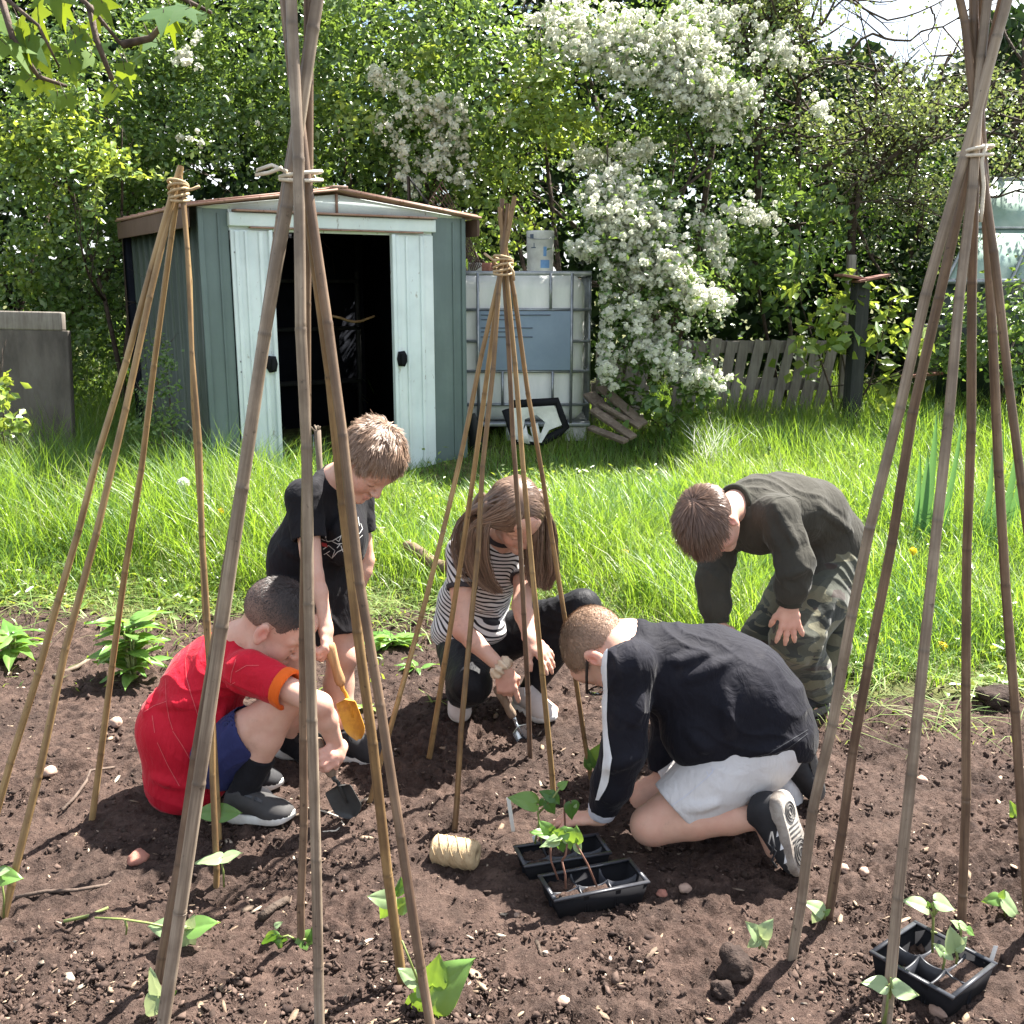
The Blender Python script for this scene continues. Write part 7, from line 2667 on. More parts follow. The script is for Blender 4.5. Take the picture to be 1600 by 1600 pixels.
    o2, V, F = cloth_mesh(N, 'shorts', root, 'white_shorts', .0034, 9, (.6, .1, .7), 4.4)
    bt2 = tree_of(V, F)
    seam(bt2, [[(1040, 1265), (1070, 1245), (1105, 1215), (1118, 1200)], [(1018, 1245), (1030, 1268), (1046, 1286)], [(1104, 1205), (1107, 1213), (1113, 1207), (1113, 1198)]], .0016, 'stitching', 'white_cuff', o2)
    for a_, k_, far in ((anL, knL, 0), (anR, knR, 1)):
        K = Sculpt()
        d_ = (a_ - k_).normalized()
        K.chain([a_ - d_ * .014, a_ + d_ * .02, a_ + Vector((.035, 0, -.03))], [.0385, .041, .037], .01)
        K.cut(a_ - d_ * .012, -d_, .003)
        cloth_mesh(K, 'sock', root, 'sock_white', .0008, 30, d_, 1, .004, 1)
    # shoes stand on their toes, soles to the right
    toeL = Vector((P(1262, 1368, 2.235).x, 2.235, H(.65, 2.235) + .02))
    heelL = P(1226, 1238, 2.27)
    upd = Vector((-.95, -.12, -.30))
    sh_, W, fr = shoe(root, heelL, toeL, (-.72, .62, -.30), 'shoe_dark', 'sole_dirty', None, 1.08, tread='sole_grey')
    st = MB()
    sd = 1 if (fr @ Vector((0, 1, 0))).y < 0 else -1
    me = sh_.data
    off = np.array(wloc(sh_))
    tv = [tuple(np.array(v.co) + off) for v in me.vertices]
    bt3 = BVHTree.FromPolygons(tv, [tuple(p.vertices) for p in me.polygons])
    for i in range(3):
        y = 1292 + 21 * i
        x = 1216 + 6 * i
        patch(bt3, [(x, y - 8), (x + 8, y - 12), (x + 5, y + 12), (x - 3, y + 16)], 'side_stripe', 'white_stripe', sh_, .0012, 10)
    lb = MB()
    lb.tube([P(1206, 1300, 2.20), P(1200, 1318, 2.18), P(1212, 1330, 2.17), P(1206, 1345, 2.17), P(1214, 1356, 2.17)], .0028, 6)
    lb.tube([P(1206, 1300, 2.20), P(1210, 1322, 2.17), P(1204, 1335, 2.17)], .0028, 6)
    lb.build('laces', M['shoe_dark'], sh_, True)
    toeR = Vector((P(1285, 1262, 2.58).x, 2.58, H(.8, 2.58) + .015))
    heelR = P(1262, 1150, 2.60)
    shoe(root, heelR, toeR, (-.95, -.25, -.25), 'shoe_dark', 'sole_grey', None, 1.05)
kneeling_boy()

# ---------------------------------------------------------------- boy in the olive top, bending with hands on knees
def olive_boy():
    root = thing('person', on(.95, 3.25), 'bending child in an olive sweatshirt and camouflage trousers with hands on knees', 'person', 'children planting beans')
    pel = P(1285, 842, 3.38)
    mid = P(1228, 795, 3.30)
    chest = P(1180, 795, 3.20)
    neck = P(1152, 790, 3.14)
    shL, shR = P(1216, 806, 3.05), P(1126, 838, 3.28)
    hipL, hipR = P(1298, 885, 3.31), P(1262, 885, 3.44)
    knL, knR = P(1243, 1000, 3.13), P(1196, 1000, 3.28)
    anL, anR = P(1279, 1092, 3.26), P(1222, 1088, 3.40)
    elL, wrL = P(1243, 880, 2.98), P(1232, 945, 3.00)
    elR, wrR = P(1114, 905, 3.18), P(1120, 975, 3.14)
    hd = Head(P(1114, 814, 3.01), (-.20, -.26, -.94), (-.78, -.52, .28), .89)
    S = Sculpt()
    S.chain([pel, mid, chest], [.085, .082, .085], .03, ((.6, -.8, 0), 1.2))
    S.cap(chest, neck, .06, .044, .03)
    S.cap(shL, shR, .036, .036, .025)
    hd.grow(S, neck, .045)
    for h_, k_, a_ in ((hipL, knL, anL), (hipR, knR, anR)):
        S.chain([h_, k_], [.068, .045], .03)
        S.chain([k_, k_.lerp(a_, .4), a_], [.043, .045, .029], .012)
        S.cap(a_, a_ + Vector((-.09, -.06, -.05)), .026, .023, .01)
    for s_, e_, w_ in ((shL, elL, wrL), (shR, elR, wrR)):
        S.chain([s_, e_], [.036, .030], .02)
        S.chain([e_, w_], [.030, .020], .012)
    hx = Vector((.10, .02, -1)).normalized()
    hand(S, wrL + Vector((0, -.006, 0)), hx, (0, -1, -.05), -1, (.10, .12, .10, .06), .26, 1.0, (.2, .2), r=.0080)
    hand(S, wrR, (.35, .1, -.9), (-.4, -.9, 0), 1, .3, .1, .95)
    sp = hd.spots() + [(wrL + hx * .07, .06, (.58, .27, .22), .4)]
    skin_mesh(S, root, sp)
    def bowl(p, d, nn):
        d2 = d.copy()
        return d2
    line = [(-.11, -.045), (-.07, -.03), (-.03, .012), (.0, .028), (.02, .012), (.035, .022), (.05, .04), (.075, .062), (.1, .07)]
    short_hair(hd, 13000, .080, .07, M['hair_brown'], root, (-.045, .015, .125), line, .0019, .011, .06, .05, 6, m=8,
               lenfn=lambda p: np.clip(.55 + (p[:, 0] + .02) / .16 + .25 * (p[:, 2] / .12), .4, 1.15) * np.where((p[:, 2] < .055) & (np.abs(p[:, 1]) > .03) & (p[:, 0] < .05), .42, 1))
    T = Sculpt()
    sq = ((.6, -.8, 0), 1.18)
    T.chain([P(1290, 838, 3.38), P(1262, 803, 3.34), P(1228, 795, 3.28), P(1188, 796, 3.20)], [.108, .118, .118, .112], .03, sq)
    T.cap(chest + Vector((.01, 0, -.01)), neck, .100, .056, .035)
    T.cap(shL, shR, .058, .056, .05)
    T.ell(P(1190, 835, 3.15), None, (.08, .08, .06), .05)
    T.ell(P(1310, 860, 3.36), None, (.07, .10, .10), .04)
    for s_, e_, w_, L_ in ((shL, elL, wrL, .90), (shR, elR, wrR, .9)):
        w2 = e_.lerp(w_, L_)
        d_ = (w_ - e_).normalized()
        T.chain([s_, s_.lerp(e_, .5), e_, e_.lerp(w_, .55), w2], [.062, .058, .055, .050, .038], .025)
        T.cut(w2, d_, .004, (w2 + d_ * .06, .07))
        T.cap(w2 - d_ * .01, w2 + d_ * .06, .026, .03, .003, None, 's')
    T.cut(neck + Vector((-.022, -.02, .012)), (-.75, -.6, .15), .004, (neck + Vector((-.06, -.05, .02)), .085))
    T.cap(neck, neck + Vector((-.07, -.055, .02)), .047, .055, .004, None, 's')
    # hem pulled slantwise across the seat
    T.cap(P(1295, 850, 3.36), P(1272, 915, 3.27), .105, .095, .05)
    T.cut(P(1275, 940, 3.2), Vector((.25, -.05, -.97)), .006, (P(1285, 1040, 3.25), .26))
    fold_in(T, [(1255, 775, 1256, 830, .010), (1210, 790, 1245, 850, .007), (1262, 850, 1310, 800, .010), (1268, 880, 1325, 840, .010), (1215, 900, 1258, 890, .006), (1210, 870, 1230, 920, .006), (1280, 790, 1330, 830, .007)])
    o, V, F = cloth_mesh(T, 'sweatshirt', root, 'olive', .0042, 6, (.6, .2, .6), 7.7)
    bt = tree_of(V, F)
    seam(bt, [[(1160, 762), (1180, 776), (1195, 788), (1215, 778), (1240, 775), (1252, 780), (1254, 800)], [(1256, 795), (1285, 796), (1310, 808), (1325, 835), (1332, 860)]], .0022, 'seam', 'olive_rib', o, .001)
    for e_, w_ in ((elL, wrL), (elR, wrR)):
        w2 = e_.lerp(w_, .9)
        d_ = (w_ - e_).normalized()
        C = Sculpt()
        C.cap(w2 - d_ * .034, w2 + d_ * .010, .043, .0395, .004)
        C.cut(w2 + d_ * .012, d_, .003)
        C.cut(w2 - d_ * .036, -d_, .003)
        C.cap(w2 - d_ * .01, w2 + d_ * .06, .029, .031, .003, None, 's')
        cloth_mesh(C, 'cuff', o, 'olive_rib', .0006, 60, (1, 0, 0), 1, .004, 1)
    cb = MB()
    fr_ = frame((-.75, -.6, .25), (0, 0, 1))
    c0 = neck + Vector((-.014, -.012, .010))
    cb.tube([c0 + fr_ @ Vector((0, .056 * math.cos(a), .054 * math.sin(a))) for a in [2 * math.pi * i / 28 for i in range(29)]], .010, 8)
    cb.build('collar', M['olive_rib'], o, True)
    # camouflage trousers, baggy, gathered at the ankle
    N = Sculpt()
    N.ell(pel + Vector((.0, 0, -.03)), None, (.115, .135, .12), .03)
    for h_, k_, a_ in ((hipL, knL, anL), (hipR, knR, anR)):
        N.chain([h_, h_.lerp(k_, .5) + Vector((.015, 0, 0)), k_], [.098, .092, .080], .03)
        N.chain([k_, k_.lerp(a_, .5) + Vector((.006, 0, 0)), a_ + Vector((0, 0, .02))], [.078, .070, .048], .03)
        N.cut(a_ + Vector((0, 0, -.004)), (0, 0, -1), .004, (a_ + Vector((0, 0, -.06)), .085))
        N.cap(a_, a_ + Vector((0, 0, -.06)), .036, .04, .004, None, 's')
    N.chain([P(1310, 900, 3.35), P(1302, 1010, 3.30), anL + Vector((.004, 0, .05))], [.064, .056, .048], .04)
    fold_in(N, [(1268, 930, 1262, 1060, .012), (1215, 960, 1255, 985, .010), (1225, 1020, 1260, 1035, .010), (1300, 930, 1270, 1050, .010), (1180, 950, 1215, 975, .010)])
    cloth_mesh(N, 'trousers', root, M['camo'], .005, 7, (.3, 0, .9), 3.3)
    for a_ in (anL, anR):
        z = H(a_.x, a_.y)
        hl = Vector((a_.x + .035, a_.y + .02, z + .004))
        shoe(root, hl, hl + Vector((-.19, -.10, 0)), (0, 0, 1), 'shoe_dark', 'sole_grey', 'shoe_dark', 1.05)
olive_boy()
# ================================================================ trays, bean plants and the small things on the soil
def PZ(px, py, z):
    d = ray(px, py)
    t = (z - CAM_H) / d.z
    return Vector((0, 0, CAM_H)) + d * t

def heart_leaf(mb, base, tip, nrm, width=.78, cup=.18, droop=.12):
    """a heart shaped bean leaf: two halves folded on the midrib"""
    base, tip = Vector(base), Vector(tip)
    ax = tip - base
    L = ax.length
    x = ax / L
    n = Vector(nrm)
    n = (n - x * n.dot(x)).normalized()
    y = n.cross(x)
    ctl = [(-.10, .14), (-.075, .30), (.0, .43), (.10, .49), (.22, .50), (.36, .46), (.50, .385), (.64, .29), (.77, .185), (.88, .09), (.95, .035), (1.0, .0)]
    V, F = [], []
    fs = (-1, -.72, -.4, -.12, 0, .12, .4, .72, 1)
    ph = rng.uniform(0, 6.28)
    for (u, w_) in ctl:
        for f in fs:
            uu = u if abs(f) > .35 else max(u, -.02 * abs(f))
            q = base + x * (L * (uu - .05 * abs(f) * (1 - u) * 0)) + y * (f * w_ * L * width)
            q += n * (abs(f) ** .8 * w_ * L * cup * (1.15 - .75 * abs(f)) - L * droop * max(0, u) ** 2 - L * .05 * f * f * math.sin(u * 5 + ph + f) + .012 * L * math.sin(u * 16 + abs(f) * 5))
            V.append(q)
    m = len(fs)
    for i in range(len(ctl) - 1):
        for j in range(m - 1):
            a = i * m + j
            F.append((a, a + 1, a + m + 1, a + m))
    mb.add(V, F)

def seedling(label, foot, Y, leaves_, stems, mat='bean', stem='stem', group='young bean plants set out at the canes', z=None):
    """leaves_: (base px, tip px, facing vector, material or None); stems: px lists"""
    f = foot if isinstance(foot, Vector) else G(*foot)
    root = thing('bean_seedling', f, label, 'seedling', group)
    for lf in leaves_:
        b, t, n = lf[0], lf[1], lf[2]
        mt = lf[3] if len(lf) > 3 and lf[3] else mat
        dy = lf[4] if len(lf) > 4 else (0, 0)
        mb = MB()
        heart_leaf(mb, P(*b, Y + dy[0]), P(*t, Y + dy[1]), n)
        mb.build('leaf', M[mt], root, True)
    mb = MB()
    for st in stems:
        pts = [P(x, y, Y) for x, y in st]
        if len(pts) == 2:
            pts = [pts[0], pts[0].lerp(pts[1], .5) + Vector((.003, 0, 0)), pts[1]]
        mb.tube(pts, [.0028 - .0008 * i / len(pts) for i in range(len(pts))], 6)
    mb.build('stem', M[stem], root, True)
    return root

CU = (0, -.55, .83)
seedling('pair of soft green leaves by the cane foot in front of the red jersey child', (340, 1318), 2.44, [((338, 1268), (302, 1272), (-.2, -.8, .55)), ((340, 1270), (378, 1270), (.1, -.85, .5))], [[(340, 1318), (339, 1268)]])
seedling('yellow-lit bean leaf pair seen edge-on against a pale cane', (350, 1386), 2.20, [((344, 1341), (303, 1346), (.1, -.15, 1), 'bean_sunlit'), ((346, 1342), (378, 1330), (-.1, -.2, 1), 'bean_sunlit')], [[(350, 1386), (349, 1362), (345, 1341)]])
seedling('sprawling pale bean plant with a long stem lying left behind the nearest thick cane', (280, 1492), 1.96, [((277, 1452), (229, 1445), CU, 'bean_sunlit'), ((284, 1455), (306, 1490), (.1, -.6, .8), 'bean_sunlit'), ((296, 1452), (342, 1438), (0, -.4, .9)), ((296, 1448), (303, 1430), (.2, -.6, .7), 'bean_sunlit')], [[(280, 1492), (279, 1452)], [(279, 1452), (230, 1442), (190, 1436), (148, 1434)], [(279, 1452), (330, 1452)], [(195, 1437), (197, 1460)]])
seedling('bean plant with upright pale leaves at the bottom left cane foot', (244, 1612), 1.74, [((250, 1556), (230, 1516), (-.5, -.8, .3), 'bean_sunlit'), ((246, 1560), (222, 1592), (-.4, -.8, .3), 'bean_sunlit'), ((256, 1560), (276, 1548), (.4, -.7, .6)), ((240, 1600), (232, 1618), (0, -.5, .8), 'bean')], [[(244, 1612), (250, 1556)]])
seedling('bean plant with one folded dark green leaf left of the brown cane', (462, 1468), 1.99, [((436, 1466), (402, 1488), (-.5, -.8, .2), 'bean'), ((434, 1464), (412, 1506), (.4, -.85, .3), 'bean_dark'), ((430, 1448), (441, 1440), CU, 'bean_sunlit'), ((470, 1466), (506, 1500), (.3, -.8, .5), 'bean'), ((486, 1470), (488, 1450), (.6, -.6, .4), 'bean_dark')], [[(462, 1468), (450, 1462), (434, 1466)], [(462, 1468), (478, 1468)]])
seedling('small bean plant climbing the gold cane left of the ball of twine', (628, 1532), 1.86, [((611, 1406), (573, 1400), (-.1, -.75, .6), 'bean_sunlit'), ((606, 1412), (592, 1438), (-.2, -.8, .5)), ((618, 1396), (632, 1384), (.2, -.7, .6)), ((622, 1420), (648, 1402), (.1, -.7, .6), 'bean'), ((622, 1398), (628, 1372), (.5, -.7, .3), 'bean_dark')], [[(628, 1532), (622, 1470), (618, 1400)]])
seedling('big leaved bright bean plant at the bottom centre cane foot', (690, 1606), 1.76, [((664, 1562), (738, 1500), (-.1, -.8, .55), 'bean'), ((676, 1540), (686, 1492), (0, -.9, .35), 'bean'), ((664, 1566), (622, 1606), (0, -.85, .5), 'bean'), ((650, 1534), (622, 1512), CU, 'bean_sunlit'), ((660, 1556), (652, 1538), (0, -.7, .7), 'bean_sunlit')], [[(690, 1606), (676, 1575), (664, 1560)], [(664, 1560), (640, 1500), (628, 1470)], [(664, 1560), (650, 1534)], [(700, 1596), (720, 1604)]])
seedling('single bean leaf poking in at the left edge by a pale cane', (8, 1436), 2.09, [((-4, 1368), (36, 1372), (0, -.7, .7), 'bean'), ((-4, 1364), (16, 1357), (0, -.4, .9), 'bean_sunlit')], [[(6, 1436), (2, 1370)]])
seedling('drooping dark bean leaf on the farthest cane, beside the black sleeve', (926, 1220), 2.72, [((928, 1198), (948, 1156), (-.2, -.9, .3), 'bean'), ((926, 1200), (916, 1170), (-.6, -.8, .2), 'bean_dark')], [[(936, 1216), (928, 1198)]])
seedling('pale bean seedling alone on the soil between the trays and the right-hand wigwam', (1186, 1482), 1.97, [((1190, 1462), (1208, 1436), (0, -.6, .8), 'bean_sunlit'), ((1186, 1464), (1168, 1440), (0, -.6, .8), 'bean_sunlit'), ((1192, 1466), (1200, 1484), (0, -.6, .8), 'bean_sunlit'), ((1186, 1468), (1166, 1480), (0, -.5, .8), 'bean_sunlit')], [[(1186, 1482), (1190, 1464)]])
seedling('pale bean seedling tucked between the two left canes of the right-hand wigwam', (1288, 1436), 2.07, [((1286, 1424), (1256, 1408), (0, -.5, .8), 'bean_sunlit'), ((1280, 1426), (1268, 1444), (0, -.6, .8), 'bean_sunlit'), ((1288, 1428), (1298, 1420), (0, -.6, .8), 'bean')], [[(1288, 1436), (1286, 1424)]])
seedling('wide pale pair of bean leaves at the foot of the front right cane', (1384, 1604), 1.73, [((1384, 1540), (1346, 1534), (0, -.45, .9), 'bean_sunlit'), ((1396, 1544), (1438, 1554), (0, -.5, .85), 'bean_sunlit')], [[(1382, 1606), (1386, 1570), (1390, 1538)], [(1390, 1560), (1392, 1528)], [(1378, 1606), (1388, 1548)]])
seedling('bean seedling with one green and one pale leaf right of the right-hand tray', (1570, 1432), 2.08, [((1562, 1404), (1534, 1408), (-.2, -.7, .6), 'bean'), ((1564, 1402), (1570, 1390), CU, 'bean'), ((1566, 1406), (1598, 1434), (.2, -.6, .7), 'bean_sunlit')], [[(1570, 1432), (1563, 1404)]])
seedling('tiny round bean leaf at the right edge', (1586, 1284), 2.5, [((1586, 1274), (1580, 1252), (0, -.8, .5), 'bean')], [[(1586, 1284), (1586, 1272)]])

# ---------------------------------------------------------------- seed trays
def tray(label, rim, h, filled, rows=2, cols=3, grow=1.0):
    """rim: four px corners (A,B,C,D going round); A->B is the long side"""
    A, B, C, D = [PZ(x, y, h + .005) for x, y in rim]
    c = (A + B + C + D) / 4
    a = ((B - A) + (C - D)) / 2
    b = ((D - A) + (C - B)) / 2
    la, lb = a.length * grow, b.length * grow
    a = a.normalized()
    b = (b - a * b.dot(a)).normalized()
    gz = min(H(c.x, c.y) + .002, .02)
    up = Vector((0, 0, 1))
    c = Vector((c.x, c.y, gz))
    root = thing('seed_tray', c, label, 'seed tray', 'black seed trays on the soil')
    W = lambda x, y, z: c + a * x + b * y + up * z
    ha, hb = la / 2, lb / 2
    mb = MB()
    def ring(sx, sy, z): return [W(-sx, -sy, z), W(sx, -sy, z), W(sx, sy, z), W(-sx, sy, z)]
    top = h
    rings = [ring(ha * .86, hb * .84, 0), ring(ha * .955, hb * .94, top - .004), ring(ha * .94, hb * .92, top - .004), ring(ha * .845, hb * .82, .004)]
    V = sum(rings, [])
    F = []
    for r_ in range(3):
        for i in range(4):
            j = (i + 1) % 4
            F.append((r_ * 4 + i, r_ * 4 + j, r_ * 4 + 4 + j, r_ * 4 + 4 + i))
    F += [(3, 2, 1, 0), (12, 13, 14, 15)]
    mb.add(V, F)
    # pressed ribs between the cells on the outside
    for i in range(1, cols):
        x = -ha + la * i / cols
        for s in (-1, 1):
            mb.add([W(x - .007, s * hb * .955, top - .006), W(x + .007, s * hb * .955, top - .006), W(x + .004, s * hb * .80, .006), W(x - .004, s * hb * .80, .006)], [(0, 1, 2, 3)])
    mb.build('shell', M['black_plastic'], root)
    mb = MB()
    w_ = .009
    for (x0, y0, x1, y1) in ((-ha, -hb, ha, -hb + w_), (-ha, hb - w_, ha, hb), (-ha, -hb + w_, -ha + w_, hb - w_), (ha - w_, -hb + w_, ha, hb - w_)):
        mb.prism([W(x0, y0, top - .0035), W(x1, y0, top - .0035), W(x1, y1, top - .0035), W(x0, y1, top - .0035)], 0, up * .0045)
    mb.build('rim', M['tray_rim'], root)
    mb = MB()
    def wall(p0, p1, t=.0035):
        # cell wall whose top dips in the middle
        n = 8
        V, F = [], []
        d = (p1 - p0)
        s = d.normalized().cross(up) * t
        for i in range(n + 1):
            f = i / n
            z = top - .010 - .010 * math.sin(f * math.pi) ** .6 * 1
            q = p0 + d * f
            for o in (-s, s):
                V += [q + o + up * .004, q + o * .6 + up * z]
        for i in range(n):
            k = i * 4
            F += [(k, k + 4, k + 5, k + 1), (k + 2, k + 3, k + 7, k + 6), (k + 1, k + 5, k + 7, k + 3)]
        mb.add(V, F)
    for i in range(1, cols):
        x = (-ha + la * i / cols) * .93
        for j in range(rows):
            y0, y1 = -hb * .9 + 2 * hb * .9 * j / rows, -hb * .9 + 2 * hb * .9 * (j + 1) / rows
            wall(W(x, y0, 0), W(x, y1, 0))
    for i in range(cols):
        x0, x1 = -ha * .92 + 2 * ha * .92 * i / cols, -ha * .92 + 2 * ha * .92 * (i + 1) / cols
        wall(W(x0, 0, 0), W(x1, 0, 0))
    mb.build('cell_wall', M['tray_rim'], root)
    for (i, j) in filled:
        x0, x1 = -ha * .9 + 2 * ha * .9 * i / cols + .004, -ha * .9 + 2 * ha * .9 * (i + 1) / cols - .004
        y0, y1 = -hb * .88 + 2 * hb * .88 * j / rows + .004, -hb * .88 + 2 * hb * .88 * (j + 1) / rows - .004
        n = 12
        V, F = [], []
        for p in range(n + 1):
            for q in range(n + 1):
                x, y = x0 + (x1 - x0) * p / n, y0 + (y1 - y0) * q / n
                V.append(W(x, y, top - .012 + .006 * mnoise.noise((x * 90, y * 90, i + 3 * j)) + .003 * mnoise.noise((x * 300, y * 300, i)) - .010 * (max(abs(2 * p / n - 1), abs(2 * q / n - 1)) ** 6)))
        for p in range(n):
            for q in range(n):
                F.append((p * (n + 1) + q, (p + 1) * (n + 1) + q, (p + 1) * (n + 1) + q + 1, p * (n + 1) + q + 1))
        MB().add(V, F).build('compost', M['soil'], root, True)
    return root, W, (ha, hb, top)

tray('black seed tray with compost in its front cells, nearest the ball of twine', [(863, 1400), (1013, 1371), (988, 1331), (843, 1359)], .055, [(0, 0), (1, 0), (0, 1)])
tray('black seed tray half hidden behind another tray, nearest the kneeling child', [(825, 1347), (962, 1326), (929, 1296), (796, 1317)], .05, [(0, 0), (0, 1), (1, 1)])
tray('black seed tray standing alone inside the right-hand wigwam', [(1356, 1461), (1469, 1526), (1568, 1498), (1448, 1439)], .062, [(1, 1), (2, 0), (2, 1)], grow=1.12)

def TP(px, py): return PZ(px, py, .048)
TG = 'bean plants still standing in the trays'
seedling('dark leaved bean plant at the back of the rear tray', TP(842, 1318), TP(842, 1318).y, [((838, 1256), (794, 1243), (-.1, -.5, .85), 'bean'), ((866, 1246), (842, 1236), (0, -.85, .4), 'bean_dark'), ((862, 1242), (876, 1258), (.2, -.9, .3), 'bean_dark'), ((856, 1254), (868, 1274), (0, -.9, .4), 'bean_dark'), ((850, 1250), (842, 1262), (0, -.9, .4), 'bean_dark'), ((874, 1230), (888, 1220), (.1, -.8, .5), 'bean')], [[(836, 1318), (842, 1285), (840, 1258)], [(846, 1318), (840, 1270)], [(842, 1270), (864, 1246), (874, 1232)]], 'bean_dark', group=TG)
seedling('bean stem with one drooping leaf in front of the hand in the white cuff', TP(884, 1312), TP(884, 1312).y, [((892, 1254), (896, 1284), (.4, -.9, .1), 'bean_dark'), ((898, 1262), (901, 1256), (.2, -.8, .5), 'bean_sunlit')], [[(884, 1312), (882, 1270), (882, 1250)], [(882, 1256), (892, 1254)]], 'bean_dark', 'stem_brown', group=TG)
seedling('bean plant with two bright yellow-green leaves in the front tray', TP(872, 1374), TP(872, 1374).y, [((860, 1300), (842, 1282), (0, -.85, .5), 'bean'), ((858, 1304), (828, 1298), (0, -.3, .95), 'bean'), ((862, 1304), (868, 1292), (.3, -.8, .4), 'bean_dark')], [[(872, 1374), (861, 1345), (859, 1304)]], 'bean', 'stem_brown', group=TG)
seedling('bean plant with broad pale drooping leaves at the front of the front tray', TP(884, 1388), TP(884, 1388).y, [((876, 1306), (852, 1314), (0, -.25, .95), 'bean_sunlit'), ((872, 1312), (842, 1322), (0, -.25, .95), 'bean_sunlit'), ((880, 1308), (889, 1320), (.1, -.4, .9), 'bean_sunlit'), ((888, 1302), (862, 1300), (-.2, -.85, .4), 'bean'), ((884, 1298), (893, 1330), (.1, -.95, .2), 'bean'), ((876, 1316), (880, 1334), (-.2, -.9, .2), 'bean_dark')], [[(884, 1388), (878, 1345)], [(878, 1345), (884, 1336), (886, 1318)]], 'bean_sunlit', 'stem_brown', group=TG)
seedling('bean plant with one yellowing leaf leaning right in the front tray', TP(932, 1384), TP(932, 1384).y, [((899, 1318), (902, 1290), (.3, -.9, .3), 'bean'), ((896, 1316), (882, 1292), (-.3, -.9, .2), 'bean'), ((900, 1318), (909, 1336), (.4, -.8, .2), 'bean_sunlit')], [[(932, 1384), (918, 1350), (900, 1318)]], 'bean', 'stem_brown', group=TG)
seedling('tallest bean plant of the right-hand tray with two broad white-lit leaves', TP(1457, 1488), TP(1457, 1488).y, [((1448, 1418), (1412, 1404), (0, -.4, .9), 'bean_sunlit'), ((1462, 1408), (1497, 1420), (0, -.45, .9), 'bean_sunlit'), ((1452, 1416), (1449, 1408), (0, -.7, .6), 'bean'), ((1456, 1418), (1462, 1408), (0, -.7, .6), 'bean')], [[(1457, 1488), (1458, 1432), (1448, 1416)], [(1458, 1432), (1466, 1414)], [(1455, 1456), (1464, 1458)], [(1458, 1432), (1456, 1412)]], 'bean_sunlit', group=TG)
seedling('bean plant with an upright heart shaped leaf at the front of the right-hand tray', TP(1473, 1514), TP(1473, 1514).y, [((1493, 1484), (1486, 1449), (-.2, -.6, .75), 'bean_sunlit'), ((1492, 1482), (1512, 1464), (.2, -.6, .75), 'bean_sunlit'), ((1474, 1490), (1460, 1474), (-.1, -.6, .8), 'bean_sunlit'), ((1476, 1488), (1494, 1500), (.1, -.6, .8), 'bean_sunlit')], [[(1473, 1514), (1474, 1490)], [(1494, 1506), (1493, 1482)]], 'bean_sunlit', group=TG)
seedling('bean plant with one folded pale leaf at the far right cell of the right-hand tray', TP(1500, 1470), TP(1500, 1470).y, [((1500, 1448), (1486, 1437), (0, -.4, .9), 'bean_sunlit'), ((1500, 1444), (1516, 1454), (.1, -.5, .85), 'bean_sunlit'), ((1512, 1452), (1525, 1462), (.2, -.6, .8), 'bean')], [[(1499, 1470), (1500, 1446)]], 'bean_sunlit', group=TG)

def plant_label(label, a, b, Y, w_=.010):
    p, q = P(*a, Y), P(*b, Y)
    v = q - p
    fr = frame(v, (.2, -1, .1))
    mb = MB().box((p + q) / 2, (v.length, w_, .0012), fr, .0004)
    tag(mb.build('plant_label', M['white_plastic']), label, 'plant label', 'white plant labels stuck in the trays')
plant_label('thin white plant label leaning at the left end of the front tray', (850, 1366), (834, 1306), 2.36)
plant_label('tall white plant label at the left end of the rear tray', (806, 1326), (794, 1246), 2.46)
plant_label('short white plant label on the rim of the right-hand tray', (1545, 1512), (1556, 1478), 1.93, .011)

# ---------------------------------------------------------------- ball of twine
def spool():
    Y = 2.30
    a, b = P(678, 1347, Y + .015), P(746, 1350, Y - .02)
    r = .036
    z = H(a.x, Y) + r - .003
    a.z = b.z = z
    root = thing('twine_spool', ((a.x + b.x) / 2, Y, z - r), 'spool of pale brown twine lying on the soil', 'twine')
    v = (b - a)
    L = v.length
    rot = Matrix((frame(v, (0, 0, 1)).col[1], frame(v, (0, 0, 1)).col[2], v.normalized())).transposed()
    prof = [(.009, .012), (.009, 0.0), (r * .80, 0), (r * .93, .004)]
    n = 44
    for i in range(n + 1):
        t = i / n
        prof.append((r * (.985 + .03 * math.sin(t * math.pi)) - (.0010 if i % 2 else 0) + .0006 * math.sin(i * 1.7) - .004 * math.exp(-((t - .45) / .03) ** 2), .006 + (L - .012) * t))
    prof += [(r * .93, L - .004), (r * .80, L), (.010, L), (.009, L - .03), (0, L - .03)]
    MB().lathe(prof, a, rot, 40).build('winding', M['twine'], root, True)
    # diagonal strands over the winding
    mb = MB()
    for k in range(5):
        pts = []
        for j in range(20):
            t = j / 19
            an = k * 1.25 + t * 5.2
            pts.append(a + rot @ Vector((math.cos(an) * (r * 1.02 + .0008), math.sin(an) * (r * 1.02 + .0008), .008 + (L - .016) * t)))
        mb.tube(pts, .0011, 5)
    mb.build('strand', M['twine'], root, True)
spool()
mb = MB()
pts = [PZ(x, y, .012) for x, y in [(500, 1300), (525, 1298), (537, 1288), (528, 1276), (508, 1268), (478, 1262)]]
mb.tube(pts, .0022, 6)
tag(mb.build('twine_piece', M['twine_white'], None, True), 'loose loop of pale twine on the soil beside the dark trowel', 'twine')

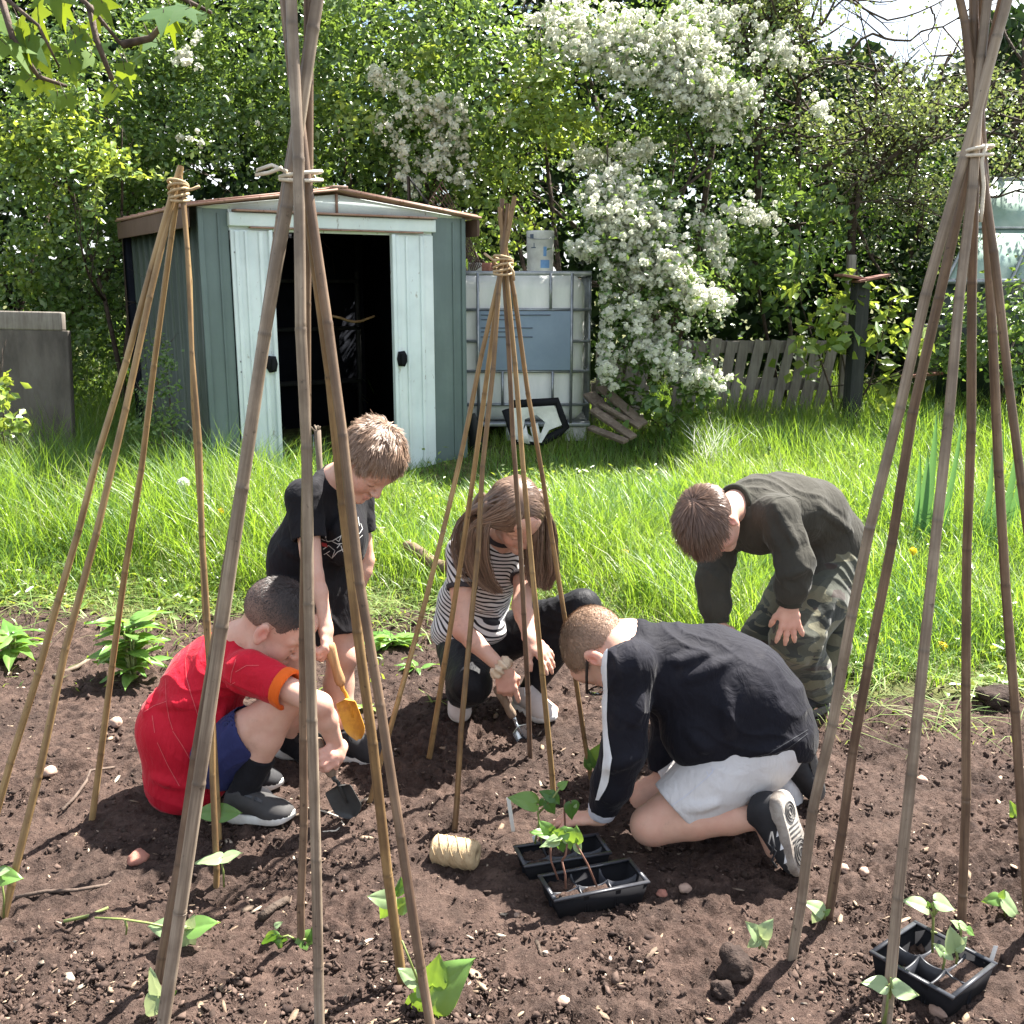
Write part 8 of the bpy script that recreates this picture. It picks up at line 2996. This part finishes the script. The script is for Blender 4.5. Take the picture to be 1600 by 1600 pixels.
# ---------------------------------------------------------------- stones, clods, sticks
def stone(label, px, py, w_, h_, mat, cat='stone', name='stone', group=None, jag=.12, sink=.35, seed=0):
    g = G(px, py)
    s = (g - Vector((0, 0, CAM_H))).length / 1600
    bm = bmesh.new()
    bmesh.ops.create_icosphere(bm, subdivisions=3, radius=1)
    rx, rz = w_ * s / 2, h_ * s / 2
    for v in bm.verts:
        n_ = mnoise.noise(v.co * 1.4 + Vector((seed, 0, seed))) * jag * 2 + mnoise.noise(v.co * 3.7 + Vector((0, seed, 0))) * jag
        v.co *= 1 + n_
        v.co = Vector((v.co.x * rx, v.co.y * rx * .85, v.co.z * rz))
    bm.verts.index_update()
    mb = MB().add([g + Vector((0, 0, rz * (1 - sink))) + Matrix.Rotation(seed, 3, 'Z') @ v.co for v in bm.verts], [[v.index for v in f.verts] for f in bm.faces])
    bm.free()
    o = mb.build(name, M[mat], None, True)
    return tag(o, label, cat, group)
SG = 'loose stones on the soil'
stone('reddish angular stone on the soil left of the thick grey cane', 216, 1352, 32, 22, 'stone_red', group=SG, seed=1.2)
stone('smooth pinkish stone on the soil behind the red jersey', 182, 1134, 20, 16, 'stone', group=SG, seed=2.1)
stone('round pebble below the mound by the kneeling child shoe', 1070, 1394, 20, 14, 'stone', group=SG, seed=3.3)
stone('flat brown pebble left of the round one below the trays', 1034, 1402, 18, 12, 'stone_red', group=SG, seed=4.3)
stone('pale round pebble in the middle of the right-hand wigwam', 1441, 1224, 16, 12, 'stone', group=SG, seed=5.1)
stone('pale pebble between the two left canes of the right-hand wigwam', 1318, 1362, 15, 12, 'stone', group=SG, seed=6.7)
stone('tan pebble next to the knee-high brown cane foot', 1350, 1370, 17, 12, 'stone', group=SG, seed=7.9)
stone('flat pinkish stone at the bottom right below the tray', 1465, 1588, 26, 16, 'stone', group=SG, seed=8.4)
stone('light heart shaped stone in the bare soil at the bottom centre', 880, 1568, 20, 12, 'stone', group=SG, seed=9.4)
stone('grey stone on the soil far left between the pale canes', 78, 1212, 22, 14, 'stone', group=SG, seed=10.1)
CG = 'dark wet clods'
stone('large dark clod of wet soil below the lone pale seedling', 1148, 1532, 52, 50, 'clod', 'clod', 'soil_clod', CG, .26, .3, 1.5)
stone('dark clod lying against the large wet clod', 1128, 1556, 34, 26, 'clod', 'clod', 'soil_clod', CG, .24, .3, 2.5)
stone('black clod at the grass edge behind the right-hand wigwam', 1555, 1100, 60, 30, 'clod', 'clod', 'soil_clod', CG, .24, .35, 3.5)
stone('black clod beside the camouflage trouser leg', 1322, 1058, 24, 22, 'clod', 'clod', 'soil_clod', CG, .24, .3, 4.5)
stone('dark clod in the hollow next to the bent knee', 985, 1296, 18, 16, 'clod', 'clod', 'soil_clod', CG, .24, .3, 5.5)

def stick(label, pts, r, mat, z=.012, group='bits of stick and straw on the soil', name='stick'):
    q = []
    for x, y in pts:
        g = G(x, y)
        q.append(g + Vector((0, 0, z)))
    tag(MB().tube(q, [r * (1 - .3 * i / len(q)) for i in range(len(q))], 7).build(name, M[mat], None, True), label, 'stick', group)
stick('short dark piece of bark left of the thick pale cane foot', [(408, 1442), (428, 1428), (450, 1412)], .011, 'bark')
stick('dry grey stem lying behind the left wigwam', [(85, 1062), (120, 1048), (150, 1030), (172, 1015)], .009, 'plank')
stick('bent dead stalk at the foot of a thin cane on the left', [(98, 1272), (118, 1252), (136, 1228), (142, 1212), (180, 1205)], .005, 'twig')
stick('thin dark twig across the soil at the far left', [(25, 1412), (70, 1402), (120, 1398), (175, 1390)], .005, 'twig')
stick('straw-coloured twig on the soil near the bottom left', [(100, 1448), (140, 1440), (170, 1428)], .004, 'straw')
stick('pale wood splinter right of the heart shaped leaf', [(1465, 1585), (1480, 1570), (1495, 1560)], .005, 'chip')
stick('dark stick stuck in the soil at the bottom centre', [(838, 1480), (842, 1492), (846, 1506)], .005, 'bark')

# ---------------------------------------------------------------- weeds and flowers
def rosette(name, label, px, py, n, L, w_, mat, spread=.8, up=.8, seed=0, cat='weed', group=None, Y=None):
    rg = np.random.default_rng(seed)
    g = G(px, py) if Y is None else base_of(px, Y)
    root = thing(name, g, label, cat, group)
    mb = MB()
    sb = MB()
    for i in range(n):
        a = rg.uniform(0, 6.28)
        el = rg.uniform(.15, 1.0)
        h = L * rg.uniform(.1, 1.0) * up
        b = g + Vector((math.cos(a) * .02, math.sin(a) * .02, h * .55))
        t = b + Vector((math.cos(a) * L * spread * rg.uniform(.4, .9), math.sin(a) * L * spread * rg.uniform(.4, .9), L * (.45 * el - .12)))
        sb.tube([g + Vector((0, 0, -.01)), b], [.004, .0028], 5)
        heart_leaf(mb, b, t, Vector((math.cos(a) * -.4, math.sin(a) * -.4, 1)), w_, .12, .25)
    mb.build('leaf', M[mat], root, True)
    sb.build('stem', M['stem'], root, True)
    return root
rosette('dock_plant', 'tall leafy dock weed standing between the thin canes and the red jersey', 208, 1066, 54, .19, .42, 'bean', .85, 2.5, 3, 'weed')
rosette('dock_plant', 'low broad-leaved weed at the left edge of the bed', 22, 1034, 26, .17, .40, 'bean', 1.0, 1.2, 4, 'weed')
rosette('dock_plant', 'clump of broad pale leaves on the soil between the standing child and the girl', 612, 1010, 24, .14, .5, 'bean', 1.0, .6, 5, 'weed')
rosette('dock_plant', 'small green weed by the knee of the girl', 652, 1046, 9, .08, .4, 'bean', .9, .8, 6, 'weed')
rosette('dock_plant', 'small weed sprouting behind the orange trowel', 578, 1112, 7, .06, .5, 'leaf_light', .9, .6, 7, 'weed')
rosette('dock_plant', 'green weed at the grass edge behind the right-hand wigwam', 1575, 1080, 12, .10, .5, 'bean_sunlit', .9, .7, 8, 'weed')

def iris(label, px, Y, leaves_, group='blue-green iris leaves in the grass'):
    b = base_of(px, Y)
    root = thing('iris_plant', b, label, 'plant', group)
    for (x0, x1, top, w_) in leaves_:
        p = P(x0, 700, Y); p.z = b.z
        q = P(x1, top, Y - .02)
        V, F = [], []
        n = 8
        for i in range(n + 1):
            t = i / n
            c = p.lerp(q, t) + Vector((.02 * math.sin(t * 2), 0, 0))
            ww = w_ * (1 - t ** 3) * .5 + .0005
            V += [c + Vector((-ww, 0, 0)), c + Vector((0, -.004, 0)), c + Vector((ww, .002, 0))]
        for i in range(n):
            F += [(3 * i, 3 * i + 1, 3 * i + 4, 3 * i + 3), (3 * i + 1, 3 * i + 2, 3 * i + 5, 3 * i + 4)]
        MB().add(V, F).build('blade', M['iris'], root, True)
iris('broad blue-green iris leaves showing between the right-hand canes', 1462, 4.9, [(1455, 1458, 640, .045), (1466, 1474, 660, .04), (1447, 1444, 706, .055), (1470, 1466, 700, .04), (1480, 1500, 640, .03), (1440, 1432, 700, .03)])
iris('iris leaves farther right beside the outermost cane', 1570, 4.9, [(1565, 1562, 672, .04), (1575, 1590, 665, .04), (1585, 1600, 700, .05), (1552, 1545, 700, .035)])

def flower(label, px, py, Y, name='dandelion', mat='yellow', r=.016, cat='flower', group='yellow dandelions in the grass'):
    p = P(px, py, Y)
    b = Vector((p.x, p.y, float(np_H0(p.x, p.y))))
    root = thing(name, b, label, cat, group)
    MB().tube([b, (b + p) / 2 + Vector((.005, 0, 0)), p], .002, 5).build('stem', M['stem'], root, True)
    flower_heads(np.array([p]), np.array([(0, -.5, .8)]), np.array([r]), root, 'petals', M[mat], 60)
flower('yellow dandelion in the grass above the right sleeve of the striped T-shirt', 976, 864, 4.6)
flower('yellow dandelion right of the standing child in the black shorts', 581, 876, 4.5)
flower('yellow flower in the mown grass inside the right-hand wigwam', 1472, 1010, 3.7)
flower('yellow flower at the soil edge inside the right-hand wigwam', 1518, 1086, 3.45)
flower('yellow dandelion in tall grass behind the olive sweatshirt', 1426, 862, 4.4)
flower('yellow dandelion at the left side of the girl, half hidden by grass', 345, 800, 4.9)
flower('white dandelion clock in the grass left of the thick canes', 287, 755, 5.0, 'dandelion_clock', 'fluff', .026, group='white dandelion clocks')

def dry_stalks():
    b = base_of(1112, 6.6)
    root = thing('dry_grass_tuft', b, 'whitish feathery dead grass tuft standing at the edge of the green grass', 'plant')
    n = 70
    x = b.x + rng.normal(0, .05, n)
    y = 6.6 + rng.normal(0, .05, n)
    o = blades('blade', x, y, rng.uniform(.2, .45, n), rng.uniform(.004, .009, n), .5, M['fluff'], None)
    o.parent = root
    o.location = -Vector(b)
dry_stalks()
